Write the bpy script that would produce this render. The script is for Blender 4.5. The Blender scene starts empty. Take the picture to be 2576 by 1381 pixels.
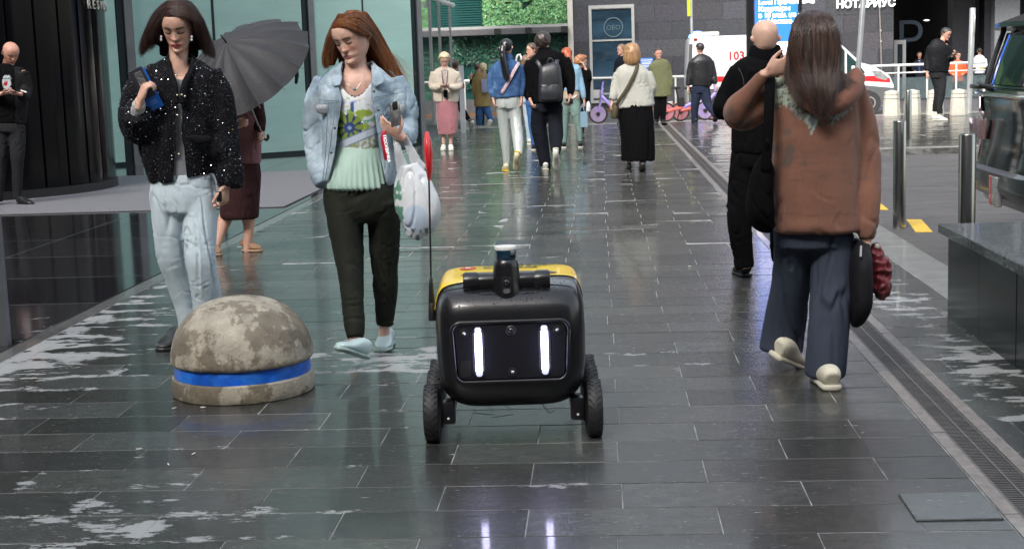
import bpy, math, random
import numpy as np
from mathutils import Vector, Matrix
random.seed(7); rng = np.random.default_rng(7)
S = bpy.context.scene; COL = S.collection; PI = math.pi
# ---------------------------------------------------------------- camera
CAMH = 1.45; FP = 3700.0; CX, CY = 1288.0, 690.5
ROLL = 0.034; TH = math.radians(8.316); PS = math.radians(3.634)
_h = Vector((-math.sin(PS), math.cos(PS), 0)); _r0 = Vector((math.cos(PS), math.sin(PS), 0))
FW = _h*math.cos(TH) - Vector((0, 0, 1))*math.sin(TH)
_u0 = _h*math.sin(TH) + Vector((0, 0, 1))*math.cos(TH)
RT = _r0*math.cos(ROLL) - _u0*math.sin(ROLL); UP = _r0*math.sin(ROLL) + _u0*math.cos(ROLL)
CP = Vector((0, 0, CAMH))
cam = bpy.data.cameras.new('camera'); camo = bpy.data.objects.new('camera', cam); COL.objects.link(camo)
mw = Matrix((RT, UP, -FW)).transposed().to_4x4(); mw.translation = CP; camo.matrix_world = mw
cam.sensor_width = 36; cam.lens = FP/2576*36; cam.clip_end = 2000; cam.clip_start = .05
S.camera = camo
# ---------------------------------------------------------------- world, sun, exposure
w = bpy.data.worlds.new('World'); S.world = w; w.use_nodes = True
wn = w.node_tree.nodes; sky = wn.new('ShaderNodeTexSky'); sky.sky_type = 'NISHITA'; sky.sun_disc = False
SUN_EL, SUN_AZ = math.radians(40), math.radians(205)
sky.sun_elevation = SUN_EL; sky.sun_rotation = SUN_AZ; sky.air_density = 1.6; sky.dust_density = 4.0; sky.ozone_density = 1.0
bgn = wn['Background']; bgn.inputs[1].default_value = 0.15
hs = wn.new('ShaderNodeHueSaturation'); hs.inputs['Saturation'].default_value = .45
w.node_tree.links.new(sky.outputs[0], hs.inputs['Color']); w.node_tree.links.new(hs.outputs[0], bgn.inputs[0])
sl = bpy.data.lights.new('sun', 'SUN'); so = bpy.data.objects.new('sun', sl); COL.objects.link(so)
sl.energy = 1.5; sl.angle = math.radians(25); sl.color = (1, .97, .93)
sdir = Vector((math.sin(SUN_AZ)*math.cos(SUN_EL), math.cos(SUN_AZ)*math.cos(SUN_EL), math.sin(SUN_EL)))
so.rotation_euler = sdir.to_track_quat('Z', 'Y').to_euler()
S.view_settings.view_transform = 'Standard'; S.view_settings.look = 'None'; S.view_settings.gamma = 1
S.view_settings.exposure = 1.42
S.view_settings.use_curve_mapping = False
# ---------------------------------------------------------------- pixel helpers (2576x1381 reading of the photograph)
def ray(x, y): return FW*FP + RT*(x-CX) + UP*(CY-y)
def P(x, y, Y):
    d = ray(x, y); return CP + d*((Y-CP.y)/d.y)
def G(x, y, z=0.0):
    d = ray(x, y); return CP + d*((z-CP.z)/d.z)
def mpp(Y): return Y/FP/1.0
def topx(co):
    q = np.asarray(co) - np.array(CP)
    f = q@np.array(FW); return CX + FP*(q@np.array(RT))/f, CY - FP*(q@np.array(UP))/f
# ---------------------------------------------------------------- numpy noise
_perm = np.random.default_rng(3).permutation(4096)
_grad = np.random.default_rng(4).normal(size=(4096, 3)); _grad /= np.linalg.norm(_grad, axis=1)[:, None]
def pn(p):
    p = np.asarray(p, float); i = np.floor(p).astype(int); f = p-i; u = f*f*f*(f*(f*6-15)+10); r = 0
    for dx in (0, 1):
        for dy in (0, 1):
            for dz in (0, 1):
                h = _perm[(i[:, 0]+dx+_perm[(i[:, 1]+dy+_perm[(i[:, 2]+dz) & 4095]) & 4095]) & 4095]
                g = _grad[h]; d = f-np.array((dx, dy, dz))
                wgt = (u[:, 0] if dx else 1-u[:, 0])*(u[:, 1] if dy else 1-u[:, 1])*(u[:, 2] if dz else 1-u[:, 2])
                r = r + wgt*(g*d).sum(1)
    return r*1.6
def sm(a, b, x):
    t = np.clip((x-a)/(b-a), 0, 1); return t*t*(3-2*t)
# ---------------------------------------------------------------- materials
MC = {}
def mat(name, col, rough=.6, metal=0, var=.12, vs=8, bump=0, bs=120, spec=.5, coat=0, emit=None, es=1, attr=False, sheen=0, alpha=None, stretch=None, trans=0, col2=None, thr=None, rvar=0, aniso=0, sss=0):
    if name in MC: return MC[name]
    m = bpy.data.materials.new(name); m.use_nodes = True; nt = m.node_tree; N = nt.nodes; L = nt.links; b = N['Principled BSDF']
    I = b.inputs; I['Roughness'].default_value = rough; I['Metallic'].default_value = metal; I['Specular IOR Level'].default_value = spec
    I['Coat Weight'].default_value = coat; I['Coat Roughness'].default_value = .05; I['Sheen Weight'].default_value = sheen
    I['Transmission Weight'].default_value = trans
    if sss: I['Subsurface Weight'].default_value = sss; I['Subsurface Radius'].default_value = (.012, .005, .003); I['Subsurface Scale'].default_value = 1
    if aniso: I['Anisotropic'].default_value = aniso
    if alpha is not None: I['Alpha'].default_value = alpha
    if emit: I['Emission Color'].default_value = (*emit, 1); I['Emission Strength'].default_value = es
    tc = N.new('ShaderNodeTexCoord'); mp = N.new('ShaderNodeMapping'); L.new(tc.outputs['Object'], mp.inputs[0])
    if stretch: mp.inputs['Scale'].default_value = stretch
    src = None
    if attr:
        a = N.new('ShaderNodeAttribute'); a.attribute_name = 'Col'; src = a.outputs['Color']
    if var:
        n = N.new('ShaderNodeTexNoise'); n.inputs['Scale'].default_value = vs; n.inputs['Detail'].default_value = 6; n.inputs['Roughness'].default_value = .65
        L.new(mp.outputs[0], n.inputs['Vector'])
        r = N.new('ShaderNodeMapRange'); r.inputs[1].default_value = .3; r.inputs[2].default_value = .7; r.inputs[3].default_value = 1-var; r.inputs[4].default_value = 1+var
        L.new(n.outputs[0], r.inputs[0])
        mx = N.new('ShaderNodeMix'); mx.data_type = 'RGBA'; mx.blend_type = 'MULTIPLY'; mx.inputs[0].default_value = 1
        mx.inputs['A'].default_value = (*col, 1)
        if src: L.new(src, mx.inputs['A'])
        if col2:
            m2 = N.new('ShaderNodeMix'); m2.data_type = 'RGBA'; m2.inputs['A'].default_value = (*col, 1); m2.inputs['B'].default_value = (*col2, 1)
            r2 = N.new('ShaderNodeMapRange'); t = thr or (.48, .56); r2.inputs[1].default_value = t[0]; r2.inputs[2].default_value = t[1]
            n3 = N.new('ShaderNodeTexNoise'); n3.inputs['Scale'].default_value = vs*.6; n3.inputs['Detail'].default_value = 9; n3.inputs['Roughness'].default_value = .7
            L.new(mp.outputs[0], n3.inputs['Vector']); L.new(n3.outputs[0], r2.inputs[0]); L.new(r2.outputs[0], m2.inputs[0]); L.new(m2.outputs['Result'], mx.inputs['A'])
        cb = N.new('ShaderNodeCombineColor')
        for k in range(3): L.new(r.outputs[0], cb.inputs[k])
        L.new(cb.outputs[0], mx.inputs['B']); L.new(mx.outputs['Result'], I['Base Color'])
        if rvar:
            rr = N.new('ShaderNodeMapRange'); rr.inputs[1].default_value = .35; rr.inputs[2].default_value = .65; rr.inputs[3].default_value = max(0, rough-rvar); rr.inputs[4].default_value = rough+rvar
            L.new(n.outputs[0], rr.inputs[0]); L.new(rr.outputs[0], I['Roughness'])
    elif src: L.new(src, I['Base Color'])
    else: I['Base Color'].default_value = (*col, 1)
    if bump:
        n2 = N.new('ShaderNodeTexNoise'); n2.inputs['Scale'].default_value = bs; n2.inputs['Detail'].default_value = 4; L.new(mp.outputs[0], n2.inputs['Vector'])
        bp = N.new('ShaderNodeBump'); bp.inputs['Strength'].default_value = 1; bp.inputs['Distance'].default_value = bump; L.new(n2.outputs[0], bp.inputs['Height']); L.new(bp.outputs[0], I['Normal'])
    MC[name] = m; return m
# ---------------------------------------------------------------- objects
def tag(o, label=None, cat=None, group=None, kind=None):
    if label: o['label'] = label
    if cat: o['category'] = cat
    if group: o['group'] = group
    if kind: o['kind'] = kind
    return o
def link(name, me, m=None, parent=None, loc=(0, 0, 0)):
    o = bpy.data.objects.new(name, me); COL.objects.link(o); o.location = loc
    if me is not None and m is not None:
        me.materials.clear()
        for q in (m if isinstance(m, (list, tuple)) else [m]): me.materials.append(q)
    if parent is not None: o.parent = parent
    return o
def empty(name, loc, label=None, cat=None, group=None, rz=0):
    o = bpy.data.objects.new(name, None); COL.objects.link(o); o.location = loc; o.rotation_euler.z = rz; o.empty_display_size = .1
    return tag(o, label, cat, group)
class MB:
    def __init__(s): s.v = []; s.f = []; s.mi = []; s.m = 0
    def add(s, v, f):
        n = len(s.v); s.v += [tuple(q) for q in v]; s.f += [tuple(i+n for i in q) for q in f]; s.mi += [s.m]*len(f); return s
    def box(s, a, b, M=None):
        x0, y0, z0 = a; x1, y1, z1 = b
        v = [Vector(q) for q in ((x0, y0, z0), (x1, y0, z0), (x1, y1, z0), (x0, y1, z0), (x0, y0, z1), (x1, y0, z1), (x1, y1, z1), (x0, y1, z1))]
        if M is not None: v = [M@q for q in v]
        return s.add(v, [(0, 3, 2, 1), (4, 5, 6, 7), (0, 1, 5, 4), (1, 2, 6, 5), (2, 3, 7, 6), (3, 0, 4, 7)])
    def tube(s, pts, rad, n=12, closed=False, view=None, cap=True, ex=2.0):
        v, f = tube_geo(pts, rad, n, view=view, ex=ex); return s.add(v, f)
    def lathe(s, prof, n=32, M=None, axis='z'):
        v = []; f = []
        for r, z in prof:
            for k in range(n):
                a = 2*PI*k/n
                q = Vector((r*math.cos(a), r*math.sin(a), z)) if axis == 'z' else (Vector((z, r*math.cos(a), r*math.sin(a))) if axis == 'x' else Vector((r*math.cos(a), z, r*math.sin(a))))
                v.append(M@q if M is not None else q)
        for i in range(len(prof)-1):
            for k in range(n): f.append((i*n+k, i*n+(k+1) % n, (i+1)*n+(k+1) % n, (i+1)*n+k))
        f.append(tuple(range(n-1, -1, -1))); f.append(tuple((len(prof)-1)*n+k for k in range(n)))
        return s.add(v, f)
    def prism(s, poly, y0, y1, M=None):   # poly of (x,z) extruded along y
        n = len(poly); v = [Vector((x, y0, z)) for x, z in poly]+[Vector((x, y1, z)) for x, z in poly]
        if M is not None: v = [M@q for q in v]
        return s.add(v, [tuple(range(n)), tuple(range(2*n-1, n-1, -1))]+[(i, i+n, (i+1) % n+n, (i+1) % n) for i in range(n)])
    def grid(s, P2, wrapu=False):
        R_ = len(P2); K = len(P2[0]); v = [q for row in P2 for q in row]; f = []
        for i in range(R_-1):
            for k in range(K if wrapu else K-1): f.append((i*K+k, i*K+(k+1) % K, (i+1)*K+(k+1) % K, (i+1)*K+k))
        return s.add(v, f)
    def mesh(s, name, smooth=False, bevel=0, seg=2):
        me = bpy.data.meshes.new(name); me.from_pydata([tuple(q) for q in s.v], [], s.f)
        if any(s.mi): me.polygons.foreach_set('material_index', s.mi)
        fix(me)
        if bevel:
            import bmesh
            bm = bmesh.new(); bm.from_mesh(me)
            eds = [e for e in bm.edges if len(e.link_faces) == 2 and e.calc_face_angle(0) > .5]
            bmesh.ops.bevel(bm, geom=eds, offset=bevel, segments=seg, affect='EDGES', profile=.5, clamp_overlap=True); bm.to_mesh(me); bm.free()
        if smooth: shade(me, smooth)
        me.update(); return me
    def obj(s, name, m=None, parent=None, smooth=False, bevel=0, seg=2, loc=(0, 0, 0)):
        return link(name, s.mesh(name, smooth, bevel, seg), m, parent, loc)
def fix(me):
    import bmesh
    bm = bmesh.new(); bm.from_mesh(me); bmesh.ops.recalc_face_normals(bm, faces=bm.faces); bm.to_mesh(me); bm.free()
def shade(me, ang=True):
    me.polygons.foreach_set('use_smooth', [True]*len(me.polygons))
    if ang is not True:
        try: me.set_sharp_from_angle(angle=math.radians(ang))
        except Exception: pass
def rbox(name, a, b, m, parent=None, bevel=.01, loc=(0, 0, 0), seg=2): return MB().box(a, b).obj(name, m, parent, smooth=35, bevel=bevel, seg=seg, loc=loc)
def catmull(A, sub):
    A = np.asarray(A, float); n = len(A)
    if n < 3 or sub < 2: return A
    out = []
    for i in range(n-1):
        p0 = A[max(i-1, 0)]; p1 = A[i]; p2 = A[i+1]; p3 = A[min(i+2, n-1)]
        for k in range(sub):
            t = k/sub; out.append(.5*((2*p1)+(-p0+p2)*t+(2*p0-5*p1+4*p2-p3)*t*t+(-p0+3*p1-3*p2+p3)*t**3))
    out.append(A[-1]); return np.array(out)
def tube_geo(pts, rad, n=16, view=None, ex=2.0, sub=1, round_caps=True):
    """closed tube. pts (k,3); rad (k,) or (k,2): half-width across the view, half-depth"""
    pts = np.asarray([tuple(p) for p in pts], float); rad = np.asarray(rad, float)
    if rad.ndim == 0: rad = np.full(len(pts), float(rad))
    if rad.ndim == 1: rad = np.stack([rad, rad], 1)
    if sub > 1: A = catmull(np.hstack([pts, rad]), sub); pts, rad = A[:, :3], np.maximum(A[:, 3:], 1e-4)
    V = np.array(view if view is not None else (0, 1, 0), float)
    T = np.gradient(pts, axis=0); T /= np.linalg.norm(T, axis=1)[:, None]+1e-12
    if round_caps:
        r0_, r1_ = rad[0].min(), rad[-1].min(); e0 = min(r0_*.5, .010); e1 = min(r1_*.5, .010); k0, k1 = (.62 if r0_ < .016 else .90), (.62 if r1_ < .016 else .90)
        pts = np.vstack([pts[0]-T[0]*e0, pts, pts[-1]+T[-1]*e1]); T = np.vstack([T[0], T, T[-1]]); rad = np.vstack([rad[0]*k0, rad, rad[-1]*k1])
    v = []; a = np.linspace(0, 2*PI, n, endpoint=False); ca, sa = np.cos(a), np.sin(a)
    if ex != 2: ca = np.sign(ca)*np.abs(ca)**(2/ex); sa = np.sign(sa)*np.abs(sa)**(2/ex)
    prev = None
    for p, t, r in zip(pts, T, rad):
        s_ = np.cross(V, t)
        if np.linalg.norm(s_) < .25: s_ = np.cross((0, 0, 1), t) if abs(t[2]) < .9 else np.array((1, 0, 0)); s_ = s_ if np.linalg.norm(s_) > 1e-6 else np.array((1., 0, 0))
        s_ = s_/np.linalg.norm(s_)
        if prev is not None and s_@prev < 0: s_ = -s_
        prev = s_; d_ = np.cross(t, s_)
        v += list(p + np.outer(ca*r[0], s_) + np.outer(sa*r[1], d_))
    K = len(pts); f = [(i*n+k, i*n+(k+1) % n, (i+1)*n+(k+1) % n, (i+1)*n+k) for i in range(K-1) for k in range(n)]
    f.append(tuple(range(n-1, -1, -1))); f.append(tuple((K-1)*n+k for k in range(n)))
    return v, f
def text(name, s, size, m, parent=None, loc=(0, 0, 0), rot=(PI/2, 0, 0), ext=.003, align='CENTER', bold=0, label=None):
    cu = bpy.data.curves.new(name, 'FONT'); cu.body = s; cu.size = size; cu.extrude = ext; cu.align_x = align; cu.offset = bold; cu.resolution_u = 2
    t = bpy.data.objects.new('tmp', cu); me = bpy.data.meshes.new_from_object(t); bpy.data.objects.remove(t)
    me.transform(Matrix.LocRotScale(Vector(loc), __import__('mathutils').Euler(rot), None)); me.name = name
    o = link(name, me, m, parent); return o
def copy_tree(o, parent=None, off=None):
    c = o.copy(); COL.objects.link(c); c.parent = parent
    if off is not None: c.location = o.location+Vector(off)
    for ch in list(o.children):
        copy_tree(ch, c)
    return c
# ================================================================ ground
def stone_mat(name, wet, dry, dryamt, seed, polished=False, rough=.16):
    m = bpy.data.materials.new(name); m.use_nodes = True; nt = m.node_tree; N = nt.nodes; L = nt.links; b = N['Principled BSDF']; I = b.inputs
    geo = N.new('ShaderNodeNewGeometry'); oi = N.new('ShaderNodeAttribute'); oi.attribute_name = 'tone'
    def noise(sc, det=6, ro=.6, st=None, w=0):
        n = N.new('ShaderNodeTexNoise'); n.inputs['Scale'].default_value = sc; n.inputs['Detail'].default_value = det; n.inputs['Roughness'].default_value = ro
        mp = N.new('ShaderNodeMapping'); mp.inputs['Location'].default_value = (seed*3.7+w, w, 0)
        if st: mp.inputs['Scale'].default_value = st
        L.new(geo.outputs['Position'], mp.inputs[0]); L.new(mp.outputs[0], n.inputs['Vector']); return n.outputs[0]
    def mr(x, a, c, lo, hi, smooth=False):
        r = N.new('ShaderNodeMapRange'); r.inputs[1].default_value = a; r.inputs[2].default_value = c; r.inputs[3].default_value = lo; r.inputs[4].default_value = hi
        if isinstance(x, float): r.inputs[0].default_value = x
        else: L.new(x, r.inputs[0])
        return r.outputs[0]
    def mth(op, a, c):
        q = N.new('ShaderNodeMath'); q.operation = op
        for k, z in enumerate((a, c)):
            if isinstance(z, (int, float)): q.inputs[k].default_value = z
            else: L.new(z, q.inputs[k])
        return q.outputs[0]
    sp = N.new('ShaderNodeSeparateXYZ'); L.new(geo.outputs['Position'], sp.inputs[0]); X, Y = sp.outputs[0], sp.outputs[1]
    # drying patches follow where the stone drains: along the left joint line, near the camera, some along joints
    big = noise(1.6, 7, .62, (1, 2.4, 1)); med = noise(5.5, 9, .72, (1, 2.2, 1), 5)
    def gs(v, c, wd): return mr(mth('ABSOLUTE', mth('SUBTRACT', v, c), 0), 0, wd, 1, 0)
    strip = mth('MULTIPLY', gs(X, -3.05, .9), gs(Y, 7.5, 4.0))
    near = mth('MULTIPLY', gs(X, -1.75, 1.3), gs(Y, 4.5, 1.1))
    mid = mth('MULTIPLY', gs(X, -1.2, 1.6), gs(Y, 7.1, 1.0))
    rr_ = mth('MULTIPLY', gs(X, 1.7, .35), gs(Y, 7.0, 6.0))
    area = mth('MAXIMUM', mth('MAXIMUM', mth('MULTIPLY', strip, .205), mth('MULTIPLY', near, .125)), mth('MAXIMUM', mth('MULTIPLY', mid, .15), mth('MULTIPLY', rr_, .16)))
    val = mth('ADD', mth('ADD', mth('MULTIPLY', big, .45), mth('MULTIPLY', med, .55)), area)
    if not polished:   # the stone dries first along its joints
        rw = mth('DIVIDE', mth('SUBTRACT', Y, 4.62), .2765); fy = mth('ABSOLUTE', mth('SUBTRACT', mth('FRACT', rw, 0), .5), 0)
        par = mth('MODULO', mth('ADD', mth('FLOOR', rw, 0), 100), 2); fx = mth('ABSOLUTE', mth('SUBTRACT', mth('FRACT', mth('DIVIDE', mth('SUBTRACT', mth('ADD', X, 60.67), mth('MULTIPLY', par, .3035)), .607), 0), .5), 0)
        val = mth('ADD', val, mth('MULTIPLY', mth('MAXIMUM', mr(fy, .24, .5, -.35, 1), mr(fx, .38, .5, -.35, 1)), .045))
    dm = mr(val, dryamt, dryamt+.02, 0, 1)
    if not polished:
        fl = mth('MULTIPLY', mr(noise(20, 5, .7, (1, 4.5, 1), 61), .635, .67, 0, 1), mr(noise(1.5, 3, .5, None, 71), .42, .6, 0, .9)); dm = mth('MAXIMUM', dm, fl)
    c1 = N.new('ShaderNodeMix'); c1.data_type = 'RGBA'; c1.inputs['A'].default_value = (*wet, 1); c1.inputs['B'].default_value = (wet[0]*3.1, wet[1]*2.95, wet[2]*2.7, 1)
    L.new(mr(mth('ADD', mth('MULTIPLY', noise(11, 8, .8, (1, 1.8, 1), 9), .5), mth('MULTIPLY', noise(75, 4, .8, None, 19), .5)), .40, .62, 0, 1), c1.inputs[0])
    tn = N.new('ShaderNodeMix'); tn.data_type = 'RGBA'; tn.blend_type = 'MULTIPLY'; tn.inputs[0].default_value = 1; L.new(c1.outputs['Result'], tn.inputs['A']); L.new(oi.outputs['Color'], tn.inputs['B'])
    c2 = N.new('ShaderNodeMix'); c2.data_type = 'RGBA'; L.new(tn.outputs['Result'], c2.inputs['A']); c2.inputs['B'].default_value = (*dry, 1); L.new(dm, c2.inputs[0])
    L.new(c2.outputs['Result'], I['Base Color'])
    wetr = mr(noise(6, 8, .7, (1, 2.5, 1), 31), .3, .72, rough*.45, rough*1.9)
    ro = N.new('ShaderNodeMix'); L.new(dm, ro.inputs[0]); L.new(wetr, ro.inputs[2]); ro.inputs[3].default_value = .62; L.new(ro.outputs[0], I['Roughness'])
    bp = N.new('ShaderNodeBump'); bp.inputs['Strength'].default_value = 1; bp.inputs['Distance'].default_value = .0003 if polished else .0034
    hgt = mth('ADD', mth('MULTIPLY', noise(16, 6, .7, (1, 2.4, 1), 41), .8), mth('MULTIPLY', noise(90, 4, .7, (1, 1.6, 1), 51), .30 if not polished else .0))
    L.new(hgt, bp.inputs['Height']); L.new(bp.outputs[0], I['Normal'])
    I['Specular IOR Level'].default_value = .5 if not polished else .6; I['IOR'].default_value = 1.45
    I['Coat Weight'].default_value = .35; I['Coat Roughness'].default_value = .08; I['Coat IOR'].default_value = 1.33
    return m
M_stone = stone_mat('wet_slate', (.023, .024, .0235), (.29, .295, .295), .635, 1)
M_pol = stone_mat('polished_slate', (.010, .010, .012), (.24, .24, .24), .70, 2, True, .05)
M_joint = mat('joint_mortar', (.15, .15, .145), .5, var=.4, vs=10, col2=(.36, .36, .35), thr=(.44, .54))
def slab_mesh(name, wx, wy, h=.03, ch=.0022, tone=(1, 1, 1), tilt=(0, 0)):
    x, y = wx/2, wy/2; c = ch
    v = [(-x, -y, -h), (x, -y, -h), (x, y, -h), (-x, y, -h), (-x, -y, -c), (x, -y, -c), (x, y, -c), (-x, y, -c), (-x+c, -y+c, 0), (x-c, -y+c, 0), (x-c, y-c, 0), (-x+c, y-c, 0)]
    v = [(a, b, z+(a*tilt[0]+b*tilt[1] if z > -h else 0)) for a, b, z in v]
    f = [(8, 9, 10, 11)]+[(i, (i+1) % 4, 4+(i+1) % 4, 4+i) for i in range(4)]+[(4+i, 4+(i+1) % 4, 8+(i+1) % 4, 8+i) for i in range(4)]
    return v, f
def set_tone(me, tones):
    a = me.color_attributes.new('tone', 'FLOAT_COLOR', 'POINT'); a.data.foreach_set('color', np.asarray(tones, np.float32).ravel())
PAVE = link('pavement', MB().box((-3.2, 1.5, -.2), (1.217, 31.6, -.0015)).box((1.453, 1.5, -.2), (1.975, 31.6, -.0015)).box((1.9755, 21.6, -.2), (14, 31.6, -.0015)).mesh('pavement'), M_joint); tag(PAVE, kind='structure')
ROAD_Z = -.10
ROW = .2765; ROW0 = 4.62
protos = []
for k in range(14):
    t = .62+.8*random.random(); tt = (t*random.uniform(.95, 1.08), t, t*random.uniform(.93, 1.05), 1)
    v, f = slab_mesh('paving_stone', .600, ROW-.0070, ch=.0012, tilt=(max(-.0025, min(.0025, random.gauss(0, .0014))), max(-.006, min(.006, random.gauss(0, .0036)))))
    me = bpy.data.meshes.new('paving_stone'); me.from_pydata(v, [], f); set_tone(me, [tt]*len(v)); me.materials.append(M_stone); protos.append(me)
XL, XD0, XD1, XK = -3.10, 1.215, 1.455, 1.97
tiles = []
for j in range(-8, 98):
    yc = ROW0+ROW*(j+.5); off = (.03+.607*.5*(j % 2))+random.gauss(0, .01)
    spans = [(XL, XD0), (XD1, XK if yc < 21.4 else 12)]
    for s0, s1 in spans:
        x = s0; base = off-.607*12
        cuts = [s0]+[q for q in (base+.607*i for i in range(40)) if s0+.08 < q < s1-.08]+[s1]
        for a, b in zip(cuts[:-1], cuts[1:]): tiles.append((yc, a, b))
# things larger in the picture first
def tile_key(t):
    d = math.hypot(t[0], (t[1]+t[2])/2); return d + (3 if abs((t[1]+t[2])/2+.1*t[0]*0) > t[0]*.42+.6 else 0)
tiles.sort(key=tile_key)
far_v, far_f, far_t = [], [], []
for n, (yc, a, b) in enumerate(tiles):
    wd = b-a-.0035; dz = random.uniform(.0001, .0012)
    if n < 298:
        me = random.choice(protos)
        o = link('paving_stone', me, None, PAVE, ((a+b)/2, yc, dz)); o.scale.x = wd/.600
    else:
        t = .55+.9*random.random()
        v, f = slab_mesh('t', wd, ROW-.0055, tilt=(random.gauss(0, .003), random.gauss(0, .009)))
        k = len(far_v); far_v += [(p[0]+(a+b)/2, p[1]+yc, p[2]+dz) for p in v]; far_f += [tuple(i+k for i in q) for q in f]; far_t += [(t, t, t*.98, 1)]*len(v)
me = bpy.data.meshes.new('far_paving'); me.from_pydata(far_v, [], far_f); set_tone(me, far_t)
tag(link('far_paving_stones', me, M_stone, PAVE), kind='stuff')
# kerb stones beside the road
M_kerb = mat('kerb_granite', (.21, .21, .20), .3, var=.3, vs=5, bump=.001, bs=90, coat=.3)
k0 = link('road_kerb', MB().box((1.97, 1.5, -.2), (2.27, 21.45, -.012)).mesh('road_kerb'), M_joint); tag(k0, kind='structure')
kb = None
for i in range(24):
    y = 2+i*.8
    if kb is None: kb = MB().box((-.145, -.397, -.18), (.145, .397, .004)).mesh('kerb_stone', 30, .006, 1)
    link('kerb_stone', kb, M_kerb, k0, (2.12, y+.4, random.uniform(-.002, .002)))
k1 = link('plaza_kerb', MB().box((2.3, 21.40, -.2), (13, 21.62, -.01)).mesh('plaza_kerb'), M_joint); tag(k1, kind='structure')
kb2 = MB().box((-.497, -.1, -.18), (.497, .1, .006)).mesh('kerb_stone', 30, .008, 1)
for i in range(10): link('kerb_stone', kb2, M_kerb, k1, (2.8+i, 21.5, 0))
M_asph = mat('wet_asphalt', (.085, .080, .077), .62, var=.35, vs=2.2, bump=.0015, bs=160, stretch=(.5, 2.4, 1), rvar=.22, spec=.3)
rd = link('road', MB().box((2.265, 1.5, -.3), (40, 21.42, ROAD_Z)).mesh('road'), M_asph); tag(rd, kind='structure')
M_yel = mat('yellow_road_paint', (.75, .47, .03), .4, var=.2, vs=30)
for q in (((2150, 511), (2215, 511), (2235, 527), (2150, 527)), ((2280, 552), (2318, 552), (2346, 583), (2303, 583))):
    v = [G(x, y, ROAD_Z+.004) for x, y in q]; v2 = [p-Vector((0, 0, .004)) for p in v]
    tag(MB().add(v+v2, [(3, 2, 1, 0), (4, 5, 6, 7), (0, 1, 5, 4), (1, 2, 6, 5), (2, 3, 7, 6), (3, 0, 4, 7)]).obj('road_marking', M_yel), kind='structure')
# drain channel
dr = empty('drainage_channel', (1.335, 6, 0), 'long slotted metal drainage channel set into the wet paving', 'drain')
M_drain = mat('drain_iron', (.15, .135, .125), .38, .75, var=.35, vs=14, bump=.0006)
M_drstone = mat('channel_edging', (.20, .175, .16), .45, var=.4, vs=22, bump=.0015, bs=140, coat=.3)
M_black = mat('deep_black', (.012, .012, .012), .5, var=0)
dl = (-1.335, -6, 0)
MB().box((1.24, 1.5, -.15), (1.44, 31.5, -.05)).obj('channel_bed', M_black, dr, loc=dl)
for nm, a, b in (('edge_strip', XD0+.004, 1.268), ('edge_strip', 1.402, XD1-.004)):
    g = MB()
    for i in range(30): g.box((a, 1.5+i, -.15), (b, 2.494+i, .002+random.uniform(-.001, .001)))
    g.obj(nm, M_drstone, dr, bevel=0, loc=dl)
rib = MB().box((-.064, -.5, -.03), (-.058, .5, .0)).box((.058, -.5, -.03), (.064, .5, .0)).box((-.004, -.5, -.028), (.004, .5, .001))
for k in range(50): rib.box((-.058, -.5+k*.02, -.02), (.058, -.5+k*.02+.009, -.001))
rm = rib.mesh('grating')
for i in range(29): link('grating', rm, M_drain, dr, Vector((1.335, 2.0+i*1.0, 0))+Vector(dl))
# raised loose slab
q = [G(2262, 1247), G(2512, 1243), G(2535, 1308), G(2302, 1311)]
x0 = (q[0].x+q[3].x)/2; y0 = (q[2].y+q[3].y)/2; y1 = (q[0].y+q[1].y)/2
v, f = slab_mesh('cover', XD0-.01-x0, y1-y0, .03, .003)
me = bpy.data.meshes.new('access_cover'); me.from_pydata(v, [], f); set_tone(me, [(.8, .85, .85, 1)]*len(v))
cv = link('access_cover', me, M_stone, None, ((x0+XD0-.01)/2, (y0+y1)/2, .008)); cv.rotation_euler = (.012, -.006, 0)
tag(cv, 'loose raised paving slab with a dark gap beside the drain', 'paving slab')
# polished plaza on the left
PZ = link('plaza_floor', MB().box((-26, 2, -.2), (-3.2, 34, -.004)).mesh('plaza_floor'), M_black); tag(PZ, kind='structure')
for i in range(0, 6):
    for j in range(0, 19):
        w_ = 1.6 if i < 5 else 8
        if 3.1+j*1.2 < 3: continue
        t = .6+.8*random.random(); v, f = slab_mesh('slab', 1.594, 1.194, .03, .0018, tilt=(random.gauss(0, .0006), random.gauss(0, .0006)))
        me = bpy.data.meshes.new('slab'); me.from_pydata(v, [], f); set_tone(me, [(t, t, t, 1)]*len(v))
        link('slab', me, M_pol, PZ, (-3.225-.8-1.6*i, 3.7+j*1.2, 0))
ed = MB()
for j in range(30): ed.box((-3.205, 2+j, -.1), (-3.105, 2.992+j, .001))
tag(ed.obj('stone_edging', mat('edging_stone', (.12, .12, .115), .22, var=.3, vs=8, coat=.4)), kind='structure')
M_mat = mat('grey_carpet', (.13, .13, .142), .85, var=.25, vs=60, bump=.003, bs=260)
mt = MB().box((-20, 15.15, .0), (-3.32, 20.3, .014)).obj('entrance_mat', M_mat, bevel=.006, smooth=30); tag(mt, 'wide wet grey entrance matting before the black column', 'mat')
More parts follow.
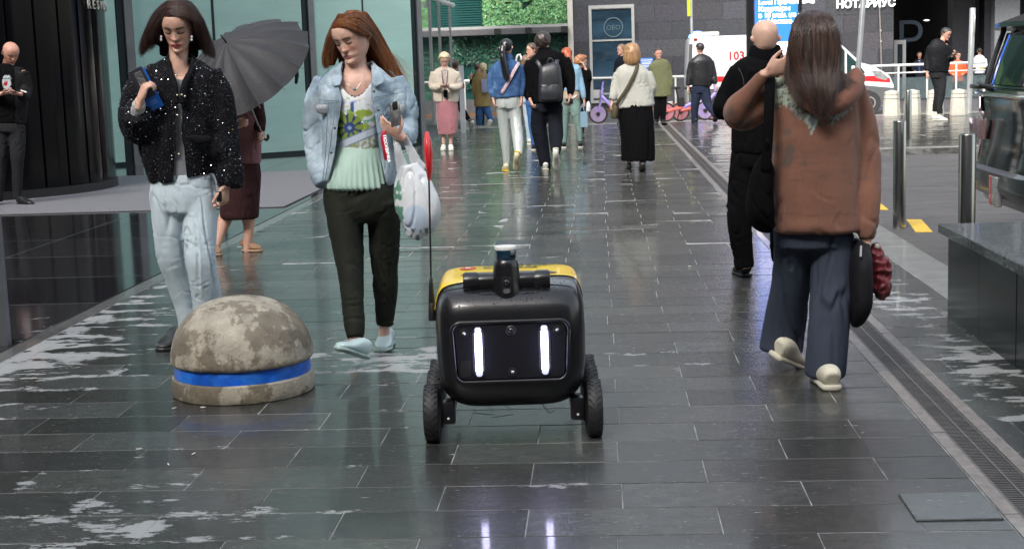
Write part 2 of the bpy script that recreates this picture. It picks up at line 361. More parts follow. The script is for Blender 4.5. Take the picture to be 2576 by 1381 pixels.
# sloping far plaza and street
M_light = mat('pale_stone', (.42, .385, .33), .3, var=.25, vs=3, coat=.3)
sl_ = MB()
for i in range(7):
    ya = 31.6+i*1.8; yb = ya+1.775; za = -.52*(ya-31.6)/12.6; zb = -.52*(yb-31.6)/12.6
    sl_.add([(-40, ya, za), (40, ya, za), (40, yb, zb), (-40, yb, zb)], [(0, 1, 2, 3)])
tag(sl_.obj('sloping_pavement', M_light), kind='structure')
tag(MB().add([(-40, 31.55, -.02), (40, 31.55, -.02), (40, 44.3, -.54), (-40, 44.3, -.54)], [(0, 1, 2, 3)]).obj('pavement_bed', mat('dark_joint', (.05, .045, .04), .5, var=0)), kind='structure')
tag(MB().box((-300, 44.2, -1), (300, 400, -.52)).obj('street', mat('far_asphalt', (.10, .10, .098), .3, var=.2, vs=.6)), kind='structure')
tag(MB().box((-300, -60, -1.2), (300, 44.2, -.6)).obj('ground', mat('earth', (.09, .09, .09), .8, var=.1)), kind='structure')
tag(MB().box((-60, -40, -.3), (-26, 34, -.01)).obj('ground_beyond_plaza', M_asph), kind='structure')
tag(MB().box((-26, -40, -.3), (40, 1.5, -.01)).obj('pavement_behind', mat('plain_slate', (.05, .052, .05), .25, var=.3, vs=3)), kind='structure')
# ================================================================ buildings
def wx(x, y, Y): return P(x, y, Y).x
def wz(x, y, Y): return P(x, y, Y).z
def brick_like(name, c1, c2, sx, sy, rough, bump=.002, swap=True, spk=.5):
    m = bpy.data.materials.new(name); m.use_nodes = True; nt = m.node_tree; N = nt.nodes; L = nt.links; b = N['Principled BSDF']
    tc = N.new('ShaderNodeTexCoord'); n = N.new('ShaderNodeTexNoise'); n.inputs['Scale'].default_value = 16; n.inputs['Detail'].default_value = 8; n.inputs['Roughness'].default_value = .85
    L.new(tc.outputs['Object'], n.inputs['Vector']); a = N.new('ShaderNodeAttribute'); a.attribute_name = 'tone'
    mx = N.new('ShaderNodeMix'); mx.data_type = 'RGBA'; mx.inputs['A'].default_value = (*c1, 1); mx.inputs['B'].default_value = (*c2, 1)
    r = N.new('ShaderNodeMapRange'); r.inputs[1].default_value = .38; r.inputs[2].default_value = .62; L.new(n.outputs[0], r.inputs[0]); L.new(r.outputs[0], mx.inputs[0])
    m2 = N.new('ShaderNodeMix'); m2.data_type = 'RGBA'; m2.blend_type = 'MULTIPLY'; m2.inputs[0].default_value = 1; L.new(mx.outputs['Result'], m2.inputs['A']); L.new(a.outputs['Color'], m2.inputs['B'])
    L.new(m2.outputs['Result'], b.inputs['Base Color']); b.inputs['Roughness'].default_value = rough
    return m
M_gran = brick_like('dark_granite', (.020, .022, .026), (.080, .083, .095), 1, 1, .42)
YF = 53.0
# granite building with stone panels
gx0, gx1 = wx(1436, 150, YF), wx(2248, 100, YF)
gr = empty('granite_building', ((gx0+gx1)/2, YF, -.52), 'dark speckled granite building wall carrying the white notary lettering', 'building')
gl = Vector((-(gx0+gx1)/2, -YF, .52))
MB().box((gx0, YF+.04, -.52), (gx1, YF+6, 17)).obj('wall', mat('granite_core', (.03, .03, .034), .6, var=0), gr, loc=gl)
wx0, wx1 = wx(1490, 120, YF), wx(1590, 120, YF); wz1 = wz(1540, 22, YF); wz0 = wz(1540, 252, YF)
pw, ph = 1.2, .62; nx = int((gx1-gx0)/pw)+1; n_ = 0; gv, gf, gt = [], [], []
for j in range(27):
    for i in range(-1, nx):
        a = gx0+i*pw+(.6 if j % 2 else 0); b = a+pw; a = max(a, gx0); b = min(b, gx1); z0 = -.52+j*ph; z1 = z0+ph
        if b-a < .1 or (a < wx1 and b > wx0 and z0 < wz1 and z1 > wz0-.3 and True):
            # pieces beside the window
            if b-a >= .1:
                for aa, bb in ((a, wx0), (wx1, b)):
                    if bb-aa > .06 and aa >= a and bb <= b:
                        t = random.uniform(.65, 1.35); k = len(gv); v = [(aa+.004, YF, z0+.004), (bb-.004, YF, z0+.004), (bb-.004, YF, z1-.004), (aa+.004, YF, z1-.004)]
                        v += [(p[0], YF+.04, p[2]) for p in v]; gv += v; gf += [tuple(i_+k for i_ in q_) for q_ in ((0, 1, 2, 3), (0, 4, 5, 1), (1, 5, 6, 2), (2, 6, 7, 3), (3, 7, 4, 0))]; gt += [(t, t*.98, t*1.02, 1)]*8
            continue
        t = random.uniform(.72, 1.2); tt = (t*random.uniform(.97, 1.1), t, t*random.uniform(.97, 1.08), 1)
        v = [(0, 0, 0), (b-a-.008, 0, 0), (b-a-.008, 0, ph-.008), (0, 0, ph-.008)]; v += [(p[0], .04, p[2]) for p in v]
        fc = ((0, 1, 2, 3), (0, 4, 5, 1), (1, 5, 6, 2), (2, 6, 7, 3), (3, 7, 4, 0))
        if z1 < 6.2:
            me = bpy.data.meshes.new('panel'); me.from_pydata(v, [], fc); set_tone(me, [tt]*8); link('panel', me, M_gran, gr, Vector((a+.004, YF, z0+.004))+gl)
        else:
            k = len(gv); gv += [(p[0]+a+.004, p[1]+YF, p[2]+z0+.004) for p in v]; gf += [tuple(i_+k for i_ in q_) for q_ in fc]; gt += [tt]*8
me = bpy.data.meshes.new('upper_panels'); me.from_pydata(gv, [], gf); set_tone(me, gt); tag(link('upper_panels', me, M_gran, gr, gl), kind='stuff')
M_frame = mat('pale_metal', (.42, .42, .41), .4, .3, var=.08); M_glassd = mat('dark_blue_glass', (.025, .055, .085), .04, 0, var=.5, vs=.9, spec=1, coat=1, stretch=(.5, 1, 1.8))
wn_ = MB().box((wx0-.1, YF-.06, wz0-.1), (wx0, YF+.1, wz1+.12)).box((wx1, YF-.06, wz0-.1), (wx1+.1, YF+.1, wz1+.12)).box((wx0, YF-.06, wz1), (wx1, YF+.1, wz1+.12)).box((wx0, YF-.055, wz0-.1), (wx1, YF+.1, wz0)).obj('window_frame', M_frame, gr, loc=gl)
zz = [wz0, wz(1540, 236, YF), wz(1540, 102, YF), wz1]
for a, b in zip(zz[:-1], zz[1:]):
    MB().box((wx0, YF+.02, a+.03), (wx1, YF+.035, b-.03)).obj('pane', M_glassd, wn_, loc=(0, 0, 0))
    MB().box((wx0, YF-.02, b-.03), (wx1, YF+.06, b+.03)).obj('transom', M_frame, wn_)
c = P(1543, 70, YF-.0); rg = MB(); pts = [(c.x+.33*math.cos(a), YF, c.z+.33*math.sin(a)) for a in np.linspace(0, 2*PI, 33)]
rg.tube(pts, .02, 6); M_logo = mat('pale_print', (.10, .15, .18), .5, var=0); rg.obj('window_logo', M_logo, gr, loc=gl)
text('window_logo_text', 'OEO', .24, M_logo, gr, loc=Vector((c.x, YF-.01, c.z-.08))+gl)
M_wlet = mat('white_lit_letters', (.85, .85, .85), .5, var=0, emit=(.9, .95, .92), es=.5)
p0 = P(2124, 10, YF-.08); p1 = P(2232, 8, YF-.08)
text('lettering', 'НОТАРИУС', .37, M_wlet, gr, loc=Vector(((p0.x+p1.x)/2, YF-.08, p0.z-.15))+gl, ext=.03, bold=.01)
cb = MB().tube([P(2212, 0, YF-.05), P(2216, 120, YF-.05), P(2219, 245, YF-.05)], .02, 6).obj('cable', mat('cable_grey', (.25, .22, .2), .6, var=.1), gr, loc=gl)
for y in (20, 78, 105, 165): cb2 = MB().lathe([(.035, -.03), (.035, .03)], 8).obj('clip', M_frame, cb); cb2.location = P(2213+y*.03, y, YF-.07)
# green print building
M_leafl = mat('leaf_print', (.15, .34, .10), .5, var=.3, vs=3, attr=True)
ax, bx_ = wx(1136, 150, YF), wx(1432, 150, YF)
gb = empty('green_leaf_building', ((ax+bx_)/2, YF, -.52), 'shopfront with green leaf prints behind glass and a dark canopy beam', 'building')
bl = Vector((-(ax+bx_)/2, -YF, .52))
MB().box((ax-1.4, YF+.6, -.52), (bx_, YF+6, 15)).obj('wall', mat('teal_dark', (.006, .05, .045), .4, var=.2), gb, loc=bl)
zc0, zc1 = wz(1285, 88, YF), wz(1285, 72, YF)
MB().box((ax, YF-.5, zc0), (bx_, YF+.3, zc1)).obj('canopy_beam', mat('beam_grey', (.09, .09, .095), .5, var=.15), gb, loc=bl, bevel=.02)
MB().box((ax, YF-.46, zc1), (bx_, YF-.3, zc1+.09)).obj('beam_cap', M_frame, gb, loc=bl)
for x in (1252, 1330, 1420):
    q = P(x, 80, YF-.5); MB().box((q.x-.12, YF-.56, zc0+.02), (q.x+.1, YF-.5, zc0+.22)).obj('bracket', M_black, gb, loc=bl)
MB().box((bx_-.02, YF-.1, -.52), (bx_+.17, YF+.1, 15)).obj('corner_trim', mat('cream_metal', (.52, .50, .44), .5, var=.1), gb, loc=bl)
zp = wz(1285, 248, YF)
MB().box((ax-1.4, YF-.05, -.52), (bx_, YF+.5, zp)).obj('plinth', mat('plinth_granite', (.07, .07, .075), .5, var=.3, vs=6), gb, loc=bl)
MB().box((ax-2, YF-.5, -.52), (bx_+8, YF-.06, -.42)).obj('step', mat('rusty_step', (.16, .075, .035), .5, var=.3), gb, loc=bl)
# louvres
lx = wx(1211, 40, YF); z = zc1+.1
while z < 5:
    MB().box((ax, YF+.05, z), (lx, YF+.14, z+.055)).obj('louvre', mat('teal_louvre', (.01, .075, .07), .35, var=.1), gb, loc=bl); z += .085
# leaves: print lying on a board; geometry of many small leaves
def leaves(nm, x0, x1, z0, z1, n, size, cols, Y, dens):
    rg_ = np.random.default_rng(len(nm)); X = rg_.uniform(x0, x1, n); Z = rg_.uniform(z0, z1, n)
    k = pn(np.stack([X*.9, Z*.9, X*0+3.3], 1))+.5*pn(np.stack([X*2.5, Z*2.5, X*0+9], 1)); keep = k > dens; X, Z, k = X[keep], Z[keep], k[keep]; n = len(X)
    a = rg_.uniform(0, 2*PI, n); s_ = size*rg_.uniform(.5, 1.2, n); Yd = Y-rg_.uniform(0, .12, n)
    ca, sa = np.cos(a), np.sin(a); u = np.stack([ca, rg_.uniform(-.5, .5, n), sa], 1); w_ = np.stack([-sa, rg_.uniform(-.5, .5, n), ca], 1)
    c_ = np.stack([X, Yd, Z], 1); v = np.stack([c_-u*s_[:, None], c_+w_*s_[:, None]*.42, c_+u*s_[:, None], c_-w_*s_[:, None]*.42], 1).reshape(-1, 3)
    me = bpy.data.meshes.new(nm); me.vertices.add(4*n); me.vertices.foreach_set('co', v.ravel()); me.loops.add(4*n); me.loops.foreach_set('vertex_index', np.arange(4*n)); me.polygons.add(n)
    me.polygons.foreach_set('loop_start', np.arange(0, 4*n, 4)); me.polygons.foreach_set('loop_total', np.full(n, 4)); me.update()
    cc = np.array(cols)[rg_.integers(0, len(cols), n)]*rg_.uniform(.6, 1.3, n)[:, None]; cc = np.hstack([cc, np.ones((n, 1))]).repeat(4, 0)
    at = me.color_attributes.new('Col', 'FLOAT_COLOR', 'POINT'); at.data.foreach_set('color', cc.astype(np.float32).ravel()); return me
o = link('leaf_print', leaves('upper_leaves', lx, bx_-.05, zc1, 6, 16000, .085, [(.16, .40, .15), (.10, .30, .10), (.28, .50, .22), (.05, .20, .08)], YF+.25, -.62), M_leafl, gb, bl); tag(o, kind='stuff')
MB().box((lx, YF+.3, zc1), (bx_, YF+.34, 12)).obj('print_board', mat('dark_green_board', (.012, .06, .045), .4, var=.3), gb, loc=bl)
o = link('leaf_print', leaves('lower_leaves', ax, bx_-.05, zp, zc0, 9000, .075, [(.01, .09, .05), (.01, .06, .04), (.03, .15, .08), (.006, .045, .035)], YF+.25, -.3), M_leafl, gb, bl); tag(o, kind='stuff')
MB().box((ax, YF+.3, zp), (bx_, YF+.34, zc0)).obj('print_board', mat('teal_board', (.003, .045, .038), .3, var=.3), gb, loc=bl)
# dark entrance on the right
ex0 = gx1; YD = 58.
eb = empty('dark_entrance_building', (ex0+6, YD, -.6), 'black shadowed entrance hall with granite piers behind the railing', 'building')
el = Vector((-(ex0+6), -YD, .6)); M_dk = mat('black_glass_wall', (.004, .004, .006), .25, var=.3)
MB().box((ex0+.0, YD+5, -.6), (ex0+30, YD+6, 16)).obj('rear_wall', M_dk, eb, loc=el)
MB().box((ex0+.0, YF+.2, 4.6), (ex0+30, YD+5, 16)).obj('upper_storey', mat('dark_storey', (.03, .03, .034), .3, var=.3), eb, loc=el)
M_pier = mat('pier_granite', (.022, .022, .030), .4, var=.5, vs=9); 
for a, b, m_, Yp in ((2396, 2452, M_pier, YD-1), (2476, 2502, M_pier, YD-1.5)): MB().box((wx(a, 100, Yp), Yp, -.6), (wx(b, 100, Yp), Yp+.8, 9)).obj('pier', m_, eb, loc=el)
MB().box((wx(2503, 20, YD-2), YD-2, -.6), (wx(2566, 20, YD-2), YD-1.2, 9)).obj('pier', mat('grey_pier', (.2, .21, .23), .6, var=.2, vs=12), eb, loc=el)
x0, x1 = wx(2249, 150, YD-3), wx(2279, 150, YD-3); zt = wz(2265, 112, YD-3)
MB().box((x0, YD-3, -.6), (x0+.12, YD-2.9, zt)).box((x1-.12, YD-3, -.6), (x1, YD-2.9, zt)).box((x0, YD-3, zt), (x1, YD-2.9, zt+.15)).obj('door_frame', mat('grey_frame', (.3, .3, .3), .5, var=0), eb, loc=el)
MB().box((x0+.12, YD-2.97, -.6), (x1-.12, YD-2.93, zt)).obj('door', mat('door_glass', (.02, .03, .04), .1, var=.3), eb, loc=el)
rgp = P(2290, 75, YD-2); M_bl = mat('faint_blue_letter', (.008, .016, .03), .5, var=0, emit=(.02, .05, .09), es=.03)
text('glass_letter', 'Р', 1.7, M_bl, eb, loc=Vector((rgp.x, YD-2, rgp.z-.9))+el)
q = P(2331, 52, YD-1); MB().lathe([(.01, -.03), (.13, 0), (.01, .03)], 12).obj('ceiling_lamp', mat('lamp_glow', (.8, .8, .8), .4, var=0, emit=(1, 1, .9), es=1), eb, loc=q+el)
for a, b in ((2372, 2392),): MB().box((wx(a, 125, YD-1.2), YD-1.2, wz(a, 140, YD-1.2)), (wx(b, 125, YD-1.2), YD-1.15, wz(a, 122, YD-1.2))).obj('notice_board', mat('dim_grey', (.06, .055, .06), .5, var=.2), eb, loc=el)
# left glass building
M_teal = mat('teal_glass', (.34, .545, .505), .13, 0, var=.10, vs=.5, spec=.5, coat=.3, bump=.0012, bs=2.2, stretch=(1, 1, 5))
M_steel = mat('grey_mullion', (.20, .21, .225), .35, .7, var=.12, vs=3); M_dsteel = mat('dark_seam', (.01, .02, .025), .3, .3, var=0)
A = Vector((-3.06, 25.8, 0)); D_ = Vector((-4.14, -2.83, 0)).normalized(); Nn = Vector((D_.y, -D_.x, 0)); Nn = -Nn if Nn.y > 0 else Nn
lb = empty('teal_glass_building', (-6, 24, 0), 'glass facade building of tall teal frosted panes and grey mullions', 'building'); ll = Vector((6, -24, 0))
def fac(s0, s1, z0, z1, d0, d1):   # box on the facade line
    M_ = Matrix((( D_.x, -Nn.x, 0, A.x), (D_.y, -Nn.y, 0, A.y), (0, 0, 1, 0), (0, 0, 0, 1))); return MB().box((s0, d0, z0), (s1, d1, z1), M_)
def s_at(x, y=200):   # where the pixel column meets the facade
    d = ray(x, y); a_ = np.array([[d.x, -D_.x], [d.y, -D_.y]]); t, s_ = np.linalg.solve(a_, np.array([A.x-CP.x, A.y-CP.y])); return s_
HB = 15.0
marks = [('thick', .09, s_at(1052)), ('thin', .012, s_at(920)), ('thick', .10, s_at(781)), ('thin', .02, s_at(545)), ('thick', .13, s_at(322)), ('thin', .02, s_at(60)), ('thick', .1, s_at(-160)), ('thick', .1, s_at(-600))]
for k, (ty, hw, s_) in enumerate(marks):
    if ty == 'thick':
        fac(s_-hw, s_, .0, HB, -.06, .25).obj('mullion', M_steel, lb, loc=ll); fac(s_+.002, s_+hw*.9, .0, HB, -.01, .2).obj('mullion', M_dsteel, lb, loc=ll)
    else: fac(s_-hw, s_+hw, .1, HB, -.012, .1).obj('seam', M_dsteel, lb, loc=ll)
    if k+1 < len(marks):
        s2 = marks[k+1][2]
        for z0, z1 in ((.055, 4.2), (4.24, 9), (9.04, HB)): fac(s_+hw, s2-marks[k+1][1], z0, z1, .0, .05).obj('pane', M_teal, lb, loc=ll)
fac(marks[0][2], marks[-1][2], .0, .05, -.03, .06).obj('sill', M_dsteel, lb, loc=ll)
fac(marks[0][2], marks[-1][2], .0, HB, .3, .5).obj('inner_wall', mat('inner_teal', (.1, .2, .19), .5, var=.1), lb, loc=ll)
# return wall with darker glass next to the corner
M_dteal = mat('dark_teal_glass', (.055, .085, .10), .06, 0, var=.25, vs=.7, spec=1, coat=1)
b0 = P(1062, 300, 26.2); b1 = P(1138, 300, 46)
rb = empty('slate_glass_wall', (b1.x, 40, 0), 'dark grey glass side wall receding between teal corner and leaf shopfront', 'building'); rl = Vector((-b1.x, -40, 0))
def seg(p, q, z0, z1, th, nm, m_, z0b=None):
    d = (q-p); d.z = 0; d.normalize(); n = Vector((-d.y, d.x, 0))*th
    v = [(p.x, p.y, z0), (q.x, q.y, z0 if z0b is None else z0b), (q.x+n.x, q.y+n.y, z0 if z0b is None else z0b), (p.x+n.x, p.y+n.y, z0), (p.x, p.y, z1), (q.x, q.y, z1), (q.x+n.x, q.y+n.y, z1), (p.x+n.x, p.y+n.y, z1)]
    return MB().add(v, [(0, 3, 2, 1), (4, 5, 6, 7), (0, 1, 5, 4), (1, 2, 6, 5), (2, 3, 7, 6), (3, 0, 4, 7)]).obj(nm, m_, rb, loc=rl)
q0 = Vector((b0.x-.2, 33, 0)); q1 = P(1138, 200, 50); q1.z = 0; q0 = P(1055, 200, 30); q0.z = 0
fr = [0, .30, .62, 1.0]; xs_ = [1055, 1087, 1110, 1137]; Ys_ = [33, 37.5, 42, 49]
pts_ = [Vector((P(x, 200, Y).x, Y, 0)) for x, Y in zip(xs_, Ys_)]
M_grn = mat('green_reflection_paint', (.04, .16, .10), .08, 0, var=.6, vs=2.5, coat=1)  # reflected greenery painted into the pane colour
for i, m_ in enumerate((M_dteal, M_grn, M_dteal)):
    seg(pts_[i], pts_[i+1], -.5, 12, .1, 'pane', m_); e = pts_[i+1]; MB().box((e.x-.05, e.y-.1, -.6), (e.x+.04, e.y+.02, 12)).obj('mullion', M_frame, rb, loc=rl)
cz = P(1120, 8, 40); MB().tube([P(1085, -8, 38), P(1112, 5, 40), P(1139, 14, 42)], .07, 8).obj('canopy_edge', mat('white_edge', (.6, .62, .62), .4, var=.05), rb, loc=rl)
# big black column
cr = 1.72; cc = Vector((P(272, 480, 17.95).x-cr*1.05, 18.25, 0))
co_ = empty('black_clad_column', cc, 'huge round column clad in glossy black vertical boards', 'column')
M_blk = mat('glossy_black_cladding', (.002, .002, .003), .16, 0, var=.5, vs=1.6, spec=.16, coat=.05, bump=.004, bs=2.6, stretch=(1.4, 1.4, .22))
MB().lathe([(cr-.07, 0), (cr-.07, 11)], 64).obj('core', M_black, co_)
pmesh = []
nb = 32
for k in range(4):
    wd = 2*PI*cr/nb; g = MB(); prof = [(-wd/2+.006, .04), (-wd/2+.012, 0), (-wd*.25, -.006-.01*random.random()), (0, -.012-.012*random.random()), (wd*.25, -.006-.01*random.random()), (wd/2-.012, 0), (wd/2-.006, .04)]
    for i, (x, y) in enumerate(prof): g.v += [(x, y, .12), (x, y, 11)]
    g.f = [(2*i, 2*i+2, 2*i+3, 2*i+1) for i in range(len(prof)-1)]; g.mi = [0]*len(g.f); pmesh.append(g.mesh('board', 40))
for k in range(nb):
    a = 2*PI*k/nb; b = link('board', pmesh[k % 4], M_blk, co_, (cr*math.cos(a), cr*math.sin(a), 0)); b.rotation_euler.z = a+PI/2+random.gauss(0, .03)
MB().lathe([(cr+.03, 0), (cr+.03, .115), (cr-.05, .12)], 72).obj('plinth', mat('plinth_black', (.008, .008, .01), .4, var=.2), co_, smooth=30)
# letters wrapped on the column
x_ = -.0
_aa = np.radians(np.linspace(-85, 5, 300)); _px = [topx(np.array([[cc.x+cr*math.cos(a), cc.y+cr*math.sin(a), 2.2]]))[0][0] for a in _aa]; _a0 = float(_aa[int(np.argmin(np.abs(np.array(_px)-219)))])
for i, ch in enumerate('RESIDENCE'):
    ang = _a0+i*.128/cr
    pos = Vector((cr*math.cos(ang), cr*math.sin(ang), 0))*1.02; zt = wz(235, 16, 17.3)
    t = text('letter', ch, .155, mat('pale_letters', (.6, .58, .52), .4, .2, var=0), co_, loc=(0, 0, 0), rot=(PI/2, 0, 0), ext=.006)
    t.location = (pos.x, pos.y, zt); t.rotation_euler.z = ang+PI/2
# left edge post
pp = G(8, 868, 0)
tag(MB().box((pp.x-.05, pp.y-.03, 0), (pp.x+.038, pp.y+.03, .70)).obj('metal_post', mat('post_grey', (.16, .17, .18), .35, .6, var=.1), bevel=.004), 'square grey metal post at the very left edge of the paving', 'post')
tag(MB().box((-44, -26, -.5), (-36, 22, 46)).obj('unseen_side_tower', mat('dark_tower_glass', (.02, .024, .03), .15, var=.4, vs=.2)), 'dark glass tower beyond the plaza on the left, out of view', 'building')  # out of frame, added to darken the column and nearby paving
# unseen block behind the camera, shaped tall and dark to dim front-facing reflections
tag(MB().box((-40, -34, -.5), (60, -26, 34)).obj('unseen_rear_block', mat('dim_concrete', (.07, .075, .08), .5, var=.3, vs=.3)), 'plain concrete office building across the street behind the viewer', 'building')
# ================================================================ figure tools
def mesh_np(name, v, f_quads=None, polys=None):
    me = bpy.data.meshes.new(name); me.from_pydata([tuple(p) for p in v], [], polys); return me
def get_co(me):
    a = np.empty(len(me.vertices)*3); me.vertices.foreach_get('co', a); return a.reshape(-1, 3)
def get_no(me):
    a = np.empty(len(me.vertices)*3); me.vertices.foreach_get('normal', a); return a.reshape(-1, 3)
def set_co(me, co): me.vertices.foreach_set('co', np.asarray(co, np.float32).ravel()); me.update()
def set_col(me, c, name='Col'):
    c = np.asarray(c, float)
    if c.shape[1] == 3: c = np.hstack([c, np.ones((len(c), 1))])
    at = me.color_attributes.new(name, 'FLOAT_COLOR', 'POINT'); at.data.foreach_set('color', c.astype(np.float32).ravel())
def remesh(me, vox, smooth=4, fac=.5):
    o = bpy.data.objects.new('tmp', me); COL.objects.link(o)
    r = o.modifiers.new('r', 'REMESH'); r.mode = 'VOXEL'; r.voxel_size = vox; r.adaptivity = 0
    if smooth: s_ = o.modifiers.new('s', 'SMOOTH'); s_.iterations = smooth; s_.factor = fac
    dg = bpy.context.evaluated_depsgraph_get(); m2 = bpy.data.meshes.new_from_object(o.evaluated_get(dg))
    bpy.data.objects.remove(o); bpy.data.meshes.remove(me); m2.polygons.foreach_set('use_smooth', [True]*len(m2.polygons)); return m2
def foldf(amp, sc=9, st=(1, 1, .45), seed=0, fine=.35, mask=None):
    def f(co, no):
        q = co*np.array(st)*sc+seed*7.7
        wv = np.stack([pn(q*.5+11), pn(q*.5+23), pn(q*.5+37)], 1)
        n = pn(q+wv*1.8); n2 = pn(q*1.7+wv*2.5+9); m1 = sm(-.25, .35, pn(q*.8+51))
        d = amp*.85*wv[:, 0]-amp*.75*m1*np.exp(-(n/.10)**2)+amp*.30*m1*np.exp(-((n-.22)/.12)**2)
        if fine: d = d-amp*fine*.6*np.exp(-(n2/.09)**2)*(1-m1*.5)
        if mask is not None: d = d*mask(co)
        return co+no*d[:, None]
    return f
def pleatf(cx, cy, k, amp, z0, z1, ph=0):
    def f(co, no):
        a = np.arctan2(co[:, 1]-cy, co[:, 0]-cx); t = sm(z1, z0, co[:, 2])
        return co+no*(amp*t*np.sin(k*a+ph+1.2*np.sin(3*a)))[:, None]
    return f
GZ = lambda Y: 0 if Y < 31.6 else max(-.52, -.52*(Y-31.6)/12.6)
class Fig:
    """a person traced at one distance; figures are in pixels of the 2576-wide photograph, depths in metres"""
    def __init__(s, Y, foot, label, vox=.012, group=None, sc=1.0, gz=None):
        s.Y = Y; b = P(foot[0], foot[1], Y); s.base = Vector((b.x, b.y, GZ(Y) if gz is None else gz)); s.vox = vox; s.t = (P(foot[0], 700, Y)-CP).dot(FW)/FP
        s.label = label; s.group = group; s.skin = []; s.body = None; s.pend = []; s.heads = []
    def pt(s, x, y, dy=0): return P(x, y, s.Y+dy)
    def m(s, r): return r*s.t
    def tube(s, rows, n=16, sub=4, view=None, ex=2.0, caps=True):
        """rows: (x, y, dY, r) or (x, y, dY, rw, rd[m])"""
        pts = [s.pt(r[0], r[1], r[2]) for r in rows]; rad = [(s.m(r[3]), (r[4] if len(r) > 4 else s.m(r[3]))) for r in rows]
        return tube_geo(pts, rad, n, view=view, ex=ex, sub=sub, round_caps=caps)
    def build(s, name, geos, mats, vox=None, smooth=4, disp=(), col=None, fac=.5, parent=None, rem=True, extra=(), cut=None):
        g = MB()
        for v, f in geos: g.add(v, f)
        me = bpy.data.meshes.new(name); me.from_pydata(g.v, [], g.f); fix(me)
        if rem: me = remesh(me, vox or s.vox, smooth, fac)
        else: me.polygons.foreach_set('use_smooth', [True]*len(me.polygons)); me.update()
        for d in (disp if isinstance(disp, (list, tuple)) else [disp]): set_co(me, d(get_co(me), get_no(me)))
        if cut is not None:
            co = get_co(me); no = get_no(me); kill = cut(co, no); me = drop(me, kill)
        if extra:
            g = MB(); co = get_co(me); polys = [tuple(p.vertices) for p in me.polygons]; bpy.data.meshes.remove(me)
            g.v = list(map(tuple, co)); g.f = polys
            for v, f in extra: g.add(v, f)
            me = bpy.data.meshes.new(name); me.from_pydata(g.v, [], g.f); me.polygons.foreach_set('use_smooth', [True]*len(me.polygons)); me.update()
        if col is not None: set_col(me, col(get_co(me)))
        me.name = name; me.transform(Matrix.Translation(-s.base))
        if parent is None and s.body is None and name != 'person': raise RuntimeError('body first')
        o = link(name, me, mats, parent or s.body, s.base if name == 'person' else (0, 0, 0)); return o
    def shoe(s, heel, toe, m_, w=.047, h=.075, sole=None, name='shoe', up=(0, 0, 1), open_=0, vox=None, sth=.022, ank=True):
        """heel, toe: world points on the sole plane"""
        heel = Vector(heel); toe = Vector(toe); d = (toe-heel); Lh = d.length; d.normalize(); u = Vector(up); u = (u-d*u.dot(d)).normalized(); r = d.cross(u)
        prof = [(.02, .74, .95), (.08, .86, 1.10), (.2, .88, 1.12), (.34, .86, .98), (.50, .94, .74), (.68, 1.04, .55), (.86, .92, .42), (.97, .58, .28)]
        rows = [(heel+d*(Lh*a)+u*(h*c*.5+sth*.6), (w*b, h*c*.5)) for a, b, c in prof]
        v1 = tube_geo([q[0] for q in rows], [q[1] for q in rows], 16, view=tuple(u), sub=3, ex=2.4)
        # tube_geo's width axis = cross(view, tangent)
        sp = [(.0, .76), (.04, .88), (.2, .94), (.4, .90), (.58, 1.0), (.75, 1.10), (.9, .96), (1.0, .58)]
        v2 = tube_geo([heel+d*(Lh*a)+u*(sth*.5) for a, b in sp], [(w*b, sth*.5) for a, b in sp], 16, view=tuple(u), sub=3, ex=3)
        o = s.build(name, [v1], m_, vox=vox or min(s.vox, .007), smooth=2)
        s.build('sole', [v2], sole or m_, parent=o, rem=False); return o
def hand_geo(wrist, D, N, side, size=1.0, curl=(35, 40, 45, 50), thumb=(25, 35), spread=.0, wr=.026):
    """wrist point, D direction to the knuckles, N the way the palm faces, side: toward the thumb"""
    W = Vector(wrist); D = Vector(D).normalized(); N = Vector(N); N = (N-D*N.dot(D)).normalized(); T = Vector(side); T = (T-D*T.dot(D)-N*T.dot(N)).normalized()
    g = []; k = size
    g.append(tube_geo([W-D*.03*k, W, W+D*.03*k, W+D*.06*k, W+D*.088*k], [(wr*k*.95, wr*k*.72), (wr*k, wr*.70*k), (.036*k, .017*k), (.041*k, .015*k), (.038*k, .011*k)], 14, view=tuple(N), sub=3))
    offs = (.029, .0095, -.010, -.028); lens = (.070, .078, .072, .056)
    for i in range(4):
        q = W+D*.080*k+T*offs[i]*k-N*.001; d = D.copy(); ang = 0; pts = [q-D*.02*k, q]
        c = math.radians(curl[i])
        for j, fr in enumerate((.46, .30, .24)):
            ang += c*(.8 if j == 0 else (1.15 if j == 1 else .8)); dd = (D*math.cos(ang)+N*math.sin(ang)+T*spread*(1.5-i)).normalized()
            q = q+dd*lens[i]*fr*k; pts.append(q)
        g.append(tube_geo(pts, np.array([.0085, .0088, .0082, .0075, .0062])*k, 10, sub=2))
    q = W+D*.018*k+T*.026*k; a0, a1 = map(math.radians, thumb)
    d1 = (D*math.cos(a0*1.6)+T*math.sin(a0*1.6)*.9+N*.35).normalized(); d2 = (D*math.cos(a0)+T*math.sin(a0)*.5+N*math.sin(a1)*.7).normalized()
    p1 = q+d1*.040*k; p2 = p1+d2*.030*k; p3 = p2+d2*.026*k
    g.append(tube_geo([q-d1*.012, q, p1, p2, p3], np.array([.013, .0135, .0105, .0095, .0075])*k, 10, sub=2))
    return g
